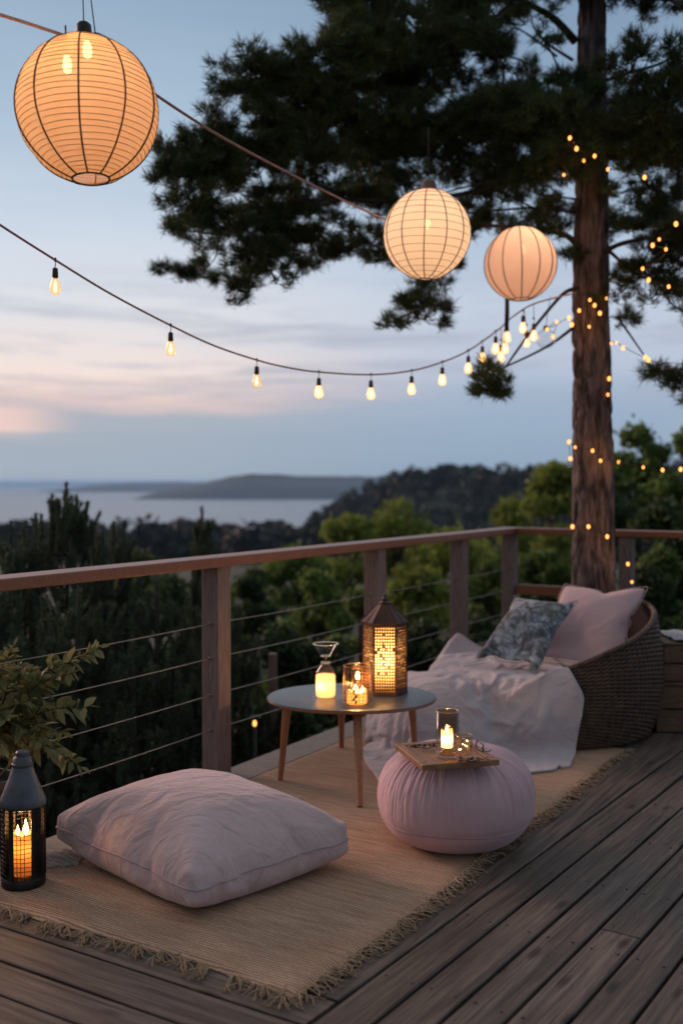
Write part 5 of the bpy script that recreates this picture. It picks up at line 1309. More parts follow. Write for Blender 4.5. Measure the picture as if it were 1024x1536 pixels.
# ================================================================== SOFT GOODS: cloth shapes as steps from point to point, in half millimetres
FLOOR_SHAPE = ([-972,-29,-23,-21,-12,-30,-22,-28,-28,-22,-19,-13,-22,-17,-26,-34,-32,-34,-34,-30,-23,-34,-28,-27,-23,-31,-24,-13,-31,-32,-34,-36,-35,-34,-30,-27,-22,-36,-13,1035,-26,-28,-25,-21,-18,-31,-27,-26,-24,-21,-17,-18,-25,-14,-34,-32,-34,-32,-31,-30,-26,-30,-28,-24,-30,-25,-20,-20,-36,-35,-35,-34,-31,-30,-30,-28,-23,-19,1029,-12,-25,-27,-27,-19,-29,-27,-26,-25,-23,-22,-21,-21,-10,-35,-32,-32,-31,-31,-29,-29,-29,-28,-28,-27,-25,-22,-20,-37,-34,-33,-32,-31,-29,-28,-24,-20,-12,1020,-21,-17,-26,-28,-27,-26,-26,-26,-26,-24,-24,-23,-22,-8,-32,-34,-31,-31,-29,-29,-29,-29,-29,-28,-27,-27,-17,-29,-36,-32,-31,-30,-29,-28,-26,-21,-15,-11,1011,-17,-20,-26,-27,-28,-27,-27,-27,-26,-26,-25,-24,-24,-21,-17,-35,-31,-29,-29,-29,-28,-29,-29,-29,-28,-27,-18,-34,-32,-30,-29,-29,-28,-27,-22,-17,-12,-14,1007,-18,-22,-25,-26,-28,-28,-28,-27,-27,-27,-26,-26,-24,-23,-16,-34,-31,-29,-27,-29,-28,-29,-29,-29,-29,-28,-22,-33,-28,-29,-29,-27,-27,-26,-17,-13,-16,-18,1007,-20,-21,-25,-26,-27,-28,-28,-28,-28,-27,-27,-27,-25,-18,-24,-34,-29,-25,-30,-28,-28,-28,-30,-29,-30,-26,-30,-27,-28,-28,-27,-27,-27,-23,-13,-20,-21,-15,1009,-20,-21,-24,-25,-27,-28,-28,-29,-28,-27,-28,-26,-28,-19,-30,-29,-27,-24,-30,-28,-28,-27,-31,-30,-29,-28,-28,-27,-27,-28,-27,-26,-25,-23,-21,-20,-18,-16,1007,-17,-20,-23,-25,-26,-27,-28,-29,-28,-27,-28,-27,-28,-27,-23,-30,-27,-24,-30,-28,-28,-27,-30,-30,-29,-28,-27,-27,-28,-27,-26,-26,-23,-22,-24,-21,-19,-17,991,-4,-20,-19,-24,-26,-27,-28,-28,-27,-28,-28,-27,-28,-27,-28,-27,-27,-25,-29,-28,-28,-27,-30,-30,-28,-28,-27,-27,-27,-27,-26,-25,-24,-24,-22,-22,-19,-18,991,-20,-20,-15,-15,-22,-27,-27,-28,-27,-28,-27,-28,-28,-27,-28,-28,-27,-26,-29,-28,-27,-28,-29,-29,-29,-27,-27,-28,-27,-26,-26,-25,-24,-24,-22,-22,-19,-17,984,-18,-14,-22,-21,-16,-23,-26,-28,-27,-28,-27,-28,-28,-27,-28,-28,-27,-28,-28,-28,-27,-28,-29,-28,-28,-28,-27,-28,-27,-26,-26,-25,-24,-24,-22,-20,-18,-16,979,-14,-19,-16,-22,-24,-22,-22,-28,-27,-27,-28,-28,-27,-28,-28,-28,-27,-28,-28,-28,-28,-28,-28,-28,-28,-28,-28,-27,-27,-26,-26,-25,-24,-23,-21,-19,-16,-14,973,-15,-15,-19,-21,-22,-24,-26,-26,-27,-27,-28,-28,-27,-28,-28,-28,-27,-28,-28,-28,-28,-28,-28,-28,-28,-28,-28,-27,-27,-27,-25,-25,-24,-23,-18,-17,-12,-14,968,-16,-17,-20,-21,-22,-24,-25,-27,-27,-27,-28,-28,-27,-28,-28,-28,-27,-28,-28,-28,-28,-28,-29,-28,-28,-27,-28,-27,-28,-26,-25,-25,-22,-22,-15,-16,-17,-20,974,-16,-18,-20,-22,-23,-24,-25,-26,-27,-27,-28,-27,-28,-28,-28,-27,-28,-28,-28,-28,-28,-28,-29,-28,-28,-27,-28,-27,-27,-27,-24,-24,-21,-22,-22,-17,-16,-15,975,-17,-19,-20,-22,-23,-24,-25,-26,-27,-27,-27,-28,-28,-27,-28,-28,-28,-28,-28,-28,-28,-28,-29,-28,-28,-27,-28,-27,-27,-26,-25,-23,-22,-21,-19,-18,-16,-15,971,-16,-19,-20,-22,-23,-24,-25,-26,-27,-27,-27,-27,-28,-28,-28,-28,-28,-28,-28,-28,-28,-28,-28,-28,-28,-28,-28,-27,-28,-25,-24,-22,-22,-21,-19,-18,-16,-16,969,-16,-17,-21,-22,-23,-24,-25,-26,-26,-27,-27,-28,-28,-28,-27,-29,-28,-28,-28,-28,-28,-28,-28,-28,-28,-28,-28,-28,-27,-22,-24,-24,-21,-20,-20,-19,-18,-16,968,-15,-16,-20,-22,-24,-23,-25,-26,-27,-27,-27,-28,-27,-28,-28,-28,-29,-28,-28,-28,-28,-28,-28,-28,-28,-28,-28,-28,-26,-27,-25,-15,-20,-20,-20,-19,-20,-20,972,-16,-18,-20,-21,-23,-27,-26,-25,-26,-26,-27,-28,-27,-28,-28,-28,-29,-28,-28,-28,-28,-28,-28,-28,-28,-28,-28,-28,-26,-26,-26,-26,-21,-20,-20,-19,-16,-9,971,-17,-18,-20,-22,-24,-24,-26,-26,-26,-27,-27,-28,-27,-28,-28,-28,-29,-28,-28,-28,-28,-28,-28,-28,-28,-28,-28,-28,-27,-27,-26,-24,-24,-21,-21,-17,-11,-13,972,-16,-19,-20,-21,-23,-24,-26,-26,-26,-27,-28,-27,-28,-28,-28,-28,-29,-28,-28,-28,-28,-28,-28,-28,-29,-27,-28,-28,-27,-27,-26,-25,-24,-23,-21,-19,-16,-14,979,-16,-17,-19,-21,-28,-22,-21,-26,-26,-27,-28,-28,-28,-28,-28,-29,-28,-28,-28,-28,-28,-28,-28,-28,-29,-27,-28,-28,-28,-27,-26,-25,-24,-23,-22,-20,-19,-16,979,-14,-23,-23,-15,-14,-22,-25,-25,-27,-26,-28,-29,-28,-28,-29,-28,-28,-28,-28,-28,-28,-28,-28,-28,-29,-27,-28,-28,-28,-27,-27,-25,-24,-23,-22,-21,-19,-18,964,-11,-12,-10,-16,-20,-23,-25,-25,-26,-27,-28,-29,-28,-29,-28,-28,-28,-28,-28,-27,-28,-29,-28,-28,-28,-28,-28,-28,-28,-28,-27,-25,-24,-23,-22,-20,-19,-18,973,-11,-11,-16,-21,-21,-22,-24,-25,-26,-28,-28,-28,-29,-28,-28,-28,-28,-28,-28,-27,-28,-29,-28,-28,-28,-28,-28,-28,-28,-27,-27,-27,-24,-22,-21,-20,-16,-18,976,-12,-14,-18,-20,-21,-24,-24,-26,-26,-28,-28,-28,-28,-28,-28,-28,-28,-28,-28,-28,-28,-28,-28,-29,-28,-28,-27,-28,-28,-28,-28,-23,-23,-24,-20,-19,-19,-14,979,-14,-17,-18,-21,-22,-24,-24,-26,-27,-27,-29,-28,-28,-28,-28,-28,-28,-28,-28,-27,-28,-28,-29,-28,-28,-28,-28,-27,-28,-28,-28,-28,-27,-10,-19,-19,-18,-17,979,-16,-17,-19,-21,-23,-23,-25,-27,-27,-27,-29,-28,-28,-28,-29,-28,-29,-26,-28,-27,-28,-28,-28,-29,-27,-28,-28,-28,-28,-27,-29,-28,-27,-27,-19,-18,-17,6,974,-16,-18,-19,-23,-21,-24,-26,-26,-28,-28,-28,-29,-28,-28,-28,-29,-29,-26,-28,-27,-28,-27,-29,-27,-27,-28,-28,-28,-28,-28,-28,-28,-28,-27,-25,-21,-17,-13,1002,-15,-19,-22,-17,-22,-25,-27,-27,-28,-28,-29,-28,-30,-26,-29,-28,-30,-26,-27,-27,-29,-25,-30,-30,-23,-28,-28,-28,-27,-28,-28,-29,-28,-27,-26,-24,-20,-17,1015,-19,-17,-16,-20,-24,-26,-27,-28,-29,-29,-28,-29,-31,-24,-29,-29,-29,-27,-27,-29,-26,-33,-21,-30,-23,-28,-28,-27,-27,-28,-28,-28,-28,-29,-26,-25,-22,-19,1024,-15,-17,-19,-23,-26,-26,-28,-29,-29,-30,-28,-29,-30,-32,-21,-29,-28,-28,-28,-29,-29,-34,-15,-27,-30,-24,-27,-29,-25,-27,-27,-28,-29,-29,-27,-26,-22,-19,1032,-17,-16,-22,-25,-27,-28,-29,-30,-30,-29,-29,-29,-31,-33,-18,-28,-28,-29,-28,-30,-30,-35,-15,-24,-28,-25,-26,-29,-24,-27,-26,-28,-28,-28,-29,-26,-22,-18,1039,-16,-22,-25,-26,-29,-32,-31,-26,-30,-29,-30,-30,-36,-21,-24,-27,-28,-28,-30,-30,-32,-35,-14,-23,-25,-27,-26,-26,-29,-23,-26,-26,-27,-27,-29,-28,-19,-19,1047,-26,-26,-21,-29,-33,-34,-25,-30,-29,-30,-30,-31,-35,-21,-24,-26,-27,-28,-30,-31,-32,-35,-15,-24,-24,-26,-26,-26,-26,-29,-22,-25,-25,-25,-27,-28,-29,-11,1050,-26,-28,-24,-35,-35,-29,-33,-25,-29,-31,-35,-27,-33,-20,-30,-20,-26,-29,-28,-32,-33,-35,-16,-27,-22,-25,-25,-27,-27,-26,-28,-21,-22,-24,-24,-26,-28,-28,1053,-13,-28,-35,-36,-34,-32,-31,-24,-31,-31,-36,-25,-27,-31,-20,-25,-29,-36,-18,-29,-32,-35,-30,-17,-22,-22,-26,-28,-28,-27,-25,-23,-21,-21,-22,-23,-25,-28,-26,-27,-12,-29,-27,-28,-27,-26,-22,-19,-11,-30,-18,-38,-31,-32,-30,-29,-27,-27,-27,-29,-29,-28,-28,-24,-28,-37,-35,-29,-28,-25,-21,-17,-24,-32,-37,-35,-17,1049,-28,-27,-20,-30,-27,-27,-26,-26,-22,-10,-35,-32,-27,-27,-32,-30,-28,-28,-27,-27,-28,-28,-29,-28,-22,-34,-33,-30,-28,-27,-26,-25,-22,-18,-36,-34,-31,-23,1063,-24,-27,-28,-27,-27,-27,-25,-29,-28,-23,-20,-36,-29,-29,-28,-28,-28,-28,-28,-28,-27,-28,-28,-25,-31,-30,-28,-29,-27,-27,-27,-28,-25,-20,-36,-29,-23,-17,1056,-21,-25,-28,-28,-28,-28,-27,-25,-30,-29,-29,-27,-28,-28,-28,-28,-28,-28,-28,-28,-28,-28,-28,-28,-28,-28,-28,-28,-27,-28,-27,-29,-28,-28,-25,-23,-21,-18,1052,-19,-24,-27,-28,-28,-28,-28,-28,-28,-28,-28,-29,-28,-28,-28,-28,-28,-28,-28,-28,-28,-28,-28,-28,-28,-28,-29,-27,-28,-28,-27,-28,-27,-27,-25,-23,-20,-18,1045,-16,-21,-27,-27,-29,-28,-28,-28,-28,-28,-28,-28,-29,-28,-28,-28,-28,-28,-28,-28,-28,-28,-28,-28,-28,-28,-28,-29,-28,-28,-28,-27,-27,-26,-25,-22,-20,-16,1035,-13,-18,-26,-27,-28,-28,-29,-28,-28,-28,-28,-28,-29,-28,-28,-28,-28,-28,-28,-28,-28,-28,-28,-28,-28,-28,-28,-29,-28,-29,-27,-28,-26,-27,-24,-21,-18,-14,1017,-12,-7,-25,-27,-28,-28,-29,-28,-28,-28,-28,-29,-28,-28,-28,-28,-28,-28,-28,-28,-28,-28,-28,-28,-28,-28,-28,-28,-29,-28,-28,-27,-28,-26,-24,-20,-16,-11,1018,-13,-15,-23,-27,-28,-28,-29,-28,-28,-28,-28,-29,-28,-28,-28,-28,-28,-28,-28,-28,-28,-28,-28,-28,-28,-28,-28,-28,-28,-28,-28,-28,-28,-26,-24,-18,-14,-9,1016,-16,-21,-19,-27,-27,-29,-28,-28,-28,-28,-28,-29,-28,-28,-28,-28,-28,-28,-28,-28,-28,-28,-28,-28,-28,-28,-28,-28,-28,-28,-28,-28,-27,-27,-24,-15,-12,-7,1009,-15,-19,-25,-24,-28,-28,-28,-28,-28,-28,-28,-29,-28,-28,-28,-28,-28,-28,-28,-28,-28,-28,-28,-28,-28,-28,-28,-28,-28,-28,-28,-28,-27,-27,-23,-9,-12,-14,1008,-15,-18,-23,-26,-28,-28,-28,-28,-28,-28,-28,-28,-28,-29,-28,-28,-28,-28,-28,-28,-28,-28,-28,-28,-28,-28,-28,-28,-28,-28,-28,-27,-28,-28,-19,-23,-11,-4,1004,-12,-18,-22,-26,-28,-28,-28,-28,-28,-28,-28,-28,-28,-28,-28,-28,-28,-29,-28,-28,-28,-28,-28,-28,-28,-28,-28,-28,-28,-28,-28,-27,-28,-28,-24,-21,-14,-10,1006,-5,-16,-20,-27,-28,-28,-28,-28,-28,-28,-28,-28,-28,-28,-28,-28,-28,-28,-29,-28,-28,-28,-28,-28,-28,-28,-27,-29,-28,-28,-27,-28,-28,-28,-25,-21,-16,-13,1010,-7,-14,-18,-26,-29,-28,-28,-28,-28,-28,-28,-28,-28,-28,-28,-28,-28,-28,-28,-29,-28,-28,-28,-27,-28,-28,-28,-28,-28,-28,-28,-28,-28,-28,-25,-21,-17,-13,1011,-14,-13,-12,-27,-28,-28,-27,-28,-28,-29,-28,-28,-28,-28,-28,-28,-28,-28,-28,-28,-29,-28,-27,-28,-28,-28,-28,-28,-28,-28,-28,-28,-28,-28,-26,-21,-17,-11,1013,-11,-12,-19,-27,-28,-28,-28,-28,-27,-29,-28,-28,-28,-28,-28,-28,-28,-28,-28,-28,-28,-28,-28,-28,-28,-28,-28,-28,-28,-28,-28,-28,-28,-28,-26,-21,-16,-11,1017,-12,-15,-20,-26,-29,-28,-28,-28,-28,-28,-28,-28,-28,-28,-28,-28,-28,-28,-28,-28,-28,-28,-28,-28,-28,-28,-28,-28,-28,-28,-28,-28,-28,-28,-26,-21,-15,-10,1019,-13,-16,-22,-26,-28,-28,-29,-28,-28,-28,-28,-28,-27,-28,-29,-28,-28,-28,-28,-28,-28,-28,-28,-28,-28,-28,-28,-28,-28,-28,-28,-28,-28,-28,-26,-21,-13,-8,1018,-15,-17,-22,-26,-28,-28,-28,-28,-28,-28,-28,-28,-28,-28,-29,-28,-28,-28,-28,-28,-28,-28,-28,-28,-28,-28,-28,-28,-28,-28,-28,-28,-28,-28,-26,-20,-12,-7,1014,-14,-17,-22,-26,-28,-28,-28,-28,-28,-28,-28,-28,-28,-29,-28,-28,-28,-28,-28,-28,-28,-28,-28,-28,-28,-28,-28,-28,-28,-28,-28,-28,-28,-28,-27,-18,-12,-6,1009,-11,-17,-22,-26,-28,-28,-28,-28,-28,-28,-29,-28,-28,-28,-28,-28,-28,-28,-28,-28,-28,-28,-28,-28,-28,-28,-28,-28,-28,-28,-28,-28,-28,-28,-27,-17,-12,-8,1007,-9,-16,-22,-26,-28,-28,-28,-28,-28,-28,-29,-28,-28,-28,-28,-28,-28,-28,-28,-28,-28,-28,-28,-28,-28,-28,-28,-28,-28,-28,-28,-28,-28,-28,-27,-13,-13,-13,1005,-7,-15,-21,-26,-28,-28,-28,-28,-28,-29,-28,-28,-28,-28,-28,-28,-28,-28,-28,-28,-28,-28,-28,-28,-28,-28,-28,-28,-28,-28,-28,-28,-28,-28,-27,-21,-14,-6,1007,-15,-9,-19,-26,-28,-28,-28,-28,-28,-29,-28,-28,-28,-28,-28,-28,-28,-28,-28,-28,-28,-28,-28,-28,-28,-28,-28,-28,-28,-28,-28,-28,-28,-28,-27,-23,-16,-11,1011,-6,-17,-15,-26,-28,-28,-28,-28,-28,-29,-28,-28,-28,-28,-28,-28,-28,-28,-28,-28,-28,-28,-28,-28,-28,-28,-28,-28,-28,-28,-28,-28,-28,-28,-27,-24,-18,-12,1022,-10,-15,-23,-23,-28,-28,-28,-28,-28,-29,-28,-28,-28,-28,-28,-28,-28,-28,-28,-28,-28,-28,-28,-28,-27,-29,-28,-28,-28,-28,-28,-28,-28,-29,-27,-24,-18,-14,1024,-9,-16,-21,-25,-27,-28,-28,-28,-28,-29,-27,-28,-28,-29,-28,-28,-28,-28,-28,-28,-28,-28,-28,-27,-28,-28,-29,-28,-28,-28,-28,-28,-28,-29,-27,-24,-19,-14,1012,-7,-4,-22,-25,-27,-28,-28,-28,-28,-28,-28,-28,-28,-29,-28,-28,-28,-28,-28,-28,-28,-28,-28,-28,-27,-28,-29,-28,-28,-28,-28,-28,-28,-29,-27,-24,-19,-13,1018,-8,-12,-19,-26,-27,-28,-28,-28,-28,-28,-28,-28,-28,-28,-29,-28,-28,-28,-28,-28,-28,-28,-28,-28,-28,-28,-28,-28,-28,-28,-28,-29,-28,-28,-28,-19,-22,-9,1016,-10,-18,-15,-25,-27,-28,-28,-28,-28,-28,-28,-28,-28,-28,-28,-29,-28,-28,-28,-27,-28,-28,-29,-28,-28,-28,-28,-28,-28,-28,-28,-29,-28,-28,-28,-26,-5,-9,1005,-12,-10,-20,-25,-27,-28,-28,-28,-28,-28,-28,-28,-28,-28,-28,-28,-29,-27,-28,-28,-28,-28,-29,-28,-28,-28,-28,-28,-28,-28,-28,-28,-29,-28,-28,-27,-18,-11,1028,-13,-14,-22,-26,-27,-27,-28,-28,-28,-28,-28,-28,-28,-28,-28,-28,-28,-28,-28,-28,-28,-28,-28,-29,-28,-28,-28,-28,-28,-28,-28,-28,-29,-28,-28,-26,-25,-18,1047,-14,-18,-23,-26,-27,-28,-27,-28,-28,-28,-28,-28,-28,-28,-28,-28,-28,-28,-28,-28,-28,-28,-28,-28,-28,-28,-28,-29,-28,-28,-28,-28,-29,-28,-28,-25,-27,-21,1055,-16,-19,-24,-27,-27,-28,-27,-28,-28,-28,-28,-28,-27,-28,-28,-28,-28,-28,-28,-28,-28,-28,-28,-28,-28,-28,-28,-29,-28,-28,-29,-28,-28,-29,-28,-28,-22,-24,1059,-16,-22,-25,-27,-28,-27,-27,-28,-29,-29,-28,-28,-27,-28,-28,-28,-27,-28,-28,-28,-28,-28,-28,-27,-28,-28,-28,-29,-28,-28,-28,-29,-27,-29,-28,-29,-26,-20,1063,-18,-24,-27,-28,-30,-30,-32,-35,-16,-27,-28,-27,-28,-29,-29,-30,-31,-24,-27,-26,-27,-27,-28,-30,-24,-28,-29,-30,-28,-31,-24,-27,-27,-26,-28,-29,-29,-14,1063,-24,-26,-29,-30,-32,-33,-35,-35,-17,-22,-26,-26,-28,-30,-32,-33,-26,-28,-30,-22,-24,-25,-27,-27,-37,-25,-25,-28,-31,-24,-27,-27,-27,-30,-20,-25,-28,-29,1063,-14,-30,-31,-32,-33,-36,-37,-30,-27,-27,-15,-23,-27,-31,-34,-32,-30,-28,-27,-24,-21,-24,-26,-31,-35,-36,-17,-23,-26,-27,-29,-29,-27,-26,-19,-22,-22,-28,-29,28,31,26,25,25,25,14,35,28,21,30,18,33,22,34,31,33,31,31,29,28,28,27,28,29,11,38,31,26,37,33,32,33,32,31,31,26,6,-9,-24,-31,-32,-33,-34,-38,-31,-36,-15,-20,-25,-27,-29,-32,-32,-30,-34,-20,-24,-25,-26,-36,-19,-30,-35,-16,-26,-27,-26,-28,-31,-20,-22,-24,-24,-29,-28,-30,-26,-27,-26,-25,-25,5,-36,-35,-30,-29,-28,-28,-26,-25,-24,-19,-33,-26,-34,-32,-30,-30,-18,-37,-32,-27,-27,-22,-36,-36,-34,-32,-31,-30,-30,-20,-18,12,32,33,34,17,26,27,30,32,36,16,33,34,21,28,29,29,28,29,28,29,31,31,32,33,38,7,19,21,21,22,24,24,25,26,27,26,29,29,30,28,26,26,20,31,25,11,33,24,17,35,30,31,31,31,31,30,29,28,29,27,27,22,13,40,34,33,32,33,32,32,32,31,30,28,-11,-6,-9,-32,-33,-33,-33,-32,-36,-38,-14,-24,-26,-30,-25,-30,-30,-37,-22,-25,-26,-27,-30,-37,-14,-23,-27,-31,-23,-27,-33,-19,-24,-24,-24,-24,-26,-29,-28,-30,-29,-27,-25,-25,-25,-14,-4,-40,-31,-30,-29,-28,-27,-26,-25,-23,-19,-36,-30,-30,-29,-28,-19,-38,-35,-31,-30,-29,-27,-38,-29,-30,-28,-24,-36,-29,-12,9,25,30,30,30,36,23,32,34,37,13,24,27,29,29,28,29,29,30,30,31,32,35,28,32,36,5,17,20,21,22,23,23,24,26,28,30,28,29,26,21,31,28,27,25,22,10,31,25,20,34,32,31,30,30,30,29,30,29,28,26,25,7,32,39,35,33,33,31,31,28,35,33,33,28,-11,6,-22,-33,-33,-34,-35,-27,-32,-38,-18,-30,-31,-23,-32,-22,-27,-37,-21,-26,-28,-29,-30,-38,-15,-21,-24,-26,-28,-28,-32,-20,-24,-22,-23,-23,-24,-29,-28,-29,-26,-26,-25,-26,-23,-22,8,-37,-32,-31,-31,-30,-28,-25,-25,-23,-18,-35,-29,-29,-29,-30,-19,-38,-37,-33,-32,-32,-31,-22,-32,-27,-22,-34,-31,-36,-15,8,27,29,30,30,33,33,36,32,37,16,21,25,26,29,28,28,30,29,32,32,33,35,26,31,33,3,19,20,21,24,25,28,16,23,27,29],
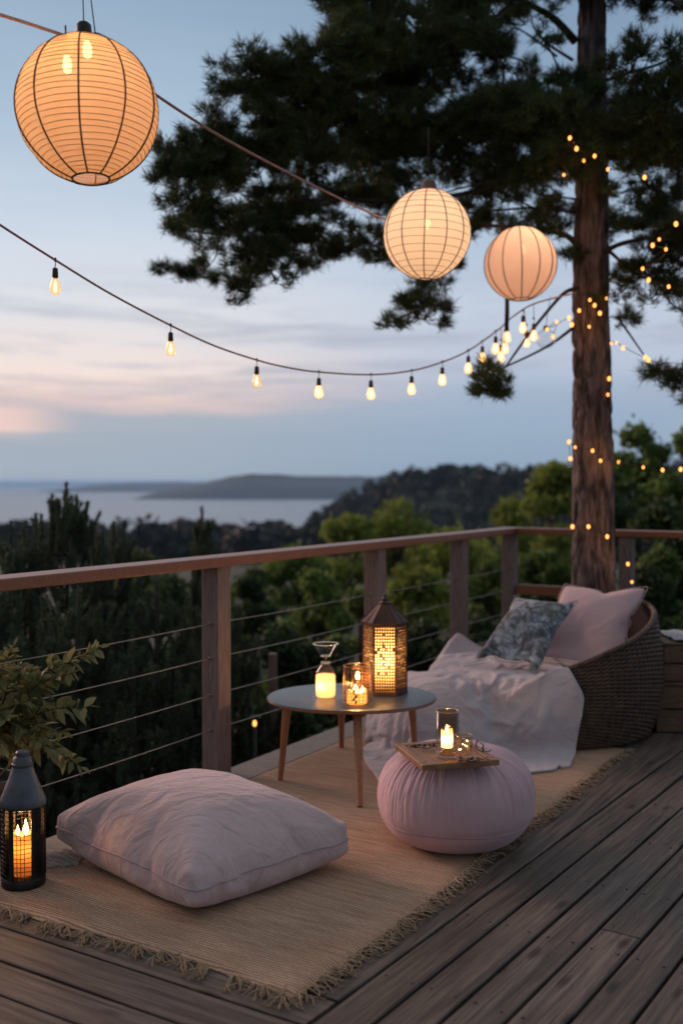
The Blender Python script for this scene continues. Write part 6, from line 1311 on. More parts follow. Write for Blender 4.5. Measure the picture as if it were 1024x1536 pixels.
  [5987,11,32,35,37,27,33,29,29,33,36,37,34,36,30,20,25,20,21,27,33,22,28,30,33,26,31,37,26,24,19,16,19,23,26,30,33,16,28,-1037,20,27,32,34,35,25,30,30,33,34,36,36,32,36,17,25,21,24,26,26,31,27,29,32,27,31,35,33,16,19,19,22,25,27,28,29,29,25,-1025,13,18,30,30,35,27,30,31,31,33,34,35,34,37,16,24,24,25,26,28,28,29,28,29,30,31,34,34,13,20,23,24,27,28,29,30,27,13,-1010,19,14,23,29,29,31,31,30,31,32,33,33,33,37,25,16,26,26,28,28,28,29,28,28,30,31,34,28,15,24,26,27,27,29,30,28,19,12,-996,13,18,23,25,29,29,30,30,31,31,31,32,33,33,35,12,26,28,28,29,28,28,28,29,29,29,35,19,24,28,27,28,28,29,29,22,13,18,-991,16,19,21,25,26,29,29,29,30,31,30,31,32,33,35,14,26,29,30,28,29,28,28,28,28,29,33,20,29,28,28,29,28,29,24,15,21,22,-992,18,19,21,24,25,27,29,29,29,30,30,30,31,34,32,17,29,31,27,29,29,29,27,28,28,30,25,29,29,28,29,29,28,28,19,23,23,21,-993,18,19,21,22,25,27,27,28,29,29,29,30,29,34,25,28,30,31,26,30,28,30,27,27,28,29,29,29,29,28,29,29,28,27,24,23,22,22,-991,15,19,20,22,24,25,27,28,28,29,29,29,30,29,32,26,30,31,27,29,29,30,26,28,28,29,29,30,29,28,29,28,27,26,27,24,23,21,-982,11,18,18,21,23,25,26,27,28,28,29,30,29,29,29,29,30,31,27,29,29,30,27,28,29,29,29,29,29,29,29,28,27,27,26,25,24,21,-983,18,18,18,17,20,24,26,27,28,28,29,29,29,29,29,29,30,30,28,29,29,30,28,28,29,29,29,29,29,29,28,28,28,27,26,25,23,21,-977,17,12,24,20,17,21,25,27,27,29,28,29,29,29,29,30,29,29,29,30,29,29,28,29,29,29,29,29,29,29,28,28,28,26,26,24,22,19,-971,12,17,15,22,27,21,20,27,28,28,29,29,29,29,29,29,30,29,29,29,29,29,29,29,29,29,29,29,29,28,29,28,27,27,25,22,19,14,-962,13,14,18,20,22,24,27,26,27,28,29,28,29,29,29,30,29,30,29,29,29,29,29,29,29,29,29,29,29,29,28,28,27,26,22,20,5,11,-943,14,16,19,21,22,24,25,27,27,28,28,29,29,29,29,30,29,30,29,29,29,29,29,29,29,29,29,29,29,28,29,27,26,25,14,16,16,18,-949,15,17,20,21,23,23,26,26,27,28,29,28,29,29,29,30,29,30,29,29,29,29,29,29,29,29,29,29,29,28,28,26,23,24,24,16,16,13,-950,16,18,20,21,23,24,25,26,27,28,29,29,29,29,29,29,30,29,29,29,29,29,29,29,29,29,29,28,29,28,28,26,24,23,20,18,15,13,-946,16,17,20,22,23,24,25,27,27,28,29,28,29,29,29,30,29,29,29,29,29,29,29,29,29,29,29,28,29,28,27,25,24,22,21,17,15,15,-943,14,17,20,21,24,25,25,26,28,28,28,29,29,29,29,29,29,29,29,29,29,29,29,29,29,29,29,28,29,24,25,29,23,22,21,19,17,15,-943,14,16,19,22,23,24,27,27,27,28,28,29,29,29,29,29,29,29,29,29,29,29,29,29,29,29,29,28,28,28,25,20,21,21,21,20,20,21,-947,15,17,19,21,23,28,27,26,27,27,28,29,29,29,29,29,29,29,29,29,29,29,29,29,29,29,29,28,27,27,26,27,21,21,21,20,19,13,-946,16,17,20,21,24,23,26,28,28,28,29,29,29,29,29,29,29,29,29,29,29,29,29,29,29,29,29,28,28,27,27,24,24,22,21,20,14,16,-947,16,18,19,21,22,24,25,28,29,29,29,29,29,29,29,29,29,29,29,29,29,29,30,29,29,28,29,28,28,28,26,25,24,23,22,21,17,17,-952,16,17,19,19,25,24,22,28,29,29,29,29,29,29,29,29,29,29,29,30,29,29,29,29,29,28,29,29,28,27,27,25,24,24,22,21,19,18,-951,15,19,19,19,12,25,27,29,29,28,29,29,29,29,29,29,29,29,29,30,29,29,29,29,28,29,29,29,28,28,26,26,24,24,22,21,21,18,-945,15,14,2,19,24,26,28,28,28,29,29,29,29,29,29,29,29,29,29,30,29,29,29,29,28,29,29,29,28,28,27,25,25,23,23,21,19,19,-961,10,12,19,25,25,25,28,28,28,29,29,29,29,29,29,29,29,29,29,30,29,29,28,29,29,29,29,28,29,27,27,27,25,23,21,20,15,20,-968,13,17,22,24,25,27,28,28,28,29,29,30,29,28,29,29,29,29,29,29,29,29,29,29,29,29,28,29,29,28,27,22,22,28,21,19,19,13,-971,17,19,23,25,26,27,28,28,29,29,29,29,29,28,29,29,29,29,29,29,29,30,28,29,28,29,29,28,29,28,28,26,23,15,15,16,15,29,-972,19,22,23,24,27,27,29,29,29,29,28,29,28,29,29,29,27,30,29,30,29,30,27,28,30,28,29,29,28,28,28,26,25,22,16,16,15,9,-963,20,22,23,26,25,28,29,29,29,29,28,28,29,29,28,29,27,30,30,30,29,29,24,30,30,29,28,29,29,28,28,27,25,23,21,17,15,13,-974,20,22,25,21,27,29,29,29,29,28,28,29,26,30,29,28,27,31,29,30,28,31,25,25,32,29,29,29,29,29,28,28,25,24,22,19,18,14,-982,22,22,17,25,29,29,29,28,29,28,28,29,25,30,29,28,27,30,29,28,31,21,34,24,32,29,29,30,30,29,29,28,27,24,23,20,19,15,-990,17,19,25,28,28,29,29,28,28,28,28,28,28,22,33,28,29,29,28,28,29,17,35,30,27,32,30,28,32,30,30,28,28,26,24,21,18,16,-999,19,18,28,29,29,29,27,27,27,28,28,28,25,23,33,29,29,29,28,28,25,15,36,32,28,32,31,28,33,30,30,30,29,28,25,22,19,14,-1010,17,29,29,29,28,24,25,30,27,28,27,27,16,33,32,30,29,29,28,26,24,14,36,32,31,31,30,32,28,32,31,31,30,30,28,25,15,16,-1022,28,29,29,28,22,20,31,28,27,27,27,25,17,34,31,31,30,29,27,25,23,13,36,32,32,31,31,31,30,27,34,32,31,32,30,28,23,12,-1027,29,28,30,21,16,28,24,31,28,26,18,30,22,34,28,33,31,28,28,24,23,11,36,30,33,32,31,30,30,31,28,35,33,33,32,31,27,22,-1037,29,28,19,17,21,24,25,32,27,25,15,32,29,26,34,32,27,18,36,28,24,12,27,36,34,33,30,29,29,31,31,33,34,34,34,32,32,12,-2072,14,38,28,29,28,29,31,34,36,38,27,36,15,25,25,26,28,30,30,30,28,28,28,30,32,29,15,20,27,29,30,33,35,32,23,17,18,26,-1047,24,26,35,26,30,29,31,31,34,39,19,24,30,30,23,28,29,29,30,29,29,29,28,29,34,21,24,26,29,29,30,32,33,33,19,22,25,27,-1043,17,24,26,30,30,29,32,26,30,33,35,16,28,28,30,29,29,29,29,29,29,29,30,31,24,28,28,29,29,30,29,30,31,33,19,28,28,24,-1037,16,20,25,28,29,28,28,32,25,28,28,30,29,29,29,29,29,29,29,29,29,29,29,29,29,29,29,29,30,29,29,29,29,28,29,29,27,25,-1032,13,18,24,27,27,29,28,28,29,29,29,29,29,29,29,29,29,29,29,29,29,29,29,29,29,29,30,29,29,30,29,29,29,29,29,28,27,24,-1026,11,16,23,26,28,28,29,28,29,29,30,29,29,29,29,29,29,29,29,29,29,29,29,29,29,29,29,30,29,29,29,30,29,29,29,27,26,23,-1017,9,11,23,26,28,28,29,29,29,29,29,30,29,29,29,29,29,29,29,29,29,29,29,29,29,29,29,30,29,29,29,29,30,29,28,27,24,19,-1001,8,4,22,25,28,29,29,29,29,29,29,30,29,29,29,29,29,29,29,29,29,29,29,29,29,29,29,29,30,29,29,29,29,29,29,26,21,15,-1005,10,16,20,25,28,29,29,29,29,29,30,29,29,29,29,29,29,29,29,29,29,29,29,29,29,29,29,29,30,29,29,29,29,29,29,23,19,12,-1002,14,21,17,24,28,29,30,28,29,30,29,29,29,29,29,29,29,29,29,29,29,29,29,29,29,29,29,29,30,29,29,29,29,29,28,20,17,7,-991,13,17,24,23,28,29,29,29,29,29,29,29,29,29,29,29,29,29,29,29,29,29,29,29,30,28,29,29,30,29,29,29,29,29,27,12,15,18,-990,13,16,22,25,28,29,29,29,29,29,29,29,29,29,29,29,29,29,29,29,29,29,29,30,29,29,29,29,29,29,29,29,29,29,22,24,14,11,-986,11,16,20,25,29,29,29,29,29,29,29,29,29,29,29,29,29,29,29,29,29,29,29,30,29,29,29,28,29,30,29,29,29,29,26,22,17,14,-986,6,14,18,26,29,29,29,29,29,29,29,29,29,29,29,29,29,29,29,29,29,29,29,29,29,29,29,29,29,30,29,29,29,29,26,23,19,15,-989,8,13,16,26,29,29,29,29,29,29,29,29,29,29,29,29,29,29,29,29,29,29,29,29,29,29,29,29,29,30,29,29,29,29,27,23,19,15,-990,14,12,10,28,28,29,29,29,29,29,29,29,29,29,29,29,29,29,29,29,29,29,29,29,29,29,29,29,30,29,29,29,29,29,27,23,19,14,-992,8,12,20,27,28,29,29,29,29,29,30,29,28,29,29,29,29,29,29,29,29,29,29,29,29,29,29,30,29,29,29,29,29,29,27,23,18,13,-996,10,15,21,27,29,28,29,29,30,29,29,29,29,29,28,29,29,29,29,29,29,29,29,29,29,29,30,29,29,29,29,29,29,29,27,23,17,11,-1000,14,17,22,27,29,29,29,29,29,29,29,29,29,29,29,28,29,29,29,29,29,29,29,29,29,29,30,29,29,29,29,29,29,29,27,23,15,8,-997,15,18,22,27,29,29,29,29,29,29,29,29,29,29,29,29,28,29,29,29,29,29,29,29,29,29,30,29,29,29,29,29,29,29,27,22,14,6,-992,13,19,22,27,29,29,29,29,29,29,29,29,29,29,29,29,28,29,29,29,29,29,29,29,29,30,29,29,29,29,29,29,29,29,28,20,13,7,-989,12,18,23,26,29,29,29,29,29,29,29,29,29,29,29,29,29,29,29,29,29,29,29,29,29,29,29,29,29,29,29,29,29,29,28,19,13,8,-986,10,17,23,26,29,29,29,29,29,29,29,29,29,29,29,29,29,29,29,29,29,29,29,29,29,29,29,29,29,30,29,28,29,29,28,14,14,14,-985,9,16,22,26,29,29,29,29,29,29,29,29,29,29,29,29,29,29,29,29,29,29,29,29,29,29,29,29,30,29,29,29,28,29,28,20,15,9,-987,15,11,21,26,29,29,29,29,29,29,29,29,29,29,29,29,29,29,29,29,29,29,29,29,29,29,30,29,29,29,29,29,28,29,28,23,16,12,-990,6,20,16,28,29,29,29,29,28,29,29,29,30,29,28,29,29,29,29,29,29,30,29,29,29,29,29,29,29,29,29,29,29,28,28,24,18,13,-1005,13,17,25,26,29,29,29,29,28,29,29,30,29,29,29,28,29,29,29,29,30,29,29,29,29,29,29,29,29,29,29,29,29,29,27,24,19,14,-1006,12,17,24,27,29,29,29,29,29,29,29,29,29,29,29,29,29,29,29,29,29,29,29,29,29,29,29,29,29,29,29,29,29,29,27,25,19,15,-1000,11,9,24,28,29,29,29,29,29,29,29,29,29,29,29,29,29,29,29,29,29,29,29,29,29,29,29,29,29,29,29,29,29,29,27,25,19,13,-1007,12,19,22,28,29,29,29,29,29,29,29,29,29,29,29,29,29,29,29,29,29,29,29,29,29,29,29,29,29,29,29,29,29,29,28,17,24,9,-1005,14,24,19,28,29,29,29,29,29,29,29,29,29,29,29,29,29,29,29,29,29,29,29,29,29,29,29,29,29,29,29,29,29,29,28,22,-1,6,-981,16,14,25,29,29,29,29,29,29,29,29,29,30,28,29,29,29,29,29,29,29,29,29,29,29,29,29,29,29,29,29,29,29,28,28,23,9,6,-1001,17,21,27,29,29,29,29,29,29,29,29,29,30,29,28,29,29,29,29,29,29,29,29,29,29,29,29,29,29,29,29,29,29,28,27,22,15,11,-1018,21,24,28,29,29,29,29,29,29,29,29,29,29,29,29,29,29,29,29,29,29,29,29,29,29,29,29,29,29,29,29,29,28,28,26,19,21,13,-1026,23,26,28,29,29,30,29,29,29,29,29,29,29,29,29,29,29,29,29,29,29,29,29,29,29,29,29,29,29,28,29,28,28,28,28,22,15,17,-1030,24,27,29,29,29,29,29,29,28,28,29,29,29,29,29,29,29,29,29,30,29,29,29,29,29,29,28,29,28,29,29,28,29,28,28,25,19,14,-1034,25,28,29,28,28,28,25,20,36,30,29,30,29,28,28,27,25,32,30,31,30,29,30,26,32,28,28,27,28,25,33,30,29,30,29,27,25,6,-1033,28,28,27,27,26,23,21,19,35,34,31,31,29,27,25,23,30,29,27,34,32,31,31,29,15,32,32,28,25,33,30,30,29,26,36,31,27,20,-1044,28,26,26,24,22,19,16,27,30,29,37,33,30,25,23,24,27,29,30,32,34,33,30,26,19,17,37,33,30,30,28,27,31,30,35,34,34,12,-2079,11,27,30,31,32,32,38,17,29,34,27,36,23,34,22,25,24,25,26,28,29,29,29,29,28,38,10,26,30,17,23,24,23,25,25,26,30,30,29,32,26,24,23,22,15,25,18,37,35,32,30,27,26,24,27,21,35,32,32,31,16,35,27,20,36,31,30,31,29,24,36,33,33,31,29,11,-6,-30,-30,-31,-31,-31,-40,-18,-20,-26,-28,-29,-30,-30,-32,-32,-36,-22,-31,-22,-25,-26,-27,-36,-15,-24,-30,-29,-34,-17,-18,-22,-24,-25,-27,-27,-34,-25,-28,-25,-23,-20,-35,-31,-28,-27,-24,-17,-36,-24,-21,-34,-29,-28,-28,-29,-28,-28,-28,-26,-26,-25,-22,-15,-39,-36,-34,-34,-34,-33,-31,-31,-31,-30,-30,-7,10,26,29,31,31,35,25,32,38,23,32,37,19,27,26,25,26,26,27,28,28,29,29,30,34,37,4,19,23,25,23,25,24,24,25,27,29,28,30,39,24,23,24,22,24,19,13,38,32,30,27,32,27,27,15,34,32,30,30,27,13,37,33,30,25,33,30,23,35,33,32,32,32,31,28,12,-7,-28,-30,-31,-31,-32,-38,-40,-5,-25,-28,-28,-29,-30,-31,-31,-33,-35,-18,-27,-27,-28,-29,-36,-10,-20,-24,-27,-28,-30,-14,-27,-28,-28,-32,-18,-28,-27,-29,-31,-28,-27,-26,-17,-33,-22,-22,-14,-37,-32,-30,-28,-28,-28,-28,-28,-27,-27,-26,-24,-20,-29,-25,-17,-40,-36,-35,-34,-34,-33,-33,-33,-30,-29,-27,-7,10,30,34,26,29,30,31,34,38,25,32,35,21,24,26,26,27,27,28,27,28,29,30,31,38,24,8,20,22,24,26,25,29,20,22,23,28,29,30,33,23,22,22,18,30,25,13,36,27,25,33,25,33,29,16,34,31,29,27,27,11,37,34,32,31,29,28,25,35,32,33,34,33,32,28,12,-8,-30,-31,-31,-32,-32,-34,-39,-17,-24,-26,-26,-27,-29,-31,-32,-33,-35,-20,-28,-28,-28,-27,-35,-11,-15,-22,-24,-25,-26,-32,-26,-30,-32,-21,-26,-16,-26,-30,-30,-28,-27,-26,-23,-23,-14,-24,-14,-36,-34,-31,-31,-28,-29,-29,-26,-28,-26,-23,-22,-21,-30,-26,-22,-40,-36,-35,-34,-32,-32,-29,-36,-33,-30,-28],
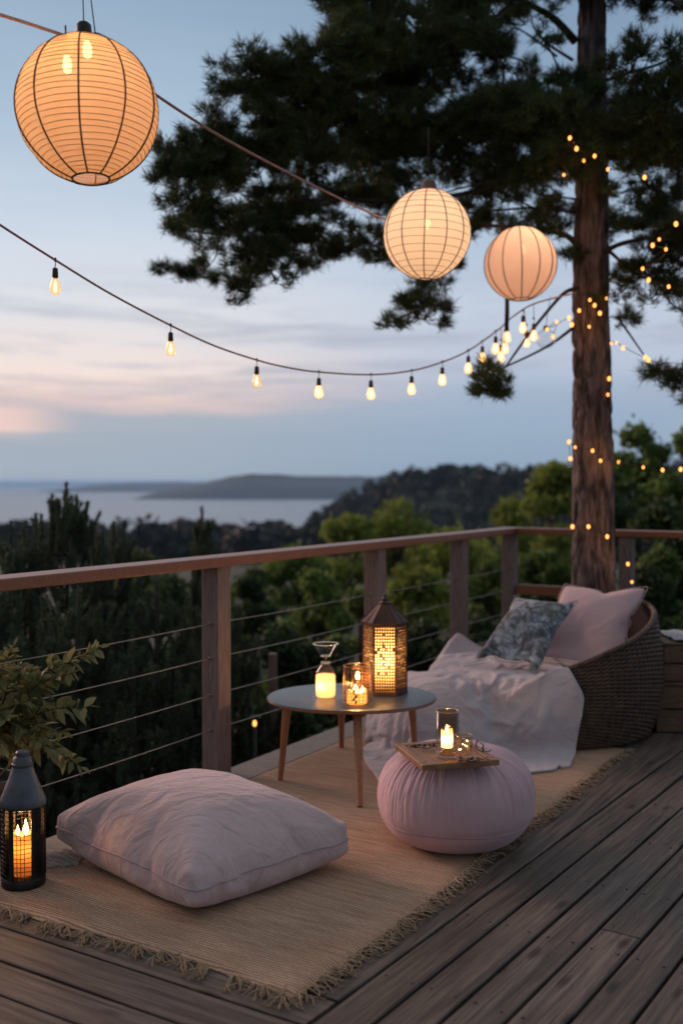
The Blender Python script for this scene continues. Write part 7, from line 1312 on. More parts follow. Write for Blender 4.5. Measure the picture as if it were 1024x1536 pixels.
  [358,2,-1,-5,-9,3,-3,1,1,-4,-7,-10,-5,-8,-4,9,6,9,8,3,-2,5,0,-1,-5,2,-5,-11,0,2,8,9,8,4,0,-5,-10,4,-2,8,25,8,0,-5,-7,7,0,-1,-3,-5,-8,-8,-4,-10,10,6,8,7,4,3,-2,2,0,-4,0,-4,-8,-8,9,7,8,5,2,-1,-2,-4,-14,-26,3,36,25,6,2,-6,4,1,-1,-2,-4,-5,-6,-6,-13,12,6,6,5,3,3,0,1,0,0,-2,-4,-7,-9,11,7,4,3,0,-3,-6,-12,-23,-36,11,28,34,20,6,6,-1,-1,0,-1,-2,-3,-5,-5,-13,3,14,4,3,3,1,1,1,1,0,-2,-2,-12,0,11,2,1,0,-3,-6,-11,-21,-32,-37,19,34,30,21,15,8,4,2,0,1,-1,-1,-3,-3,-8,-10,18,4,2,1,0,1,1,1,1,0,-1,-12,8,3,-1,-2,-4,-5,-10,-17,-30,-36,-33,27,32,28,24,18,12,8,4,3,3,1,0,-1,-3,-5,-11,16,4,0,-1,0,0,1,2,2,1,1,-9,7,-5,-2,-5,-6,-8,-13,-27,-35,-31,-28,26,31,28,24,20,16,11,8,5,4,3,1,1,-1,-12,0,13,-1,-6,5,-1,0,-3,6,4,2,-5,6,-8,-4,-5,-7,-8,-11,-18,-33,-26,-26,-31,19,30,28,26,22,17,13,11,7,6,5,3,1,4,-11,9,3,-5,-8,6,-1,-1,-4,7,6,2,-2,-2,-8,-6,-6,-8,-10,-14,-19,-25,-27,-29,-29,3,33,30,27,23,19,15,13,9,8,6,4,4,3,3,-8,8,-5,-9,6,-1,-1,-6,8,5,1,-2,-6,-7,-6,-8,-9,-13,-19,-22,-18,-25,-27,-30,-14,38,31,30,25,20,18,14,11,8,8,5,5,4,3,4,-1,-5,-9,6,-2,-1,-6,7,3,0,-4,-7,-6,-7,-9,-11,-15,-17,-19,-22,-23,-26,-30,-26,29,30,34,33,27,19,14,12,10,8,6,6,4,3,3,0,-2,-6,3,-2,-1,-4,4,1,-3,-5,-6,-6,-8,-10,-13,-15,-17,-18,-21,-24,-27,-30,-34,33,36,23,28,34,25,19,12,9,9,7,6,4,3,2,1,0,-1,-1,-2,-2,-1,0,-2,-3,-5,-5,-8,-8,-11,-13,-14,-17,-19,-22,-25,-29,-32,-29,36,31,34,26,19,26,27,13,10,9,7,6,5,3,2,1,0,0,-1,-2,-1,-1,-2,-2,-4,-4,-6,-8,-9,-10,-13,-15,-17,-20,-24,-27,-32,-35,-18,35,34,31,28,26,23,15,17,13,9,7,6,5,4,2,1,0,0,-1,-1,-1,-2,-1,-3,-3,-4,-7,-8,-9,-10,-13,-16,-18,-21,-28,-31,-38,-36,0,35,32,30,28,25,22,19,15,13,10,7,7,5,4,2,1,0,0,0,-1,-1,-2,-2,-2,-3,-5,-7,-7,-9,-11,-14,-17,-21,-22,-35,-33,-34,-30,6,34,31,29,27,25,22,19,16,12,10,9,6,5,4,3,1,0,1,-1,0,-2,-1,-2,-2,-3,-6,-6,-8,-9,-12,-16,-19,-25,-25,-24,-32,-34,-35,11,33,31,29,27,24,21,20,16,13,10,9,6,5,4,2,2,1,0,0,-1,-1,-1,-2,-2,-4,-5,-6,-8,-12,-11,-17,-20,-23,-25,-30,-31,-34,-35,16,34,31,29,26,23,22,19,16,14,11,9,6,5,3,3,1,1,1,0,-1,-1,-1,-2,-2,-4,-5,-6,-6,-10,-15,-19,-22,-24,-26,-29,-32,-34,-34,19,35,32,29,26,23,20,19,17,14,12,8,7,4,4,2,1,1,1,0,0,-1,-2,-1,-3,-4,-4,-6,-6,-10,-24,-21,-14,-26,-27,-29,-29,-32,-35,19,35,34,29,26,23,22,18,16,14,11,8,6,5,3,2,2,1,1,0,-1,-1,-1,-2,-2,-4,-4,-6,-7,-12,-14,-18,-32,-28,-28,-28,-29,-29,-29,23,35,32,29,27,25,14,16,16,15,16,8,5,4,3,3,1,2,1,0,0,-1,-2,-2,-2,-4,-4,-6,-8,-16,-15,-15,-16,-28,-28,-29,-29,-32,-37,26,33,31,30,27,22,24,17,15,12,10,7,5,4,3,2,2,2,1,0,0,-1,-2,-2,-2,-4,-4,-6,-8,-11,-15,-16,-21,-22,-26,-28,-30,-37,-35,23,34,31,29,28,27,21,20,12,9,8,7,6,3,3,3,2,1,1,1,0,-1,-2,-2,-3,-3,-4,-6,-8,-11,-14,-16,-19,-22,-25,-27,-28,-33,-34,9,34,32,30,30,16,24,27,12,10,8,6,4,3,3,2,2,2,1,1,0,-1,-2,-3,-3,-3,-4,-5,-8,-10,-12,-16,-19,-22,-24,-26,-28,-30,-32,-5,34,28,27,32,37,21,17,13,11,9,5,3,2,2,3,2,2,2,1,0,-1,-2,-3,-4,-3,-4,-6,-6,-9,-11,-16,-18,-21,-24,-26,-27,-30,-30,-23,37,35,39,32,25,21,16,15,12,8,4,1,3,2,3,2,2,2,1,1,0,-2,-4,-4,-5,-4,-5,-5,-8,-10,-14,-18,-21,-24,-26,-28,-30,-31,-14,38,37,31,25,23,23,17,14,11,7,1,5,3,2,3,2,2,2,2,2,0,-3,-4,-5,-4,-5,-5,-5,-6,-12,-14,-12,-21,-25,-27,-29,-34,-30,-3,37,33,30,25,23,19,16,14,10,3,7,3,2,3,3,2,2,1,2,3,0,-2,-4,-5,-5,-5,-5,-5,-5,-6,-10,-25,-25,-15,-28,-30,-31,-35,9,34,31,28,24,21,19,16,12,6,9,4,2,3,3,2,2,2,0,2,3,1,-1,-4,-4,-6,-5,-5,-5,-5,-7,-9,-12,-19,-37,-32,-32,-32,-22,16,32,29,27,25,20,18,14,10,9,5,3,2,3,3,1,1,-3,5,2,3,2,0,-7,-7,1,-5,-5,-5,-5,-7,-9,-12,-16,-20,-32,-32,-34,-39,23,30,29,27,20,24,17,12,9,7,4,2,1,5,2,-1,0,-4,6,2,3,0,3,-13,0,1,-5,-3,-5,-4,-7,-8,-11,-15,-19,-24,-30,-33,-36,10,31,28,23,30,20,13,10,8,5,2,0,4,-4,7,1,-2,-5,6,3,3,-2,7,-10,-11,7,-2,-4,-3,-4,-5,-6,-9,-14,-18,-21,-27,-30,-34,-1,28,30,32,25,15,10,8,5,3,1,2,1,-6,10,0,-2,-4,4,3,-2,6,-9,5,-12,8,-3,-3,-2,-2,-3,-5,-7,-10,-16,-20,-25,-28,-32,-4,33,32,25,18,12,8,6,1,1,0,1,2,-1,-6,10,-2,0,1,0,0,0,-13,11,-1,-5,4,-3,-5,3,-1,-3,-4,-7,-12,-19,-23,-28,-32,1,32,32,19,12,9,6,0,1,-1,0,0,0,-3,-7,13,1,0,0,-1,-2,-4,-14,12,3,-4,3,0,-4,3,1,-1,-3,-3,-8,-12,-22,-28,-33,11,33,18,12,10,6,-4,-3,5,0,-1,0,-2,-10,7,6,2,1,0,-2,-4,-5,-15,11,4,2,0,0,2,-4,4,0,0,0,-3,-7,-13,-32,-32,22,12,11,19,5,-5,-8,6,1,-1,0,-2,-4,-9,9,5,4,1,1,-3,-5,-7,-15,11,3,2,2,0,1,1,-4,4,3,1,1,-1,-7,-17,-36,25,8,-2,14,-7,-10,1,-3,4,0,-2,-7,1,-7,9,2,7,3,-1,-1,-6,-8,-15,10,0,4,3,0,0,0,1,-2,6,3,4,2,0,-7,-21,10,3,-2,-8,-8,-7,-3,-1,5,-1,-3,-8,1,1,0,8,5,0,-5,3,-3,-6,-15,1,5,5,3,1,-1,-1,0,1,4,5,5,4,3,2,0,-179,1,4,-5,-5,-6,-5,-2,0,3,6,-4,-3,0,-2,-2,-2,0,0,2,0,0,0,-1,0,2,-1,-7,-5,1,5,7,12,14,10,2,-5,-5,-4,-6,-20,-11,2,-8,-6,-4,-3,-2,1,6,-7,-2,0,0,-3,-1,0,0,1,0,1,0,-1,0,3,-4,-4,0,3,4,7,9,12,13,-3,-1,2,18,-4,-28,-18,-12,-4,-6,-5,0,-8,-4,2,3,-8,-2,-1,1,0,0,0,0,1,0,1,0,3,-5,-1,1,3,5,5,5,6,8,12,-2,5,16,27,-1,-31,-23,-16,-10,-7,-7,-6,2,-11,-6,-3,2,1,0,0,0,0,0,0,0,0,0,-1,0,0,2,3,5,4,5,4,3,4,6,12,16,21,27,3,-33,-27,-18,-12,-9,-8,-7,-6,-5,-2,-1,-1,0,0,0,0,0,0,0,0,0,0,0,0,0,1,3,4,5,4,4,5,6,9,14,17,23,27,8,-36,-30,-20,-13,-10,-7,-7,-5,-2,0,0,0,0,0,0,0,0,0,0,0,0,0,0,0,0,0,0,0,3,4,4,6,7,10,14,19,25,29,9,-37,-35,-21,-13,-10,-6,-5,-3,0,0,0,0,0,0,0,0,0,0,0,0,0,0,0,0,0,0,0,0,0,1,4,5,7,10,15,21,28,32,10,-38,-39,-24,-15,-8,-5,-3,-1,0,0,0,0,0,0,0,0,0,0,0,0,0,0,0,0,0,0,0,0,0,0,2,4,5,10,16,24,31,35,-2,-37,-34,-26,-15,-9,-3,-1,0,0,0,0,0,0,0,0,0,0,0,0,0,0,0,0,0,0,0,0,0,0,0,0,3,4,9,16,28,33,37,-10,-35,-27,-31,-17,-8,-2,0,0,0,0,0,0,0,0,0,0,0,0,0,0,0,0,0,0,0,0,0,0,0,0,0,0,3,9,16,32,35,39,-16,-36,-31,-21,-23,-7,0,0,0,0,0,0,0,0,0,0,0,0,0,0,0,0,0,0,0,0,0,0,0,0,0,0,0,1,7,19,38,35,33,-16,-36,-31,-25,-20,-5,0,0,0,0,0,0,0,0,0,0,0,0,0,0,0,0,0,0,0,0,0,0,0,0,0,0,0,0,6,27,23,36,39,-13,-38,-32,-27,-18,-3,0,0,0,0,0,0,0,0,0,0,0,0,0,0,0,0,0,0,0,0,0,0,0,0,0,0,0,0,6,19,27,33,36,1,-40,-35,-29,-17,-1,0,0,0,0,0,0,0,0,0,0,0,0,0,0,0,0,0,0,0,0,0,0,0,0,0,0,0,0,5,18,26,31,35,8,-40,-35,-33,-14,-1,0,0,0,0,0,0,0,0,0,0,0,0,0,0,0,0,0,0,0,0,0,0,0,0,0,0,0,0,4,17,26,31,35,10,-36,-36,-37,-14,0,0,0,0,0,0,0,0,0,0,0,0,0,0,0,0,0,0,0,0,0,0,0,0,0,0,0,0,0,3,17,25,31,36,8,-39,-36,-30,-15,0,0,0,0,0,0,0,0,0,0,0,0,0,0,0,0,0,0,0,0,0,0,0,0,0,0,0,0,0,2,16,25,33,36,3,-37,-35,-27,-16,0,0,0,0,0,0,0,0,0,0,0,0,0,0,0,0,0,0,0,0,0,0,0,0,0,0,0,0,0,1,16,26,33,37,-3,-35,-33,-26,-15,-1,0,0,0,0,0,0,0,0,0,0,0,0,0,0,0,0,0,0,0,0,0,0,0,0,0,0,0,0,1,14,27,35,38,-7,-34,-32,-26,-15,-1,0,0,0,0,0,0,0,0,0,0,0,0,0,0,0,0,0,0,0,0,0,0,0,0,0,0,0,0,0,14,28,35,40,-8,-36,-31,-25,-16,-1,0,0,0,0,0,0,0,0,0,0,0,0,0,0,0,0,0,0,0,0,0,0,0,0,0,0,0,0,0,13,29,36,39,-6,-37,-32,-25,-16,-1,0,0,0,0,0,0,0,0,0,0,0,0,0,0,0,0,0,0,0,0,0,0,0,0,0,0,0,0,0,11,31,36,39,-4,-37,-33,-26,-16,-1,0,0,0,0,0,0,0,0,0,0,0,0,0,0,0,0,0,0,0,0,0,0,0,0,0,0,0,0,0,9,36,35,36,0,-39,-33,-27,-16,-1,0,0,0,0,0,0,0,0,0,0,0,0,0,0,0,0,0,0,0,0,0,0,0,0,0,0,0,0,0,12,27,35,39,4,-34,-38,-28,-16,-1,0,0,0,0,0,0,0,0,0,0,0,0,0,0,0,0,0,0,0,0,0,0,0,0,0,0,0,0,0,13,24,33,37,12,-40,-29,-34,-14,-2,0,0,0,0,0,0,0,0,0,0,0,0,0,0,0,0,0,0,0,0,0,0,0,0,0,0,0,0,1,13,22,32,36,10,-36,-34,-21,-21,-2,0,0,0,0,0,0,0,0,0,0,0,0,0,0,0,0,0,0,0,0,0,0,0,0,0,0,0,0,1,13,22,30,35,15,-37,-33,-25,-17,-4,0,0,0,0,0,0,0,0,0,0,0,0,0,0,0,0,0,0,0,0,0,0,0,0,0,0,0,0,0,14,22,30,34,23,-38,-39,-24,-16,-6,0,0,0,0,0,0,0,0,0,0,0,0,0,0,0,0,0,0,0,0,0,0,0,0,0,0,0,0,0,14,22,29,36,20,-37,-34,-27,-15,-6,-2,0,0,0,0,0,0,0,0,0,0,0,0,0,0,0,0,0,0,0,0,0,0,0,0,0,0,0,1,11,31,24,38,17,-36,-27,-33,-15,-6,-4,-1,0,0,0,0,0,0,0,0,0,0,0,0,0,0,0,0,0,0,0,0,0,0,0,0,0,0,4,9,22,40,39,12,-35,-37,-25,-13,-7,-5,-4,0,0,0,0,0,0,0,0,0,0,0,0,0,0,0,0,0,0,0,0,0,0,0,0,1,3,5,10,19,35,38,10,-34,-31,-21,-13,-7,-6,-6,-3,0,0,0,0,0,0,0,0,0,0,0,0,0,0,0,0,0,0,0,0,0,0,1,4,5,6,11,21,28,34,9,-32,-27,-18,-12,-8,-7,-6,-5,-3,-1,0,0,0,0,0,0,0,0,0,0,0,0,0,0,0,0,0,0,0,2,4,6,6,6,11,27,20,32,4,-30,-23,-16,-10,-8,-7,-6,-4,-3,-1,-1,-2,-2,-2,-1,-1,0,0,-1,0,1,1,0,1,0,1,1,2,1,3,5,6,6,7,8,18,30,28,1,-28,-20,-13,-9,-6,-8,-6,-3,1,1,-1,-1,-3,-2,-1,-1,-1,0,0,-1,0,0,0,-1,0,1,3,3,3,3,4,5,4,6,7,12,24,32,0,-26,-15,-9,-6,-4,-2,0,3,-8,-3,-1,-1,-2,0,0,1,3,-4,-2,-2,-1,-1,-1,3,-6,4,3,5,4,6,-1,2,3,2,5,8,13,38,-4,-18,-9,-4,-3,-1,1,4,4,-8,-5,-4,-3,-1,1,3,3,-1,-1,0,-4,-4,-2,-2,0,6,1,1,4,5,0,2,3,3,4,-2,1,7,21,2,-2,-3,-2,-1,3,4,5,-1,-2,-5,-6,-4,-2,2,4,3,1,-1,-1,-4,-5,-4,-2,2,5,5,0,1,2,3,3,4,2,2,-2,-3,0,-1,48,-3,-4,-3,0,0,-1,3,-9,-5,-3,2,2,7,2,0,-2,-4,-4,-2,1,3,1,1,0,-2,-6,6,5,4,0,-2,-3,-2,1,4,6,5,3,-1,-3,-3,-1,0,1,3,-1,-4,-4,-4,-2,0,4,5,3,-1,-2,-2,-4,-4,-4,-6,6,4,4,-1,1,1,3,3,6,2,2,-1,-2,-1,-2,-3,-5,-4,-3,-2,-2,0,-5,-2,-2,1,3,3,2,2,0,-1,-1,0,-1,0,0,2,-1,6,5,6,3,2,-5,-6,-5,-3,1,5,7,4,5,2,2,4,3,-10,-8,-10,-8,-7,-5,7,3,3,-2,0,2,2,2,1,-1,-1,0,-1,0,0,-2,2,0,0,-1,1,3,4,5,4,3,2,42,-4,-4,-3,0,1,0,-2,-6,-9,0,1,2,8,4,2,0,-2,-2,-1,1,2,1,0,-2,-5,-5,8,5,4,0,-2,-3,-2,1,5,8,5,-1,0,0,-4,-4,-3,-1,0,-1,-3,-2,-2,-1,2,5,5,2,-3,-2,-2,-4,-5,-4,-8,7,5,2,-1,1,1,0,5,6,4,3,0,-2,-2,-1,-4,-5,-3,-2,0,-2,-4,-6,3,0,2,5,3,1,-1,-2,-4,-6,2,0,0,2,2,-1,8,6,5,3,-1,-3,-8,-5,-4,-1,1,10,5,4,2,2,3,2,-3,-6,-8,-9,-7,-7,8,4,2,-1,1,2,2,3,0,-1,-2,-4,-4,-1,0,-2,3,3,2,2,1,3,3,4,3,2,1,44,-4,-6,-3,2,2,2,-1,-7,-11,-2,-1,1,6,5,4,3,0,0,0,1,2,1,-1,-3,-13,4,7,5,3,1,-3,-3,-3,4,7,7,5,-2,-1,0,-6,-6,-5,-5,2,0,-2,-1,-3,-2,4,1,8,3,-3,-1,-2,-4,-6,-5,-8,6,5,3,0,-1,0,0,4,5,5,5,1,0,-1,0,-3,-5,-2,-1,1,-1,-4,-6,1,1,3,5,4,1,-3,-5,-6,-8,1,0,1,2,3,0,8,7,6,3,-1,-5,-8,-6,-6,-7,6,4,8,5,2,3,4,3,-1,-5,-8,-11,-5,-6,7,7,3,0,1,1,2,1,0,-3,-5,-7,-7,-1,0,1,6,5,6,3,2,1,1,4,3,2,1])
FLORAL_SHAPE = ([-395,-18,-2,5,20,-9,3,5,13,-5,15,-4,-31,-19,-18,-15,116,-36,-11,9,-3,3,-3,1,3,7,27,-25,-20,-12,-4,11,101,-32,-4,-6,-5,-2,1,-1,2,-3,17,-21,-5,2,9,9,71,-11,-6,6,-4,-6,-5,-3,-2,-3,-1,0,3,7,9,8,54,2,-4,3,1,-5,-6,-5,-3,-2,0,2,3,7,9,6,46,11,-5,-3,6,-3,-5,-6,-5,-1,2,1,2,9,8,4,48,8,-1,-6,5,-7,-7,-1,-2,1,2,1,3,2,4,-10,73,0,0,0,-5,-5,-4,-3,3,3,3,1,3,2,-2,-8,74,0,0,0,-7,-9,-2,3,4,3,3,1,2,0,-10,0,76,-11,7,1,-16,-3,3,5,3,3,3,2,-1,-4,-4,-1,73,-17,8,-5,-8,2,5,5,3,3,3,1,0,-4,-3,-3,69,-13,6,-12,0,4,5,4,4,3,2,2,0,-3,-3,-3,56,-12,9,-9,4,5,4,4,4,3,2,2,0,-2,-3,-3,8,18,6,10,2,0,5,2,-3,3,9,4,5,0,-5,-4,-7,22,11,1,2,0,-4,-9,-17,31,12,6,1,14,6,-7,-10,10,-4,-4,-4,-4,-2,-6,-18,5,26,14,17,14,15,14,-820,-18,-2,-1,3,6,11,-7,2,13,-4,-30,-7,-4,86,-12,-1,-4,-3,-2,0,1,7,-4,-13,-1,3,7,75,-13,10,-6,-5,-4,-3,-2,-2,-1,1,1,5,8,55,4,6,1,-5,-6,-4,-1,-1,0,0,2,5,7,55,-1,11,1,-4,-5,-6,-2,0,0,1,1,7,4,52,3,8,1,-2,-3,-5,-4,1,1,0,1,-1,-5,68,0,0,5,-7,2,-2,1,2,1,0,1,-3,-9,71,0,0,-3,-5,4,4,2,2,1,0,-1,-5,-6,72,-1,-6,0,-2,1,4,5,2,1,0,-2,-4,-6,58,11,-16,0,8,2,5,4,2,2,0,-1,-5,-7,39,-1,13,-2,8,7,4,4,3,1,0,-2,-5,-7,36,-7,17,4,8,4,4,4,4,3,-1,-1,-4,-7,15,11,13,5,4,2,3,3,-2,1,11,4,0,-6,10,11,1,-1,-3,4,2,-2,-24,24,16,13,8,5],
  [-542,62,64,64,60,64,65,64,63,64,62,52,56,62,62,63,-901,44,63,58,62,62,65,64,65,64,57,56,61,63,63,39,-845,40,26,55,64,64,65,64,64,64,61,60,64,61,47,30,-777,23,19,38,56,62,64,64,64,65,64,65,60,56,38,22,-761,8,48,45,46,58,60,63,65,65,64,63,62,51,34,13,-775,38,59,55,39,53,58,60,63,64,64,64,62,42,32,1,-767,58,61,59,42,54,58,56,56,59,63,64,61,47,-1,-15,-725,63,62,63,42,46,47,54,62,65,63,64,59,48,-6,17,-749,63,62,63,43,40,47,54,64,65,64,63,58,41,34,5,-767,65,57,59,25,48,55,61,64,65,64,63,59,45,39,11,-774,56,48,40,38,55,60,63,65,64,65,63,60,51,37,20,-775,48,33,29,50,59,64,64,65,64,64,63,62,55,34,25,-765,6,39,35,57,64,64,64,65,64,64,63,63,60,28,26,-814,17,49,57,64,65,64,64,61,62,64,63,64,63,49,29,-880,40,63,65,64,65,64,64,62,53,63,65,64,62,64,39,-922,63,64,65,65,64,64,64,61,57,58,61,62,63,63,63,-836,38,64,64,65,64,63,64,64,63,60,54,64,64,-776,41,43,63,64,64,64,65,64,60,62,64,63,55,-757,60,17,56,62,63,64,64,64,64,64,64,60,47,-705,17,39,39,58,61,63,65,64,65,64,63,58,36,-701,45,26,45,53,57,61,64,65,64,65,63,53,23,-697,64,36,46,49,52,55,62,65,64,65,64,28,7,-654,62,63,39,54,46,36,60,65,65,64,64,22,30,-670,62,63,39,34,48,54,60,64,65,64,60,45,25,-682,62,46,41,40,50,57,61,65,64,64,60,48,29,-681,53,21,45,55,50,61,64,65,64,64,62,49,39,-719,41,47,39,57,62,64,64,65,64,64,63,54,46,-735,16,55,51,63,64,64,65,64,64,63,63,61,52,-791,43,60,63,65,64,64,65,64,58,64,64,64,58,-818,61,65,64,65,64,64,65,56,59,63,63,64,65],
  [16,0,-3,-7,-10,0,0,-1,-3,-5,-3,-6,0,1,-2,-4,60,41,0,-15,6,-2,0,-1,-2,-4,-8,1,-1,-4,-13,-57,66,33,-8,33,12,4,-1,1,-2,2,-9,4,-9,-20,-43,-63,63,27,-26,51,31,18,10,4,3,1,-3,-6,-23,-31,-51,-66,45,50,-42,39,44,28,22,13,3,-1,-6,-12,-20,-37,-54,-67,28,54,-21,4,50,35,30,24,12,-2,-10,-12,-18,-48,-54,-69,15,40,8,-19,49,30,28,33,32,9,-14,-13,-21,-43,-61,-67,11,25,-1,-6,50,45,44,35,19,-1,-11,-14,-25,-43,-63,-68,18,26,1,-5,47,50,44,34,8,-1,-9,-14,-28,-49,-51,-70,24,28,6,1,56,43,34,20,3,-2,-8,-12,-25,-47,-51,-68,46,37,-39,41,50,35,23,10,1,-4,-8,-12,-22,-40,-53,-65,68,21,-34,56,41,25,11,4,1,-4,-8,-13,-19,-34,-54,-64,64,28,-10,53,27,9,6,4,1,-5,-9,-12,-16,-23,-59,-64,46,37,38,22,2,0,5,3,-3,-7,-3,-7,-8,-15,-41,-64,38,46,7,2,1,0,-2,-4,-7,7,-2,-4,-9,-2,-9,-58,35,-8,-3,1,1,-1,-4,-3,-7,11,-6,-5,-4,-1,1,-1,3,-45,-11,-8,-5,-1,2,-8,-3,6,-13,-2,3,6,78,-48,-41,-13,-10,-8,-6,-3,1,-3,-9,7,14,34,74,-18,-61,-31,-17,-12,-10,-8,-8,0,10,13,22,42,65,2,-51,-47,-27,-21,-13,-6,-3,3,7,12,28,52,70,13,-58,-45,-37,-30,-21,-7,1,3,6,11,36,60,87,7,-53,-46,-42,-39,-32,-14,6,4,5,9,50,65,67,-1,-6,-49,-34,-45,-53,-20,2,5,7,11,61,55,72,1,-5,-51,-55,-43,-36,-24,1,6,10,22,45,59,71,11,-38,-42,-51,-39,-30,-20,3,7,11,21,43,57,101,-33,-53,-46,-32,-39,-18,-7,1,6,10,17,42,51,79,-49,-32,-48,-30,-17,-8,-4,-2,4,12,15,32,45,63,-52,-29,-34,-12,-7,-6,-5,-6,0,14,13,23,37,49,-44,-21,-7,-5,-5,-4,-4,0,2,-1,6,12,28,42,-16,-4,-1,-2,-4,-4,-1,6,-5,-4,-2,2,6])
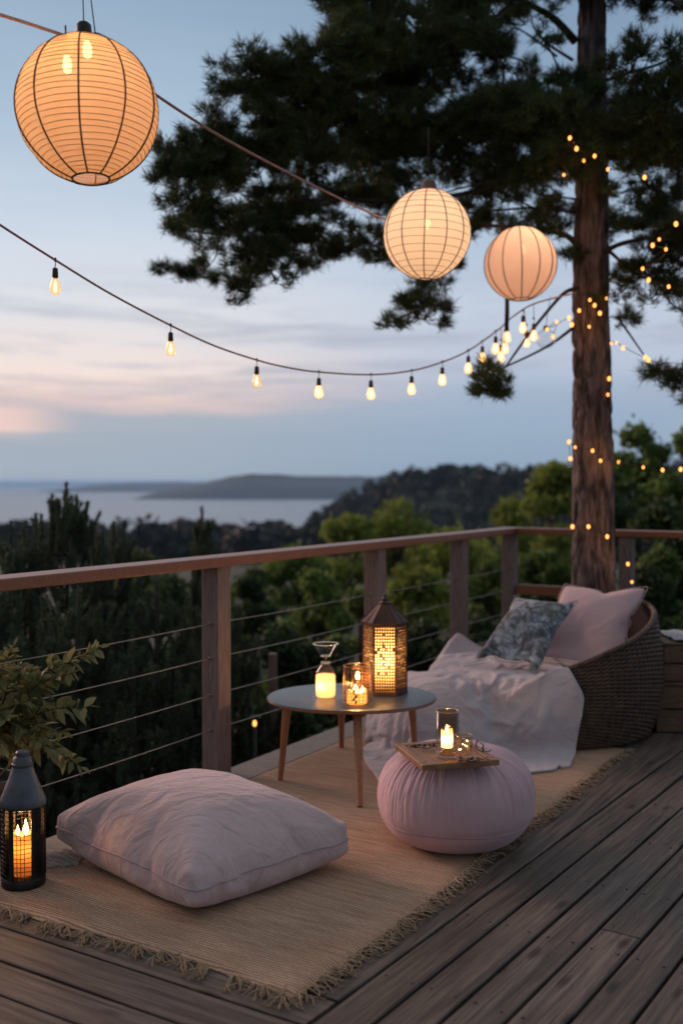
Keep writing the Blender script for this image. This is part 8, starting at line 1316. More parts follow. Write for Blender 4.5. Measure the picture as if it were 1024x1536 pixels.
PINK_SHAPE = ([-476,6,9,15,21,29,-24,-5,1,11,1,7,-29,-15,-10,-9,56,-4,2,12,30,11,-14,-15,2,12,-3,1,-25,-11,-1,11,56,-4,-1,5,20,-9,-7,1,-7,2,-2,-8,-3,3,8,10,55,-3,-1,4,-2,-3,-4,-2,-3,-2,0,0,2,3,9,10,55,-2,0,2,0,-4,-4,-4,-3,-1,-1,1,2,4,6,11,57,-2,1,0,0,-3,-3,-5,-4,-2,0,1,2,5,6,0,67,-1,1,-1,0,-3,-6,-3,-2,-3,0,1,2,6,5,-2,70,0,0,0,-3,-4,-5,-4,-2,0,0,1,3,4,5,-1,68,0,0,0,-2,-5,-3,-4,-1,-1,1,1,2,-2,0,2,76,1,0,-7,-4,-2,-2,-1,0,0,0,1,0,-5,1,1,81,1,-2,-9,-2,-2,0,0,0,0,0,-1,-2,-3,0,1,83,1,-9,-3,-2,0,-1,0,1,-1,0,-1,-2,-4,0,-1,85,-4,-4,-3,-1,0,0,0,0,0,-1,-1,-1,-4,-3,-1,87,-6,-3,-1,-2,-4,-15,-2,16,3,0,-2,-1,-2,-4,-1,87,-5,-5,-5,-5,-12,-23,-6,22,7,8,1,-2,-1,5,-3,88,-8,-9,-9,-10,-14,-22,-6,9,-27,25,14,11,9,7,6,-860,7,-3,-1,3,12,19,-10,-14,-5,0,5,-4,-8,62,4,-1,-1,0,2,13,-4,-11,-1,0,0,-2,3,62,2,1,0,-1,0,-1,-2,0,-1,0,0,1,3,58,5,1,1,0,-1,-1,-1,-1,0,-1,0,2,1,56,5,2,2,1,0,-1,-1,-1,-1,-1,0,1,-3,60,2,1,5,2,0,0,-1,-1,-1,0,-1,-1,-4,64,0,0,2,3,0,0,2,1,-1,0,-1,-2,-7,65,0,0,3,1,1,2,2,1,0,-1,0,-6,-11,73,0,0,0,2,2,3,1,1,-1,0,-1,-9,-9,75,-1,1,0,2,2,2,2,0,0,-1,-3,-6,-9,76,-1,0,1,2,1,2,2,0,-1,-2,-2,-6,-9,76,0,0,1,2,2,2,1,-1,-1,-2,-3,-4,-10,77,1,-1,1,0,-2,-13,-6,-3,14,6,0,-3,-9,79,0,-10,-10,7,-3,-10,-19,-18,19,13,12,5,-1],
  [-483,64,64,62,60,54,56,63,65,63,59,64,56,62,64,64,-919,62,59,64,52,62,61,60,65,63,62,64,59,63,64,50,-908,62,62,46,58,63,63,65,63,64,63,63,65,62,54,46,-898,65,61,41,57,64,63,65,65,64,65,64,64,61,43,46,-886,66,60,49,53,61,62,64,65,64,65,65,63,60,50,23,-866,64,60,57,50,59,61,63,63,65,64,65,63,56,51,-4,-835,62,62,61,52,59,63,61,60,60,64,65,63,51,44,22,-848,63,62,63,58,55,55,57,61,64,65,64,62,44,41,32,-846,63,62,63,56,56,56,57,60,65,64,65,57,26,34,36,-820,62,62,52,55,58,58,61,64,65,65,64,45,51,39,41,-844,63,60,46,58,59,61,63,64,65,65,64,60,49,41,38,-859,66,46,55,59,61,63,63,65,64,65,64,63,56,43,42,-879,56,54,58,60,62,63,65,64,65,64,64,64,61,51,41,-893,51,57,62,63,63,62,64,61,64,64,64,64,64,58,43,-906,53,64,63,64,63,59,64,54,62,64,65,64,63,64,50,-918,64,64,64,63,63,59,56,63,55,58,63,64,64,64,64,-871,63,59,62,64,62,58,61,62,64,65,62,62,64,-811,60,60,62,63,64,62,64,62,65,64,62,64,58,-806,56,60,61,63,62,64,65,65,64,64,64,61,50,-789,51,58,60,62,62,64,65,64,65,64,65,57,38,-769,55,57,56,60,61,63,65,64,65,65,64,46,26,-745,64,57,52,58,60,61,63,65,64,66,63,37,22,-731,62,63,57,56,60,61,59,61,64,65,64,27,41,-740,62,63,57,56,57,57,62,65,64,65,64,39,52,-765,64,61,49,58,59,61,64,65,64,65,64,56,49,-780,61,60,50,59,61,63,63,65,64,65,63,60,51,-786,60,55,54,60,62,63,64,65,64,65,63,61,52,-791,62,50,57,62,62,64,64,65,64,64,63,62,50,-793,64,48,62,64,64,62,64,60,63,64,64,64,54,-799,61,61,60,63,64,64,59,57,61,63,63,65,64],
  [-18,6,-2,-12,-15,-19,21,6,-1,-8,-1,-1,13,7,0,-5,18,18,24,-3,-23,-4,13,13,0,-7,1,1,10,2,-11,-51,26,13,5,43,-9,10,9,2,8,0,0,4,-3,-15,-34,-56,32,14,-13,50,29,13,9,5,4,2,-2,-7,-12,-18,-48,-50,30,16,-23,39,37,21,16,10,6,1,-2,-7,-11,-24,-40,-58,16,22,-23,24,40,25,21,18,12,6,-5,-6,-13,-31,-40,-46,-9,16,-5,8,38,25,16,22,24,18,-4,-5,-15,-39,-48,-56,-2,16,1,2,29,33,35,30,22,10,-1,-7,-20,-47,-50,-59,4,19,4,5,31,34,32,30,22,7,1,-6,-28,-59,-55,-59,22,19,7,29,33,31,28,22,9,3,3,-1,-43,-39,-52,-56,7,13,19,44,30,27,22,15,6,1,0,-4,-20,-42,-50,-58,-4,14,45,33,26,22,17,11,6,-1,-4,-4,-13,-32,-48,-54,-19,41,36,28,22,18,14,9,3,-2,-7,-7,-10,-22,-39,-55,-18,46,30,17,15,11,-3,6,16,1,-4,-9,-6,-13,-28,-51,-18,43,7,7,9,0,-11,3,21,6,4,-5,-9,-8,-1,-43,-16,4,1,2,3,-4,-10,2,13,19,-9,-6,-2,-2,2,6,-85,-1,-28,-18,-9,7,16,-10,-12,-1,5,15,8,-1,25,-18,-25,-17,-17,-9,9,-4,-9,5,7,10,9,27,44,-33,-25,-19,-18,-16,-10,-4,1,6,7,11,19,40,61,-38,-29,-25,-20,-17,-11,-6,-2,3,7,7,27,52,64,-30,-30,-31,-25,-21,-14,-7,-5,0,2,9,42,60,34,8,-29,-37,-28,-25,-21,-15,-6,2,2,11,52,61,19,1,2,-31,-31,-24,-23,-26,-17,1,5,12,59,45,28,4,5,-30,-33,-32,-30,-19,-9,0,5,9,50,34,45,6,0,-41,-31,-27,-20,-9,-8,-1,4,8,32,41,42,20,-16,-40,-28,-23,-9,-16,-2,1,6,13,22,39,37,22,-30,-35,-25,-19,-14,-7,1,5,7,12,21,37,34,15,-40,-29,-20,-16,-13,-2,2,7,9,12,18,39,30,1,-43,-16,-11,-6,8,2,-1,-5,1,6,14,33,23,-15,-4,-5,-12,-4,4,17,6,-6,-4,-3,2,10])
BLANKET_SHAPE = ([324,52,52,51,52,52,51,45,47,52,58,56,44,31,31,36,40,40,39,39,19,18,31,30,30,31,33,31,31,32,33,32,31,30,29,30,29,30,29,31,30,29,27,26,26,1,30,17,32,31,32,-1749,53,51,52,51,52,51,50,48,49,53,55,45,33,32,34,37,39,39,37,34,24,24,31,32,33,33,32,32,32,32,31,28,30,29,31,30,30,30,29,29,28,27,26,27,27,17,24,31,31,32,-1775,52,52,52,51,51,51,50,50,49,49,52,47,34,34,33,34,36,38,36,34,31,30,31,34,35,35,32,33,33,28,27,31,31,31,31,30,29,29,28,28,27,28,27,28,29,29,29,30,32,30,-1801,53,52,52,52,51,50,50,50,50,48,49,44,37,35,34,33,35,36,36,34,32,32,33,35,36,36,34,34,33,28,29,31,33,30,32,29,27,30,24,28,28,29,29,30,33,33,34,33,33,34,-1833,53,53,52,52,52,50,49,49,51,49,48,42,35,36,35,34,35,36,35,33,30,32,34,36,37,37,35,35,34,31,31,33,31,33,30,29,29,31,25,22,30,28,32,33,36,38,38,36,35,35,-1864,54,53,53,52,52,48,47,50,53,50,45,42,34,35,37,35,35,36,32,34,34,23,34,38,39,37,37,37,35,34,33,32,33,33,29,29,32,32,32,20,22,31,34,36,40,40,41,39,37,37,-1895,53,56,53,52,52,50,48,44,51,47,44,44,37,35,37,35,35,35,35,34,35,26,29,39,40,38,38,37,36,35,33,32,31,33,32,31,33,32,31,32,23,26,35,38,40,43,42,42,41,39,-1928,54,57,54,52,52,51,51,46,42,48,43,43,36,36,33,37,36,36,35,35,35,34,32,34,39,38,38,38,37,35,31,31,33,33,33,32,32,32,33,32,29,34,34,37,41,43,45,45,43,41,-1959,53,57,57,52,52,52,52,40,49,36,45,43,36,32,38,37,37,37,36,36,36,36,37,35,36,37,37,38,36,33,34,33,34,34,31,30,33,33,33,34,35,37,37,38,41,43,46,47,42,39,-1981,54,56,59,53,52,52,51,51,47,39,22,41,36,40,38,38,38,37,38,37,36,37,37,37,37,36,36,36,35,35,34,34,34,35,31,32,32,33,35,37,40,42,39,39,39,44,45,45,39,42,-2000,53,56,60,55,52,55,53,47,49,22,24,45,40,40,39,39,34,39,39,38,37,38,37,37,37,37,35,34,35,35,34,36,36,34,34,34,31,35,38,43,45,43,39,36,39,43,43,39,42,45,-2017,53,55,61,56,52,55,57,51,45,1,36,44,38,41,41,36,40,35,40,38,39,37,38,38,38,36,36,35,33,35,36,36,37,35,35,35,38,38,43,45,42,39,34,38,39,41,42,43,45,47,-2036,52,57,61,57,51,54,55,53,49,-8,46,35,43,39,36,38,37,40,38,39,39,39,39,39,35,35,39,39,34,37,36,36,36,37,35,37,38,39,41,41,45,41,36,37,38,42,45,47,48,45,-2053,53,55,59,59,51,52,52,53,50,-3,36,45,36,45,33,30,41,40,40,40,40,40,40,35,30,39,41,40,41,38,36,36,37,36,37,35,37,31,48,50,48,37,36,36,39,47,49,49,47,43,-2070,54,54,58,57,52,51,50,52,49,1,30,46,45,42,28,30,39,41,40,41,42,42,42,42,38,19,40,43,43,40,40,41,39,36,38,24,40,53,32,56,51,42,13,47,45,50,50,47,44,42,-2082,53,54,56,59,47,47,50,53,53,-4,27,47,46,42,30,27,42,43,44,43,43,42,44,44,45,10,47,52,48,30,42,34,40,42,29,22,49,56,58,30,46,38,17,49,51,49,47,44,44,48,-2100,54,53,56,58,46,51,50,43,57,-36,48,44,49,44,30,30,44,43,45,39,46,49,43,44,21,45,50,50,40,42,39,24,42,41,20,52,45,52,67,3,42,41,23,51,48,46,45,45,44,50,-2097,53,54,54,57,43,51,53,43,52,-42,39,42,51,46,33,37,39,46,40,46,44,47,47,29,47,50,48,40,41,45,44,39,36,30,20,27,47,66,60,8,32,41,42,36,45,45,44,43,46,46,-2072,54,53,52,53,53,45,55,60,20,-42,26,49,38,50,46,36,47,45,42,46,42,49,40,45,45,49,40,48,44,43,32,34,21,31,45,33,42,59,42,48,29,16,42,41,41,44,45,46,41,43,-2048,55,52,52,50,50,54,57,3,32,40,18,-28,52,51,51,48,47,43,47,45,45,42,47,45,45,45,54,54,49,43,-13,30,41,39,33,47,30,51,50,35,36,33,27,40,42,44,45,46,39,44,-2025,55,56,48,44,51,56,7,59,-7,36,35,-20,44,56,55,49,46,46,46,46,43,48,46,45,46,39,50,56,55,-4,48,15,39,40,39,40,38,39,29,41,40,34,38,37,39,43,43,43,42,44,-1996,55,56,55,51,27,15,47,35,44,-23,38,47,-4,55,57,50,47,47,45,48,47,47,46,47,40,40,44,56,9,50,28,46,20,41,40,35,33,39,40,38,36,35,35,40,37,41,43,43,40,44,-1960,53,55,56,21,52,33,-13,37,40,41,-8,46,15,48,53,51,48,48,48,48,48,48,47,45,24,45,49,15,39,43,50,46,33,24,39,24,36,37,35,41,41,41,36,34,39,41,42,40,42,46,-1929,52,53,49,4,52,-3,43,26,10,35,43,22,47,17,52,51,48,50,49,49,49,47,47,39,29,45,34,46,52,15,49,46,37,14,40,20,32,36,37,39,40,41,39,39,42,37,41,45,47,47,-1905,50,50,5,35,-4,20,35,39,32,12,36,48,42,28,50,50,50,50,50,50,50,45,48,25,46,46,50,39,53,-2,49,42,41,11,37,39,45,18,44,26,42,43,45,45,45,32,41,46,29,48,-1875,51,-14,33,-7,21,45,26,11,35,44,38,30,46,41,50,50,52,51,51,50,50,46,33,47,43,48,37,60,47,-18,52,44,22,31,44,42,33,46,20,42,45,44,46,47,38,43,44,30,49,12,-1852,17,20,-44,46,36,5,23,41,21,34,41,47,42,45,48,53,53,52,51,50,44,42,50,43,48,45,30,59,19,19,49,34,45,39,16,40,45,43,30,42,42,47,45,47,48,45,32,32,50,48,-1934,1,34,9,9,48,22,-1,41,36,35,36,36,46,45,51,55,54,52,52,43,45,50,51,43,50,44,25,60,2,60,49,17,42,39,44,14,46,43,39,47,42,40,48,52,47,41,23,42,49,47,-2002,18,25,20,17,50,28,31,9,37,42,33,47,37,48,51,56,56,53,45,48,49,47,51,55,43,45,27,60,5,60,56,45,4,39,46,31,41,35,44,45,47,51,45,47,43,25,37,51,40,48,-1984,49,29,14,4,-24,50,18,34,30,27,46,37,47,41,53,55,54,49,51,50,47,49,53,51,46,38,53,54,7,60,56,30,43,5,39,41,45,47,41,44,50,52,52,27,47,25,51,41,40,47,-1945,5,-23,16,38,17,-8,44,25,29,32,47,40,40,48,50,52,50,53,50,50,50,49,45,54,47,48,33,46,56,34,59,46,24,44,7,46,44,45,44,46,51,52,50,26,47,33,51,40,39,47,-1986,-19,4,11,40,32,24,6,36,39,26,46,40,45,47,49,49,50,51,52,53,51,50,46,42,50,43,49,26,59,42,53,54,23,47,46,17,46,42,43,48,50,51,48,30,43,46,52,38,36,47,-2023,17,1,16,-4,30,29,43,23,33,41,35,44,45,48,44,51,50,51,54,52,52,50,39,48,44,49,26,43,53,53,47,55,36,41,46,32,46,29,48,48,49,49,48,36,47,48,50,39,34,48,-2031,19,9,-1,27,23,19,8,46,36,36,39,42,45,39,50,50,53,49,51,54,53,40,51,41,50,49,26,44,53,40,55,53,43,39,47,48,44,38,34,48,47,47,47,42,45,49,52,39,35,48,-2016,4,1,19,16,17,9,-3,37,43,48,46,41,38,48,45,53,53,50,52,54,53,40,35,51,49,49,47,39,33,52,51,47,48,44,44,43,47,45,42,42,45,47,44,47,44,45,52,42,39,48,-2035,17,11,12,13,10,-2,43,36,34,36,41,40,44,41,49,50,51,49,51,52,52,51,40,39,50,49,45,48,36,56,44,38,46,48,50,41,40,47,47,43,39,48,48,39,41,50,51,44,44,48,-2022,-46,16,16,22,24,42,26,26,36,39,39,41,41,44,47,45,50,49,50,50,51,50,50,43,41,49,47,41,50,55,49,35,35,49,50,48,38,40,48,50,51,32,45,47,33,49,50,48,47,48,-2060,24,14,-7,22,42,23,20,35,36,36,38,40,44,43,47,34,51,50,49,49,49,49,47,49,39,48,48,47,51,53,47,47,35,35,49,49,49,38,40,53,52,27,47,34,47,48,50,50,48,48,-2022,11,2,-9,41,21,9,35,34,38,33,36,42,35,50,36,33,51,52,50,49,49,49,45,51,44,48,47,45,48,47,45,49,48,40,36,47,47,51,41,40,52,29,49,35,49,50,48,49,49,50,-2020,24,-4,9,33,-6,45,29,24,34,33,35,30,52,14,36,50,50,55,51,47,50,49,45,46,51,36,47,49,46,43,49,49,49,49,43,39,45,46,51,38,34,49,44,42,47,48,49,48,48,52,-2026,32,23,16,-14,41,25,24,30,32,27,41,9,49,21,39,48,53,51,52,47,46,49,50,47,30,43,47,46,45,50,49,50,49,50,38,43,49,45,47,51,29,40,49,49,47,47,49,48,49,52,-1982,-17,16,15,38,22,14,30,31,31,34,21,42,0,45,42,38,49,55,51,49,48,43,43,49,23,47,52,44,41,49,50,49,50,50,49,43,37,49,46,47,50,34,40,49,48,50,49,50,51,52,-1989,36,-14,35,18,7,33,29,27,32,16,43,37,-6,44,44,38,46,49,51,49,49,48,46,25,45,14,52,50,53,44,50,49,50,51,50,40,37,49,47,48,51,51,40,41,48,48,51,51,50,52,-1991,48,12,30,-17,27,34,31,27,21,22,43,37,-8,40,41,43,41,48,49,49,49,47,30,26,13,49,53,52,49,48,46,51,51,50,50,39,37,49,48,50,53,52,50,44,43,47,47,52,51,51,-1980,46,44,-18,36,20,13,37,28,7,27,42,36,-6,36,42,40,41,45,34,45,45,45,30,41,31,20,47,56,55,48,48,50,51,50,50,38,38,49,50,52,54,54,49,47,43,43,50,50,52,50,-1967,46,21,44,26,-8,27,38,27,-4,37,22,44,-4,35,38,43,42,36,41,43,42,31,46,-2,48,28,47,53,51,51,53,52,51,48,48,38,40,50,51,53,54,55,49,46,44,43,49,51,52,51,-1931,24,27,46,38,-6,33,16,37,-2,32,30,26,-2,32,43,42,42,41,10,48,33,23,21,45,30,48,43,47,54,50,54,46,49,47,50,40,42,50,50,52,52,52,51,44,45,48,50,52,52,50,-1935,35,44,44,45,7,34,12,32,2,27,27,-11,24,39,41,42,42,13,16,46,23,27,42,21,50,33,51,50,51,54,53,43,38,50,50,42,43,51,50,50,48,51,49,47,50,50,50,52,51,50,-1921,43,43,44,38,41,31,19,-11,28,28,20,-18,29,21,40,44,23,38,11,16,35,33,34,41,24,46,51,51,54,52,51,51,42,36,50,43,44,52,51,50,50,47,47,51,51,51,52,50,49,50,-1894,38,42,39,40,46,42,18,-18,34,32,14,-24,35,32,-8,49,23,-3,50,33,6,40,38,27,51,45,45,48,53,52,51,47,47,43,43,43,44,53,52,51,46,48,51,52,51,52,50,47,50,52,-1871,29,43,35,47,46,47,25,-22,39,37,6,-26,38,39,-4,-31,18,35,39,40,42,-1,38,55,42,28,49,52,54,52,47,45,50,50,37,51,44,52,51,49,50,50,50,51,52,49,47,48,51,57,-1882,46,41,44,45,47,36,46,-14,36,41,-5,-16,36,27,-34,8,8,43,37,36,11,27,27,52,19,45,48,52,49,52,42,51,50,51,43,47,53,50,50,50,50,50,50,52,47,46,49,49,54,60,-1875,47,44,43,44,45,32,34,26,30,39,-17,0,37,-9,7,-37,41,37,30,26,15,32,32,31,12,50,51,54,42,51,51,47,49,49,51,55,49,48,50,51,49,50,49,51,46,46,48,50,57,61,-1863,47,43,43,43,43,32,42,30,36,39,-18,15,24,-4,-4,-42,19,27,44,27,23,12,19,27,46,51,50,51,53,43,38,51,48,51,55,52,48,50,51,50,50,49,46,45,50,49,49,50,54,58,-1841,45,43,43,43,41,37,39,43,39,36,2,4,-36,-2,34,-7,-17,12,38,38,17,21,2,54,31,49,39,51,52,49,50,43,54,57,49,49,51,48,48,51,49,44,44,50,49,50,50,49,54,57,-1822,43,42,43,43,35,42,41,43,42,43,29,-32,-14,-33,7,40,9,11,4,18,16,17,25,52,28,26,51,47,51,52,52,49,54,60,53,48,44,48,44,48,46,42,48,52,50,50,49,48,50,51,-1795,42,42,42,43,40,42,40,44,44,43,37,-17,-36,-25,0,36,21,19,20,13,10,2,37,6,40,23,51,50,44,51,53,54,56,61,50,50,47,33,49,49,41,48,49,50,50,50,50,44,44,47,-1768,42,42,42,43,38,39,46,47,45,44,41,1,-35,-38,-7,29,13,12,12,13,14,38,19,22,8,41,44,40,47,52,51,52,56,58,53,39,47,43,48,49,48,49,47,49,51,49,48,48,36,47,-1751,42,42,42,36,35,47,47,49,48,32,37,30,-24,-41,-13,1,29,21,15,10,8,12,20,35,24,20,38,47,40,50,50,53,56,50,50,50,46,48,50,48,46,50,48,51,49,49,48,48,50,50,-1758,41,42,35,34,44,46,46,50,39,47,31,43,-9,-44,-17,1,1,18,31,22,15,14,16,7,28,32,26,54,34,38,50,52,52,52,50,51,51,49,49,47,48,51,50,49,48,49,48,49,49,51,-1750,42,36,36,43,39,45,45,51,43,37,39,15,36,-33,-28,4,3,4,8,18,22,29,8,28,20,18,28,46,41,46,38,48,51,51,50,53,51,50,49,50,49,51,49,48,48,50,49,48,47,49,-1736,38,38,42,41,42,43,46,49,43,45,32,18,46,-30,-25,10,8,4,2,7,12,15,16,17,21,31,33,27,56,30,50,37,50,45,50,53,53,53,52,52,50,50,48,44,48,53,50,46,48,46,-1722,40,41,41,43,41,43,44,44,45,15,43,46,48,-14,-33,12,5,13,8,6,9,12,15,13,12,16,22,27,53,51,30,41,43,47,49,50,55,57,55,53,51,49,41,44,52,54,53,47,44,48,-1707,40,41,42,43,42,42,43,43,35,36,37,42,49,7,-36,8,16,0,8,10,7,12,12,14,16,18,17,32,19,55,36,46,33,44,44,45,54,59,60,52,52,47,39,50,51,52,50,49,47,49,-1694,40,41,43,43,42,43,43,43,40,44,45,26,38,8,4,4,5,6,3,3,5,11,12,13,14,16,20,7,40,32,49,40,41,41,41,41,48,56,59,56,50,47,49,48,48,48,47,47,49,53],
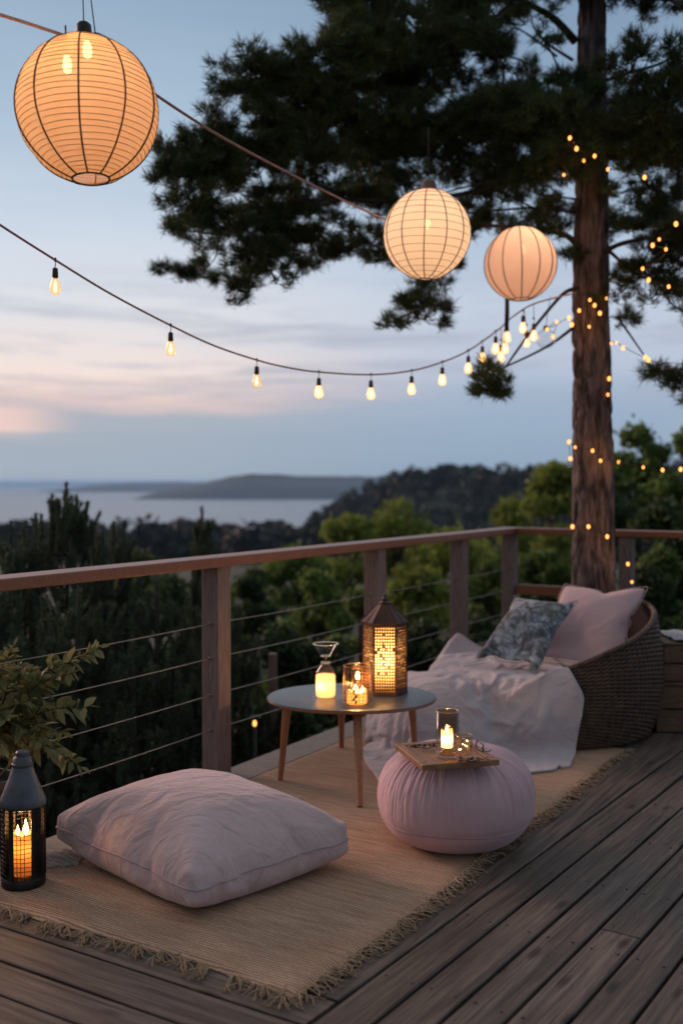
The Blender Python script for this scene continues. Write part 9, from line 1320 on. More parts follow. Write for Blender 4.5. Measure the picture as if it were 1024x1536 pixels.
  [8815,8,6,5,6,4,4,6,2,-3,-6,-7,1,5,10,10,12,11,11,11,13,6,0,6,8,11,10,10,9,12,15,15,14,13,12,11,11,12,11,10,11,11,13,15,17,27,15,14,7,7,7,-398,8,6,5,6,5,3,5,4,1,-3,-6,-1,4,7,9,11,11,11,10,10,10,6,8,11,12,12,11,10,13,14,12,11,11,10,11,11,12,11,12,12,13,15,17,18,17,20,11,7,8,7,-404,7,5,4,5,5,4,4,4,4,0,-2,-2,2,4,7,9,11,11,11,10,10,10,11,12,13,13,11,12,12,12,10,10,10,10,11,12,12,12,14,15,16,17,16,16,15,13,13,9,9,8,-407,4,3,4,2,3,4,4,5,5,4,0,0,1,2,4,8,10,11,11,11,10,11,11,13,13,14,12,12,12,11,10,10,11,10,11,12,12,15,18,18,18,17,14,13,13,12,12,11,10,9,-413,2,1,3,2,1,4,3,6,6,6,3,1,2,1,3,5,9,11,11,9,11,11,12,13,13,14,13,13,12,12,10,11,10,10,12,12,15,17,20,21,18,14,13,12,12,12,12,12,12,9,-425,0,1,3,1,2,1,6,6,8,7,3,3,3,3,3,4,8,11,6,11,8,13,12,13,14,14,14,13,13,12,11,11,10,11,13,14,18,18,16,21,19,14,12,12,12,13,12,12,12,11,-442,2,3,3,1,2,1,3,11,7,2,5,6,4,3,4,6,8,8,5,8,8,14,16,14,15,14,14,14,13,13,12,11,12,13,14,16,17,15,16,15,19,18,12,13,13,12,12,13,12,12,-458,4,4,3,2,2,1,2,5,14,1,2,7,7,4,3,8,7,7,7,8,10,13,18,16,14,14,14,13,14,13,12,12,14,14,14,16,15,16,17,17,19,15,13,13,13,13,12,13,12,12,-471,4,4,4,3,1,2,3,4,-2,14,0,11,7,2,7,8,8,9,9,10,12,15,15,16,13,12,13,13,14,12,12,15,14,14,13,19,19,20,19,17,15,11,12,13,13,13,13,12,9,7,-476,5,4,4,4,2,-1,6,-5,1,10,9,11,5,7,7,8,11,12,11,12,13,13,14,13,12,12,11,14,15,15,15,14,14,16,18,23,23,19,17,13,9,8,12,12,12,6,-1,-2,-5,-10,-421,5,5,4,4,3,0,1,1,-1,8,11,9,10,7,5,7,16,14,13,13,12,12,12,12,12,12,13,18,19,19,18,15,14,19,22,21,21,15,11,8,7,7,5,-3,-2,-8,-12,-17,1,8,-379,6,3,5,6,3,0,-2,3,2,3,14,10,6,7,8,7,16,17,13,13,12,13,13,12,14,12,17,22,25,21,19,14,15,19,20,18,16,12,7,-1,-10,-14,-23,-7,8,-16,-10,4,8,-2,-330,3,5,6,7,4,1,0,0,5,1,12,12,4,9,-5,19,17,16,14,14,13,13,14,13,9,15,22,23,25,21,19,16,18,20,19,16,7,-7,-19,-32,-23,-15,5,-17,16,-17,3,10,0,-12,-272,2,6,7,7,6,3,3,1,4,-1,6,16,7,5,-8,24,16,16,15,14,14,13,14,6,8,22,24,24,22,22,20,20,20,13,9,-8,-18,-38,-14,-27,-26,14,-17,25,-21,4,8,1,-3,-17,-215,3,5,7,7,9,6,3,2,3,-2,4,13,12,3,-12,24,19,16,16,15,13,13,14,9,-16,40,26,25,22,19,12,6,-16,14,9,-37,1,-18,-51,-24,-11,4,38,-2,-16,7,1,3,-15,23,-195,2,6,6,5,4,14,3,1,5,-2,2,12,10,0,-11,25,18,17,2,-8,15,21,13,5,-2,42,19,-3,13,32,-14,21,-19,2,22,-42,-22,12,-38,-47,-1,17,41,-9,-2,4,2,-12,16,10,-153,1,5,5,5,4,4,5,9,6,-20,2,22,9,1,-13,27,16,-18,-3,23,6,0,19,-7,36,20,-7,21,33,-3,22,-24,-14,-12,32,-3,-31,-38,2,-48,-5,12,43,4,-2,0,-3,-4,18,6,-107,0,2,5,4,5,3,6,11,0,-17,-12,26,11,1,-12,20,-25,-9,25,6,-12,17,-3,33,4,7,25,38,33,11,6,-16,-18,-27,-42,36,-26,5,-8,-43,-20,18,3,33,-5,4,0,-12,6,19,-62,-1,0,4,5,-2,13,6,17,-6,-17,-25,-20,39,5,2,-27,5,-12,20,5,-16,9,26,11,11,13,36,31,29,19,-24,-27,-39,-25,20,-23,31,-7,-35,14,-19,-16,13,1,20,-1,2,1,-14,26,-20,-4,-3,2,5,4,10,17,-49,49,-19,-21,-39,22,-19,-4,7,6,-13,2,13,-9,23,13,12,13,20,4,14,24,23,-46,-16,-1,16,-11,-1,-18,-7,9,-25,23,-7,-11,1,15,1,1,2,-14,22,20,-6,-6,-3,12,10,13,-44,9,-35,26,1,-37,-24,22,-1,-3,-1,-5,-3,-4,19,9,10,11,7,28,11,3,11,18,-2,-22,12,-2,-4,-6,-7,-11,-21,-11,-7,27,-2,-4,2,1,0,-1,-6,19,49,-6,-6,-6,-4,35,-41,0,-31,-3,-20,-11,16,-29,15,7,-8,-1,-2,-4,9,6,7,12,1,23,-25,25,2,21,14,37,-6,-26,4,-1,-10,-13,3,-3,-13,-15,-16,28,1,10,-1,-3,1,-9,6,83,-6,-6,-6,-13,19,-35,-39,-15,3,12,-23,19,-23,-10,15,-6,-2,-1,1,3,7,2,11,16,-41,6,9,32,33,25,4,14,-20,-24,14,-26,1,-3,-16,5,-7,-11,-13,28,14,5,-1,-5,2,15,92,-8,-6,-7,-14,-7,-54,11,-15,-18,-6,15,-22,9,-22,6,4,-3,-1,1,1,1,16,8,-29,17,7,-3,21,16,44,19,-6,-16,-30,12,-30,-16,-8,-5,-2,-2,-4,-1,1,11,20,15,12,10,3,109,-11,-2,-24,5,-55,-24,-7,15,-7,-20,-10,11,-6,-17,4,-2,-3,0,1,2,7,-10,-6,17,10,8,-2,1,17,46,18,-13,-8,-31,-8,-7,1,-14,0,-7,2,0,0,-1,-4,23,15,10,-27,-6,170,-13,-36,9,-52,-8,-1,-8,-17,-5,10,-11,-14,-2,-7,0,-2,-2,-1,2,3,2,-12,8,-7,18,-8,20,5,-2,44,-2,18,-28,-15,8,-5,-21,2,-13,7,-4,-5,-4,-9,20,-16,-1,38,-7,-20,197,-29,-35,-28,1,-6,-16,-9,1,-13,-9,-6,1,-6,-4,-4,-2,-2,0,2,3,-13,7,2,-16,3,9,24,11,-29,51,16,-12,0,-13,-15,-9,-4,12,-13,7,-6,-2,-8,-3,0,-1,6,-3,-7,-6,126,-9,39,-24,-27,24,-15,-14,1,-8,-8,-8,-9,-1,-4,-3,-3,-1,-1,4,-11,4,-4,6,-17,0,11,24,12,-36,0,19,44,-10,-14,-8,-13,-1,16,-10,-4,5,-4,-6,1,-4,1,8,-4,-9,-7,82,35,19,-12,-24,26,-13,-6,-13,-6,-1,-12,0,-9,1,-4,-2,-2,1,-8,2,1,-7,7,-13,-6,10,24,11,-37,-11,-1,19,44,-15,-4,-12,0,11,-3,-2,0,0,-4,2,-5,3,5,-9,-3,-7,89,1,-2,3,-1,10,17,-12,-6,-8,-10,-2,-7,-2,-6,1,-2,-2,-5,-1,0,-6,-3,-1,0,-7,7,7,18,-37,-1,0,-3,4,47,-12,-4,1,2,0,-1,-1,-1,-1,1,-1,2,-5,0,-2,-7,80,18,-24,6,18,2,1,9,-9,-9,-8,-1,-6,-6,-2,-1,-1,-2,-4,-5,-5,-3,-2,1,0,-6,1,4,-17,-3,4,0,-3,-1,5,40,-4,-2,2,0,-1,-2,-1,-1,2,0,0,-4,1,-2,-6,80,-6,1,2,20,7,-1,3,-3,-6,-9,-2,-5,-3,-3,-2,-3,-2,-5,-5,-7,-3,-5,-3,8,-4,-5,1,-28,11,5,-6,3,-2,6,6,30,-4,2,-2,1,0,-1,0,3,-2,2,-4,1,-1,-6,81,-2,1,1,8,4,3,15,-1,-7,-8,-3,-2,-3,-4,-7,-3,-3,-5,-6,-11,0,-5,-5,3,5,-5,-29,-8,15,6,-9,5,0,-1,6,22,-8,19,0,0,0,0,1,3,-2,-1,-1,1,-1,-5,86,-1,1,3,2,7,6,2,14,-7,-8,-4,-3,-3,-9,-6,-5,-3,-6,-10,-12,-14,10,-6,6,-5,-6,-19,-8,7,-9,11,8,1,-2,6,3,6,10,14,-1,-2,3,1,3,-4,-1,1,2,-2,-5,88,4,2,1,5,8,5,-1,2,-2,-2,-3,-4,-7,-7,-6,-3,-2,-7,-12,-16,-15,4,4,-2,-5,-7,-7,-8,-10,3,10,8,2,0,2,8,4,6,8,7,-3,3,3,0,-3,2,1,2,-3,-4,95,3,3,4,6,5,0,-21,5,9,7,0,-4,-7,-7,-7,-4,-4,-7,-11,-13,-14,-9,8,4,-6,-7,-9,-8,-10,0,3,13,2,0,-3,7,11,4,4,10,-6,8,5,-5,0,4,2,2,-3,-3,87,-10,10,10,12,7,-24,7,11,9,5,1,-3,-5,-7,-10,-9,-7,-8,-10,-10,-10,-7,-4,3,-1,-7,-12,-16,-1,-3,-4,9,12,0,-2,0,10,11,5,2,3,1,11,-4,-1,4,3,2,-1,-2,60,5,13,20,9,-22,11,14,10,6,3,-1,-1,-2,-5,-12,-13,-12,-9,-9,-9,-8,-8,-3,-8,-3,-12,-11,-3,-4,-3,-5,-1,12,12,-1,0,1,10,13,3,3,2,3,-2,4,3,3,3,0,0,44,15,18,18,-18,13,16,13,7,1,1,-1,-1,2,-6,-8,-15,-17,-9,-9,-9,-9,-9,-6,-8,-9,-10,-7,-2,-1,-8,-3,2,3,9,11,-2,3,1,9,15,4,1,4,-2,5,3,2,1,1,1,48,10,18,12,-8,19,1,13,10,2,1,0,1,-7,-5,-5,-8,-20,-8,-10,-8,-9,-10,-6,-13,-3,-14,-6,-5,-1,-7,1,2,2,4,7,7,1,5,2,12,15,-2,10,-1,3,1,0,0,1,1,52,8,9,10,10,-4,15,11,5,6,7,-2,6,-6,-7,-33,-9,1,-4,-10,-8,-9,-11,-5,-13,-12,-8,-7,-10,-1,1,2,1,3,2,7,7,-2,8,6,2,20,8,3,3,0,-1,0,-1,1,2,30,35,13,12,-18,13,14,6,6,7,4,9,-14,20,-20,-31,-1,-2,-8,-9,-10,-13,-2,-16,-3,-14,-13,-2,-11,0,0,1,2,2,3,2,5,4,6,7,5,5,17,8,1,-1,1,1,1,1,2,32,3,40,-21,13,15,2,7,9,5,13,-12,-2,25,-18,-25,-4,-7,0,-8,-9,-14,-12,-2,-9,-19,-16,-6,-5,0,5,1,2,2,2,2,5,4,6,6,5,6,5,13,7,1,2,0,3,2,1,32,-9,28,-12,26,11,1,3,6,12,10,-15,-1,24,-28,-3,-10,-3,-12,-4,-8,-6,-8,-2,-39,-8,-4,-8,1,-4,5,4,1,2,1,3,4,4,6,7,5,7,6,6,8,5,1,3,3,2,2,30,-9,-7,21,-5,26,19,-11,4,22,10,-20,-2,24,-32,-5,-3,-3,-7,2,-11,-11,-10,-21,-10,-13,-6,-1,-3,-1,4,3,3,1,2,2,4,4,6,7,7,7,7,4,5,3,4,5,2,3,3,32,-7,-14,-14,20,38,7,-14,3,29,-24,22,-11,24,-35,0,-9,-7,6,-26,-2,0,2,-20,-24,1,-5,-1,-2,-2,3,1,4,1,0,5,4,4,6,6,7,7,7,5,4,3,3,4,4,3,4,32,-12,-15,-8,4,35,-19,23,-5,29,-34,2,25,23,-34,-14,-1,-5,-8,7,-6,2,-46,9,-8,2,-12,2,1,-7,5,-5,11,-1,1,8,5,3,5,6,5,8,5,3,2,3,8,5,4,4,5,37,-16,-11,-12,-12,26,-21,27,2,24,-37,7,33,18,-28,-25,2,1,9,7,-5,-46,-2,0,-1,-4,-6,-1,1,-4,-3,-4,8,4,6,9,5,1,4,5,6,8,7,-1,2,6,6,6,4,4,6,35,-12,-13,-14,-16,-15,4,14,31,9,-37,13,33,12,-40,4,1,7,5,9,-47,-1,-3,-2,-1,-10,1,0,-3,-1,-4,-2,1,6,17,9,4,-1,1,3,4,7,4,0,5,6,6,6,4,6,8,22,-2,-13,-18,-15,-13,-6,14,30,0,-34,21,32,3,-36,22,0,6,-23,2,-11,-4,0,-1,-9,-1,0,-1,0,-2,-4,1,-1,6,17,13,1,-2,0,2,3,3,1,5,6,6,7,3,4,8,12,11,-7,-7,-16,-12,-13,-11,7,30,-10,-29,28,32,-25,-10,21,5,0,-1,-11,-8,-4,1,-1,-3,1,-8,4,1,-2,-3,-3,1,9,9,7,9,-2,1,2,2,1,3,5,4,8,3,3,7,11,16,7,-12,-11,-10,-12,-12,-14,-1,28,-30,-14,33,32,-30,8,17,8,6,-16,-7,-5,0,0,2,-3,-10,4,4,-1,-15,6,-3,7,7,7,7,0,7,0,2,2,3,2,4,4,4,3,7,8,14,21,-1,-14,-11,-10,-10,-11,-12,-5,15,-34,-12,34,28,-22,19,7,21,-9,-3,-5,-5,-1,-3,0,1,-11,6,-4,-1,-13,1,8,3,9,3,6,9,3,1,1,1,2,3,4,4,4,4,7,10,17,21,-8,-13,-11,-10,-10,-10,-10,-16,6,-28,-17,34,-18,30,17,15,22,1,-4,-5,-6,-4,-4,-4,-1,-36,-7,10,9,7,-11,19,3,10,3,12,5,3,2,0,0,2,4,-1,9,5,4,7,10,12,17,-4,-12,-12,-10,-10,-9,-10,-16,-9,-22,-18,18,-4,31,19,12,0,35,-1,-5,-6,-4,-5,-4,-21,-14,-9,-5,8,10,1,8,16,9,10,6,10,3,0,1,0,2,-4,4,7,5,5,6,9,7,6,10,-12,-10,-10,-11,-10,-14,-14,-14,-16,-17,-16,23,26,28,12,-13,4,10,31,-3,-4,-5,-5,-19,-14,-14,-2,9,5,4,4,16,17,8,6,12,3,0,-11,9,-3,-1,5,5,5,6,6,9,9,9,5,-10,-10,-10,-11,-13,-14,-13,-13,-14,-17,-20,10,33,27,16,-7,0,4,8,5,2,9,-19,-2,-10,-11,-3,2,11,1,4,13,20,12,5,3,6,-16,6,6,-6,4,6,2,7,8,7,5,14,16,-4,-10,-10,-10,-11,-15,-16,-13,-10,-13,-14,-22,0,27,33,19,0,4,5,7,4,1,-4,-8,-8,-2,-11,-10,10,6,-2,7,16,7,15,14,-11,6,-8,-2,2,9,6,4,6,8,6,6,2,14,5,10,-10,-10,-10,-15,-15,-13,-13,-11,-12,-22,-8,-13,21,32,23,13,1,1,4,6,4,1,-8,-8,-8,-3,-10,8,11,-1,4,8,12,6,7,7,-6,1,2,2,4,10,4,8,6,4,3,3,2,0,26,-10,-10,-14,-15,-10,-13,-13,-12,-21,-14,-4,-22,14,32,27,14,13,2,1,-1,-2,-1,-2,3,-8,-7,-5,-8,19,11,3,5,7,7,4,3,5,3,2,2,1,8,10,5,3,2,4,4,2,-1,25,-11,-12,-16,-12,-12,-9,-13,-19,-22,-5,-27,-4,-3,37,35,13,12,11,5,-2,-2,-2,0,-5,-3,-3,-5,-13,18,4,18,7,3,4,4,4,5,4,4,3,4,9,6,2,0,3,4,6,2,2,20,-12,-15,-14,-12,-14,-9,-16,-15,-21,-17,-12,-6,-12,37,32,5,7,11,15,8,3,2,-2,-2,-4,-6,-7,-10,-5,24,5,18,3,8,5,3,5,6,7,8,8,6,3,-6,0,3,4,8,2,4,19,-15,-14,-13,-13,-14,-14,-14,-17,-17,-23,-7,-2,-15,19,38,5,11,5,5,8,8,3,1,2,3,0,-6,-13,-11,8,25,15,8,7,6,4,5,6,8,13,9,5,-8,-5,3,3,2,6,6,5,20,-16,-13,-13,-12,-15,-16,-17,-17,-19,-28,0,3,-14,1,37,10,3,19,5,4,7,4,3,1,0,-3,-1,-21,1,0,21,4,22,13,10,8,5,6,8,10,5,5,-8,2,3,3,3,5,7,4,18,-15,-13,-12,-13,-15,-17,-17,-17,-25,-23,-22,30,-8,-50,32,25,20,12,13,9,10,4,5,2,0,-2,-4,-6,-12,-4,6,16,16,16,14,12,10,8,7,5,3,6,1,1,1,4,7,7,4,2],
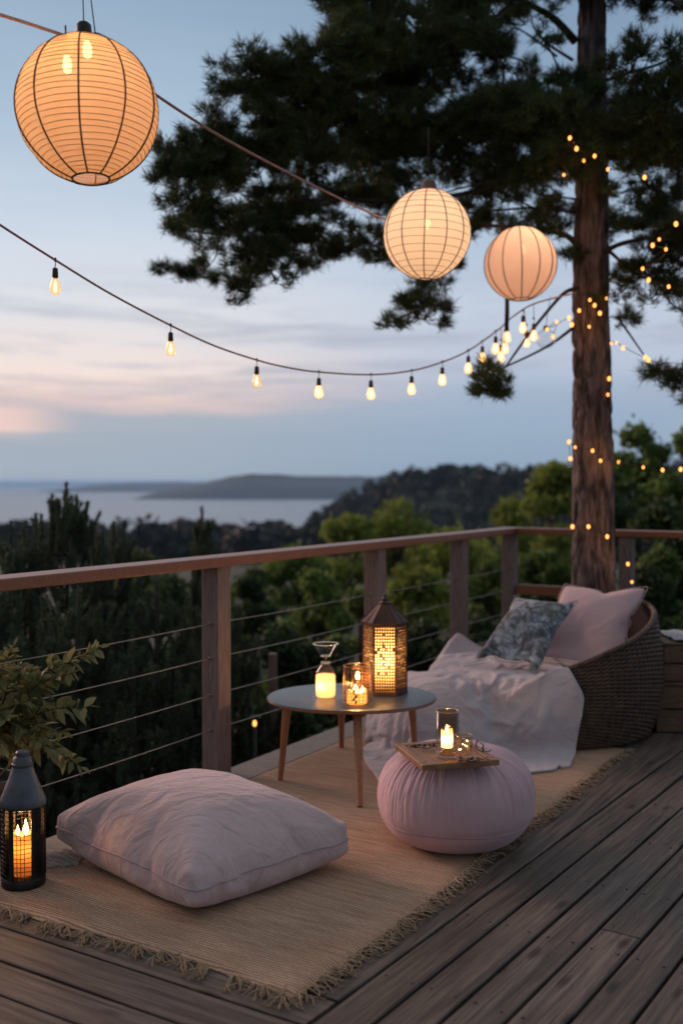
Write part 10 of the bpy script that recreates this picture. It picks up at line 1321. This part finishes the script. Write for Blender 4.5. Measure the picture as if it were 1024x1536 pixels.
  [44,0,0,0,8,-8,0,18,-18,0,0,0,0,0,9,-9,0,0,0,0,27,-27,0,0,0,0,0,0,0,0,0,0,0,0,0,0,0,0,0,0,0,0,0,0,0,19,7,-26,0,0,0,0,0,0,0,0,0,0,0,9,-9,0,0,0,0,0,0,0,0,0,0,0,19,-19,0,0,0,0,0,0,0,3,7,-10,0,0,0,0,0,0,0,0,0,0,0,0,0,19,-18,-1,0,0,0,0,0,0,0,0,0,0,0,0,0,0,0,0,0,0,0,0,0,0,0,0,0,0,0,0,-1,6,-5,0,15,-15,0,0,0,7,-7,0,0,0,0,0,0,0,0,0,0,8,-8,0,11,-11,0,0,0,5,-3,6,3,-5,-5,-1,8,-8,0,0,0,0,0,0,0,0,0,0,0,0,0,6,-6,0,0,13,-13,0,0,10,-1,-9,10,2,-12,0,0,0,0,0,0,0,0,0,0,0,0,0,0,0,0,11,-11,0,10,-10,0,0,14,-14,0,0,0,0,0,0,10,-9,-1,0,0,0,0,0,0,0,8,-8,0,9,2,-11,11,-11,1,15,-16,0,9,-1,-8,0,0,0,0,0,0,0,8,-8,0,0,0,18,-18,0,0,0,14,-14,13,-13,0,0,0,0,16,5,1,-22,0,0,0,0,0,0,1,-1,0,0,0,0,12,-12,0,0,0,19,-19,9,-9,0,0,0,0,0,0,0,14,-14,0,0,0,0,6,16,-22,0,18,-17,-1,0,14,-3,-7,-4,10,-10,0,0,20,-20,0,0,0,0,0,0,0,0,9,-9,0,0,0,0,0,0,0,20,-20,0,0,0,0,0,0,0,0,0,0,0,0,0,0,0,7,21,-24,-3,22,-4,-12,10,-17,0,0,0,8,3,0,-11,16,-15,-1,0,0,0,0,0,13,-13,0,0,0,0,0,0,0,0,13,-2,-11,0,0,0,0,0,0,6,-6,0,0,0,0,0,0,1,32,9,-29,-13,5,15,-20,0,0,0,0,0,0,0,5,-5,11,-11,0,0,0,0,11,-11,0,0,0,12,-12,0,0,0,0,2,0,-2,0,0,0,2,8,14,18,-42,0,0,0,0,0,15,-15,2,13,30,-42,15,-18,0,0,0,0,0,0,0,0,0,0,0,0,0,6,-6,5,-5,0,8,4,3,-13,9,-7,-4,0,0,0,2,1,3,12,15,17,18,20,17,-105,0,0,9,-4,-3,5,15,-22,3,47,-43,-7,0,6,9,7,-19,-3,0,0,0,0,0,0,0,0,14,-14,0,0,0,0,0,0,0,0,12,-12,0,0,4,13,17,21,19,20,18,17,21,18,-168,0,11,-11,0,0,0,4,12,-16,49,-33,-14,17,8,3,-20,9,-19,0,0,0,0,0,0,0,17,-15,12,-11,-3,0,0,0,0,0,0,0,0,12,18,24,22,16,19,23,18,20,20,20,19,-231,12,-9,-3,0,0,0,0,0,-1,50,-14,-30,-3,17,-19,0,16,-5,-11,0,0,0,0,2,20,-22,0,4,15,1,-2,-10,-8,0,0,9,17,23,21,15,19,22,27,17,26,18,21,19,20,19,-293,0,15,-15,0,0,5,-5,0,0,49,-33,6,-22,0,24,-21,0,0,-3,0,0,0,3,24,-27,0,0,0,0,0,0,0,6,20,18,22,18,10,26,20,19,30,22,18,25,21,20,21,19,20,-355,0,16,-16,13,-12,0,15,-2,-14,49,-39,-7,-1,16,33,-23,-9,-6,-7,0,5,4,5,5,16,-16,-7,-2,5,6,9,14,14,21,17,9,28,10,22,25,24,22,23,25,25,21,21,20,20,13,-410,0,14,-14,0,29,-19,-9,-1,0,48,-42,7,10,22,34,-26,-8,-6,11,10,3,2,5,8,8,-18,0,0,2,11,2,23,15,13,24,7,15,29,15,32,24,22,26,25,24,21,19,22,16,16,-471,0,9,-9,0,32,10,-11,-31,0,32,14,-7,11,22,35,-25,-5,15,13,-3,9,8,4,8,-17,5,-1,2,-5,19,-7,34,14,9,25,-4,23,25,22,35,23,23,28,24,22,21,22,23,19,14,-529,0,1,0,-1,34,10,-8,-36,29,29,28,-13,6,22,33,-14,10,16,0,7,11,5,6,-11,3,3,-1,-9,-4,2,13,20,19,19,-12,31,25,13,28,35,29,20,34,22,22,20,24,28,22,13,-583,0,0,10,-10,6,23,-17,-7,60,31,34,4,-8,18,21,4,9,17,2,7,12,5,-6,1,1,1,-11,-2,-2,-2,22,16,-5,20,1,36,22,19,25,17,31,42,25,30,16,23,24,24,28,11,-628,0,11,-11,15,-15,0,4,42,21,32,41,26,11,18,17,5,8,17,7,5,12,-6,2,2,-1,-5,1,-7,-6,-3,-8,29,18,-16,33,23,38,19,20,27,19,32,38,27,19,23,23,23,28,14,-672,0,0,26,-26,0,0,41,17,47,30,36,30,29,2,13,14,13,13,12,12,-6,5,3,2,3,-8,-2,-2,-1,-48,9,35,-16,21,25,27,27,28,35,26,26,19,28,29,27,24,24,24,27,16,-716,0,0,12,24,-34,37,33,31,32,42,31,18,47,6,9,18,13,13,13,3,5,5,1,7,-5,3,2,-1,-51,1,-20,7,30,17,22,27,28,25,25,29,30,31,18,26,35,26,20,23,28,23,-765,0,0,7,53,-11,26,36,35,32,29,44,10,44,24,3,17,14,12,11,8,5,7,2,-3,3,12,4,-43,-25,-24,17,-3,23,29,15,28,26,27,27,26,28,28,30,19,23,28,24,26,25,12,-790,0,0,22,55,19,4,27,43,46,37,23,39,14,41,9,11,15,11,10,10,8,-4,5,10,-34,-10,37,-23,-22,-30,-1,17,22,29,17,27,28,26,27,27,27,27,28,26,21,23,19,15,-12,-13,-753,16,-16,47,42,4,42,38,31,39,46,36,14,28,36,10,16,15,11,11,8,0,17,9,-40,-7,-13,-13,42,-23,-32,0,20,19,30,25,21,-1,39,12,38,21,22,17,17,-8,24,19,13,-29,-11,-702,0,34,39,7,48,25,44,48,38,24,35,40,23,27,16,18,15,12,9,5,6,18,-37,15,-13,-5,-33,-9,41,-32,6,6,27,30,9,17,23,7,36,-16,9,16,15,10,22,-7,19,8,4,-43,-656,39,33,0,24,38,50,44,32,46,40,32,26,29,24,22,18,17,12,7,3,20,-26,-5,25,-3,-16,-40,-20,52,-22,-14,31,3,21,41,19,13,-8,33,-19,16,5,22,-18,-9,11,36,-38,3,5,-652,49,8,44,44,9,46,50,31,41,40,37,38,22,23,22,19,16,11,3,20,-20,7,-12,28,2,-18,-42,-22,53,-3,-14,6,17,21,17,41,8,-15,25,-2,-16,28,-17,-1,11,-21,41,-28,-13,2,-631,42,43,46,44,1,46,41,49,41,33,39,24,34,16,22,18,15,7,20,-14,1,14,-16,1,29,-16,-42,-21,54,10,-5,-8,13,23,10,29,-21,29,-15,8,9,2,-26,15,21,-36,29,2,-31,0,-636,29,45,50,53,53,18,46,39,45,46,21,37,20,29,14,16,14,18,-7,4,15,8,-3,-27,27,-29,2,-28,55,-18,-17,42,13,-4,25,-19,5,0,18,-19,0,0,0,39,0,-39,5,32,-31,-6,-636,51,41,48,35,57,55,25,44,45,42,20,30,31,18,18,14,14,5,12,12,7,6,-26,-10,23,-11,-38,30,30,-53,14,28,42,9,-26,-6,13,-11,16,-18,0,4,-3,40,-6,-35,2,34,-32,-4,-636,50,51,50,32,51,53,51,35,37,46,22,30,25,20,17,14,10,11,7,-5,2,2,20,-28,11,-25,3,39,-5,-46,33,11,43,5,2,-32,-6,19,-19,11,-11,0,0,36,-18,-16,-2,36,-35,-1,-633,51,51,47,55,54,51,25,45,40,33,36,26,25,20,22,7,9,6,4,14,-11,-1,30,-12,-24,-3,30,-26,14,-28,38,4,33,-23,3,27,-3,-31,-5,0,0,1,-1,29,-5,-7,-16,34,-35,1,-628,48,49,51,48,58,55,52,14,39,38,32,29,25,31,3,15,8,10,17,14,7,-29,-2,27,-1,-2,-37,-21,3,43,15,-7,22,-27,0,0,11,26,-30,-1,10,-12,-4,21,-13,-6,-2,34,-34,1,-626,50,49,48,54,59,57,51,34,32,26,23,30,33,9,24,6,9,6,3,3,7,33,-38,-5,-3,-5,11,-29,40,23,-15,15,3,-18,20,-20,0,15,20,-22,16,-10,-19,5,17,-20,-2,29,-29,1,-620,47,51,53,55,56,52,14,37,40,40,31,29,24,28,9,12,10,5,4,2,0,1,29,-32,3,0,-17,4,36,-4,28,-28,12,-12,0,25,-25,3,7,20,-28,0,0,27,-24,-5,0,22,-22,1,-588,29,55,55,50,44,10,42,46,39,36,33,29,27,22,15,20,3,4,4,3,1,-1,0,25,-29,-1,7,23,11,0,-15,31,-31,8,-8,0,27,-26,7,-8,0,35,-12,11,-34,9,-9,15,-14,-1,-624,55,59,55,46,11,46,49,39,38,35,33,31,25,26,11,33,5,-5,5,3,11,9,-18,-3,30,6,7,-17,-1,0,14,-14,31,-31,0,0,0,30,-30,0,0,40,9,-35,-14,10,-8,3,-3,-2,-635,57,57,51,20,45,52,41,38,33,36,34,30,38,7,33,37,-15,4,4,4,3,3,24,-8,-21,10,18,21,-20,19,-20,0,3,27,-30,13,-13,1,32,-33,0,38,1,-35,-3,9,-9,1,-1,-1,-636,48,50,49,34,47,31,41,41,36,36,34,42,18,51,34,4,-17,12,3,12,-3,2,23,-25,2,31,17,-17,24,-24,0,0,1,6,22,-29,20,-20,2,34,-35,7,18,-26,14,-13,-1,9,-9,0,-636,37,42,45,44,29,42,41,38,39,41,26,49,26,51,-6,7,8,24,-1,15,16,8,-3,-25,38,24,-19,25,-25,0,0,0,0,0,29,-23,-6,18,-17,-1,35,-28,-7,0,13,-13,0,11,-11,0,-636,26,43,43,23,42,43,37,39,40,39,43,22,48,20,1,32,16,6,2,7,7,24,-21,18,43,-12,8,31,-34,0,0,0,0,0,8,24,-32,1,17,-18,0,31,-29,10,-12,0,10,-6,-4,0,-636,31,20,23,41,45,34,37,40,39,47,23,30,41,15,8,31,16,21,8,7,1,5,19,44,-13,47,13,-28,16,-25,0,0,0,0,4,28,-32,0,17,-17,1,-1,27,-27,13,-12,-1,7,-7,0,-636,0,32,34,35,39,32,35,38,41,42,20,33,40,-1,26,23,27,8,13,8,12,16,41,-19,49,9,8,24,-28,20,-20,-1,0,6,-5,31,-32,0,14,-14,0,6,-6,24,-24,18,-18,1,5,-6,-636,0,3,41,30,37,40,28,40,42,38,11,38,45,-9,25,27,27,20,37,21,21,20,-35,28,37,46,-20,1,19,-22,18,-18,7,-7,0,32,-32,0,11,-11,0,0,16,-16,25,-25,0,9,-9,0,-636,0,35,-16,37,26,37,29,45,41,19,37,25,46,-10,29,22,23,34,13,25,29,40,-10,44,17,42,-19,-4,25,-19,-6,12,-12,14,-14,31,-31,0,5,-5,0,1,17,-17,24,-25,10,-9,-1,0,-636,36,-34,-2,27,30,29,43,39,43,5,36,33,45,-12,17,25,25,27,49,13,40,-1,46,21,42,11,26,-23,2,22,4,-25,15,-18,0,29,-28,-1,2,4,-6,13,-13,23,-22,11,-10,-2,0,0,-611,-24,-1,0,0,34,27,42,42,44,-5,38,34,38,-2,1,25,27,47,48,21,-4,46,33,45,15,39,5,13,-17,0,5,28,-33,0,1,26,-26,-1,0,0,13,-12,19,-19,-1,0,8,-8,1,-1,-636,0,0,1,18,-15,37,44,37,37,-5,40,29,37,-16,28,24,44,30,48,-9,40,44,44,33,45,26,-4,-1,0,11,-11,2,29,-31,1,28,-28,-1,0,2,-1,21,-22,0,0,0,0,9,-9,0,-612,-24,3,18,-21,0,22,43,30,31,0,40,25,32,1,44,13,45,43,-1,36,52,41,44,47,14,28,24,-18,9,-9,4,19,-18,21,-23,27,-29,-1,0,0,17,-17,0,0,0,1,14,-15,3,-3,-636,33,-7,-26,0,0,4,39,26,23,7,38,23,16,25,44,38,47,36,29,29,31,55,48,18,35,44,-13,-6,0,8,19,-23,-4,0,33,-4,-29,1,-1,10,-9,-1,0,9,-5,15,-19,9,-8,-1,-620,-6,-10,0,0,0,24,-6,34,0,21,34,31,7,39,30,48,49,19,35,36,50,50,55,31,53,28,-19,2,19,-3,-27,-4,0,0,27,-27,0,7,-7,0,0,0,1,0,21,-21,-1,12,-12,2,-635,-3,0,0,0,0,31,-31,33,-10,22,28,38,19,44,48,24,27,34,44,45,49,43,51,55,57,19,7,1,-30,-11,-1,16,-14,19,-21,0,17,-15,-2,0,7,-7,0,0,19,-19,10,-9,-1,12,-648,0,0,0,0,3,31,-3,-31,1,17,26,41,29,47,48,14,46,42,33,47,47,51,54,56,4,20,9,6,7,27,-29,-6,19,-20,0,21,-20,-1,0,6,-6,2,20,-20,9,-10,1,-2,19,18,-673,0,0,0,0,8,23,-14,12,-10,-19,40,46,8,47,36,50,31,49,40,40,51,47,55,19,47,22,35,9,6,-14,12,-27,-13,0,30,-23,-7,12,-12,1,7,23,-22,7,-16,1,-1,2,-2,0,-636,0,0,0,0,21,-8,-11,-2,0,0,32,27,37,23,48,28,49,49,44,52,51,49,49,21,47,45,-11,21,-7,-4,2,22,-22,12,-24,19,-23,11,22,-12,16,-26,-11,0,13,-13,0,0,0,0,-636,0,0,0,0,10,11,-21,0,0,0,21,45,5,31,47,33,46,48,49,52,51,52,38,57,37,46,-9,-17,24,8,2,-16,21,-7,-28,0,14,34,-2,-5,-27,-14,1,17,-16,-2,0,19,-17,-2,-636,0,0,0,3,19,-20,10,-12,0,0,10,50,23,3,45,42,49,50,52,51,50,39,53,53,52,30,29,-31,-19,5,7,18,-25,0,2,29,16,-24,-11,-9,-3,3,21,-20,-4,0,8,-8,29,17,-682,0,0,1,21,-22,0,15,-14,2,28,-29,35,40,-5,46,51,44,48,51,51,53,54,54,44,46,51,36,-24,-32,-12,13,-10,0,23,12,-4,-21,-9,-1,5,17,1,-20,-3,0,0,0,0,0,9,-645,0,0,22,-22,0,0,20,-17,30,8,-36,12,50,-7,45,54,52,50,43,48,52,55,56,55,45,45,50,6,-35,-35,-11,1,8,2,0,-10,0,0,0,13,-10,-3,1,-1,0,0,0,1,-1,0,-636,0,19,-19,0,14,-13,23,4,-21,34,3,-44,35,24,34,54,53,52,53,50,50,49,58,47,50,53,51,32,-28,-27,-30,-17,-6,-1,1,0,1,-2,3,-3,0,0,0,0,6,-6,9,-9,11,-11,-636,14,-14,0,9,-8,13,-9,11,-16,11,34,-45,20,26,36,53,53,52,52,52,53,55,55,52,50,45,49,54,4,-34,-20,-29,-10,-22,-8,-2,0,1,-1,0,0,0,0,18,-18,0,15,-15,0,13,-649,0,0,-1,1,6,-6,8,-8,0,39,-22,-17,11,47,13,50,51,52,54,53,53,54,54,54,53,52,55,60,23,-18,-35,-26,-26,-21,-16,-10,-1,0,11,-11,0,2,22,-24,2,-2,0,17,-17,0,-636,0,0,0,0,0,3,-2,-1,25,-14,32,-29,-6,50,-1,51,50,50,55,55,54,53,54,54,54,50,55,65,56,-5,-32,-22,-34,-26,-25,-21,-12,0,0,22,6,-1,-27,0,0,0,0,0,8,-8,-636,0,0,0,0,0,0,0,9,-9,0,4,34,-33,-1,42,48,50,51,55,55,55,53,54,53,56,51,53,62,56,43,-23,-30,-30,-29,-28,-26,-23,-15,-1,0,0,0,0,0,0,0,0,0,0,0])
def shape(s): return np.cumsum(np.array(s, dtype=np.int64), 1).T*0.0005
def pillow_faces(n):
    id1={}; id2={}; c=0
    for i in range(n+1):
        for j in range(n+1): id1[i,j]=c; c+=1
    for i in range(n+1):
        for j in range(n+1):
            if i in (0,n) or j in (0,n): id2[i,j]=id1[i,j]
            else: id2[i,j]=c; c+=1
    Fc=[]
    for i in range(n):
        for j in range(n):
            Fc.append((id1[i,j],id1[i+1,j],id1[i+1,j+1],id1[i,j+1])); Fc.append((id2[i,j],id2[i,j+1],id2[i+1,j+1],id2[i+1,j]))
    rim=[id1[i,0] for i in range(n)]+[id1[n,j] for j in range(n)]+[id1[i,n] for i in range(n,0,-1)]+[id1[0,j] for j in range(n,0,-1)]
    return Fc, rim
def soft(name, V, Fc, mat, sub=1, parent=None):
    fl=[i for f in Fc for i in f]; n=len(Fc)
    o = np_mesh(name, V, fl, np.arange(n)*4, np.full(n,4), mat, parent, None, True)
    s = o.modifiers.new('smooth','SUBSURF'); s.levels = sub; s.render_levels = sub
    return o
def piping(name, V, rim, mat, parent, r):
    P = smooth_path([Vector(V[i]) for i in rim+[rim[0]]], 3)
    b = MB(); b.tube(P, r, 6, False); return b.build(name, mat, parent, True)
M_CUSH = fabric('blush_grey_cushion_cloth', (0.58,0.395,0.37), (0.67,0.50,0.475), 0.6, 620, 3)
def boxy_faces(n, rows):
    top = {}; bot = {}; c = 0
    for d in (top, bot):
        for i in range(n+1):
            for j in range(n+1): d[i,j] = c; c += 1
    Fc = []
    for i in range(n):
        for j in range(n):
            Fc.append((top[i,j],top[i+1,j],top[i+1,j+1],top[i,j+1])); Fc.append((bot[i,j],bot[i,j+1],bot[i+1,j+1],bot[i+1,j]))
    rim = [(i,0) for i in range(n)]+[(n,j) for j in range(n)]+[(i,n) for i in range(n,0,-1)]+[(0,j) for j in range(n,0,-1)]
    prev = [bot[r] for r in rim]; seam = None
    for k in range(1, rows+1):
        if k == rows: cur = [top[r] for r in rim]
        else: cur = list(range(c, c+len(rim))); c += len(rim)
        for a in range(len(rim)): b = (a+1) % len(rim); Fc.append((prev[a],prev[b],cur[b],cur[a]))
        if k == rows//2: seam = cur
        prev = cur
    return Fc, seam
def floor_cushion():
    FLOOR = shape(FLOOR_SHAPE); FLOOR = (FLOOR-np.array([-0.475,3.51,0.022]))*np.array([0.965,0.965,1.0])+np.array([-0.478,3.515,0.016]); q = FLOOR-np.array([-0.478,3.515,0.016]); zm = q[:,2].max(); FLOOR = np.stack([q[:,0]-0.11*q[:,1]-0.478, q[:,1]-0.10*q[:,0]+3.465, 0.016+zm*np.maximum(q[:,2]/zm,0)**1.1], 1)
    Fc, rim = boxy_faces(38, 4)
    o = soft('floor_cushion', FLOOR, Fc, M_CUSH, 2); tag(o, 'large square pinkish grey floor cushion lying on the rug beside the near railing post', 'floor cushion')
    piping('seam_piping', FLOOR, rim, fabric('cushion_piping', (0.40,0.30,0.30), (0.48,0.38,0.38), 0.1), o, 0.0034)
floor_cushion()
def floral():
    m, nt = new_mat('floral_cushion_cloth')
    p = nd(nt, 'ShaderNodeBsdfPrincipled', Roughness=0.85); p.inputs['Sheen Weight'].default_value = 0.2
    v = coords(nt); n1 = noise_tex(nt, v, 16, 3, 0.6, 1.2); n2 = noise_tex(nt, v, 38, 4, 0.6, 0.8); n3 = noise_tex(nt, v, 9, 2, 0.5, 0.5)
    vo = nd(nt, 'ShaderNodeTexVoronoi', Scale=13.0); nt.links.new(v, vo.inputs['Vector'])
    c = ramp(nt, n1, [(0.32, (0.06,0.062,0.06)), (0.45, (0.14,0.155,0.17)), (0.54, (0.31,0.335,0.36)), (0.66, (0.50,0.50,0.50))])
    c = mixc(nt, ramp(nt, n3, [(0.55,(0,0,0)),(0.68,(0.8,)*3)]), c, (0.13,0.115,0.075))
    rings = ramp(nt, vo.outputs['Distance'], [(0.0,(0.9,)*3),(0.10,(0.1,)*3),(0.18,(0.7,)*3),(0.26,(0.0,)*3)])
    c = mixc(nt, rings, c, (0.46,0.49,0.53))
    c = mixc(nt, 0.7, c, ramp(nt, n2, [(0.35,(0.45,)*3),(0.6,(1.25,)*3)]), 'MULTIPLY')
    nt.links.new(c, p.inputs['Base Color']); nt.links.new(bump(nt, noise_tex(nt, v, 400, 2), 0.3, 0.002), p.inputs['Normal'])
    finish(nt, p.outputs[0]); return m
def throw_pillow(name, V, corners, puff, mat, label, cat):
    """set a pillow shape between four corners: bottom left, bottom right, top right, top left"""
    bl, br, tr, tl = [np.array(c) for c in corners]
    X = V[:,0]; Yv = V[:,1]; sx = (X-X.min())/(X.max()-X.min()); sy = (Yv-Yv.min())/(Yv.max()-Yv.min())
    nrm = np.cross(br-bl, tl-bl); nrm = nrm/np.linalg.norm(nrm)
    P = (bl*(1-sx)[:,None]+br*sx[:,None])*(1-sy)[:,None]+(tl*(1-sx)[:,None]+tr*sx[:,None])*sy[:,None] + nrm*(V[:,2]*puff)[:,None]
    Fc, rim = pillow_faces(15)
    o = soft(name, P, Fc, mat, 2); tag(o, label, cat)
    piping('seam', P, rim, mat, o, 0.0022)
throw_pillow('floral_cushion', shape(FLORAL_SHAPE), [W(702,996,5.30),W(812,1014,5.12),W(866,900,5.48),W(772,892,5.62)], 0.75, floral(), 'blue grey floral cushion leaning at the left of the pink one on the lounger', 'cushion')
throw_pillow('pink_pillow', shape(PINK_SHAPE), [W(770,985,5.52),W(934,1004,5.32),W(974,884,5.62),W(846,873,5.86)], 0.8, fabric('blush_pillow_cloth', (0.58,0.40,0.39), (0.66,0.47,0.46), 0.22, 620), 'plain blush pink pillow leaning against the high back of the lounger', 'pillow')
def blanket():
    h, w = 65, 51
    Fc = [(i*w+j, i*w+j+1, (i+1)*w+j+1, (i+1)*w+j) for i in range(h-1) for j in range(w-1)]
    BL = shape(BLANKET_SHAPE)
    o = soft('blanket', BL, Fc, fabric('pale_linen', (0.52,0.44,0.44), (0.62,0.54,0.54), 0.6, 700, 4), 2)
    s = o.modifiers.new('thickness','SOLIDIFY'); s.thickness = 0.009; s.offset = -1
    tag(o, 'crumpled pale linen blanket draped over the lounger and down to the rug', 'blanket')
blanket()
def bolster():
    b = MB(); b.at(Vector((0.52,5.22,0.012)))
    b.lathe([(0.001,0),(0.29,0),(0.315,0.03),(0.31,0.08),(0.29,0.15),(0.24,0.21),(0.16,0.26),(0.08,0.277),(0.001,0.28)], 48)
    tag(b.build('foot_bolster', fabric('bolster_cloth', (0.42,0.38,0.37), (0.5,0.46,0.45)), None, True), 'rounded foot pouffe under the left end of the draped blanket', 'pouffe')
bolster()
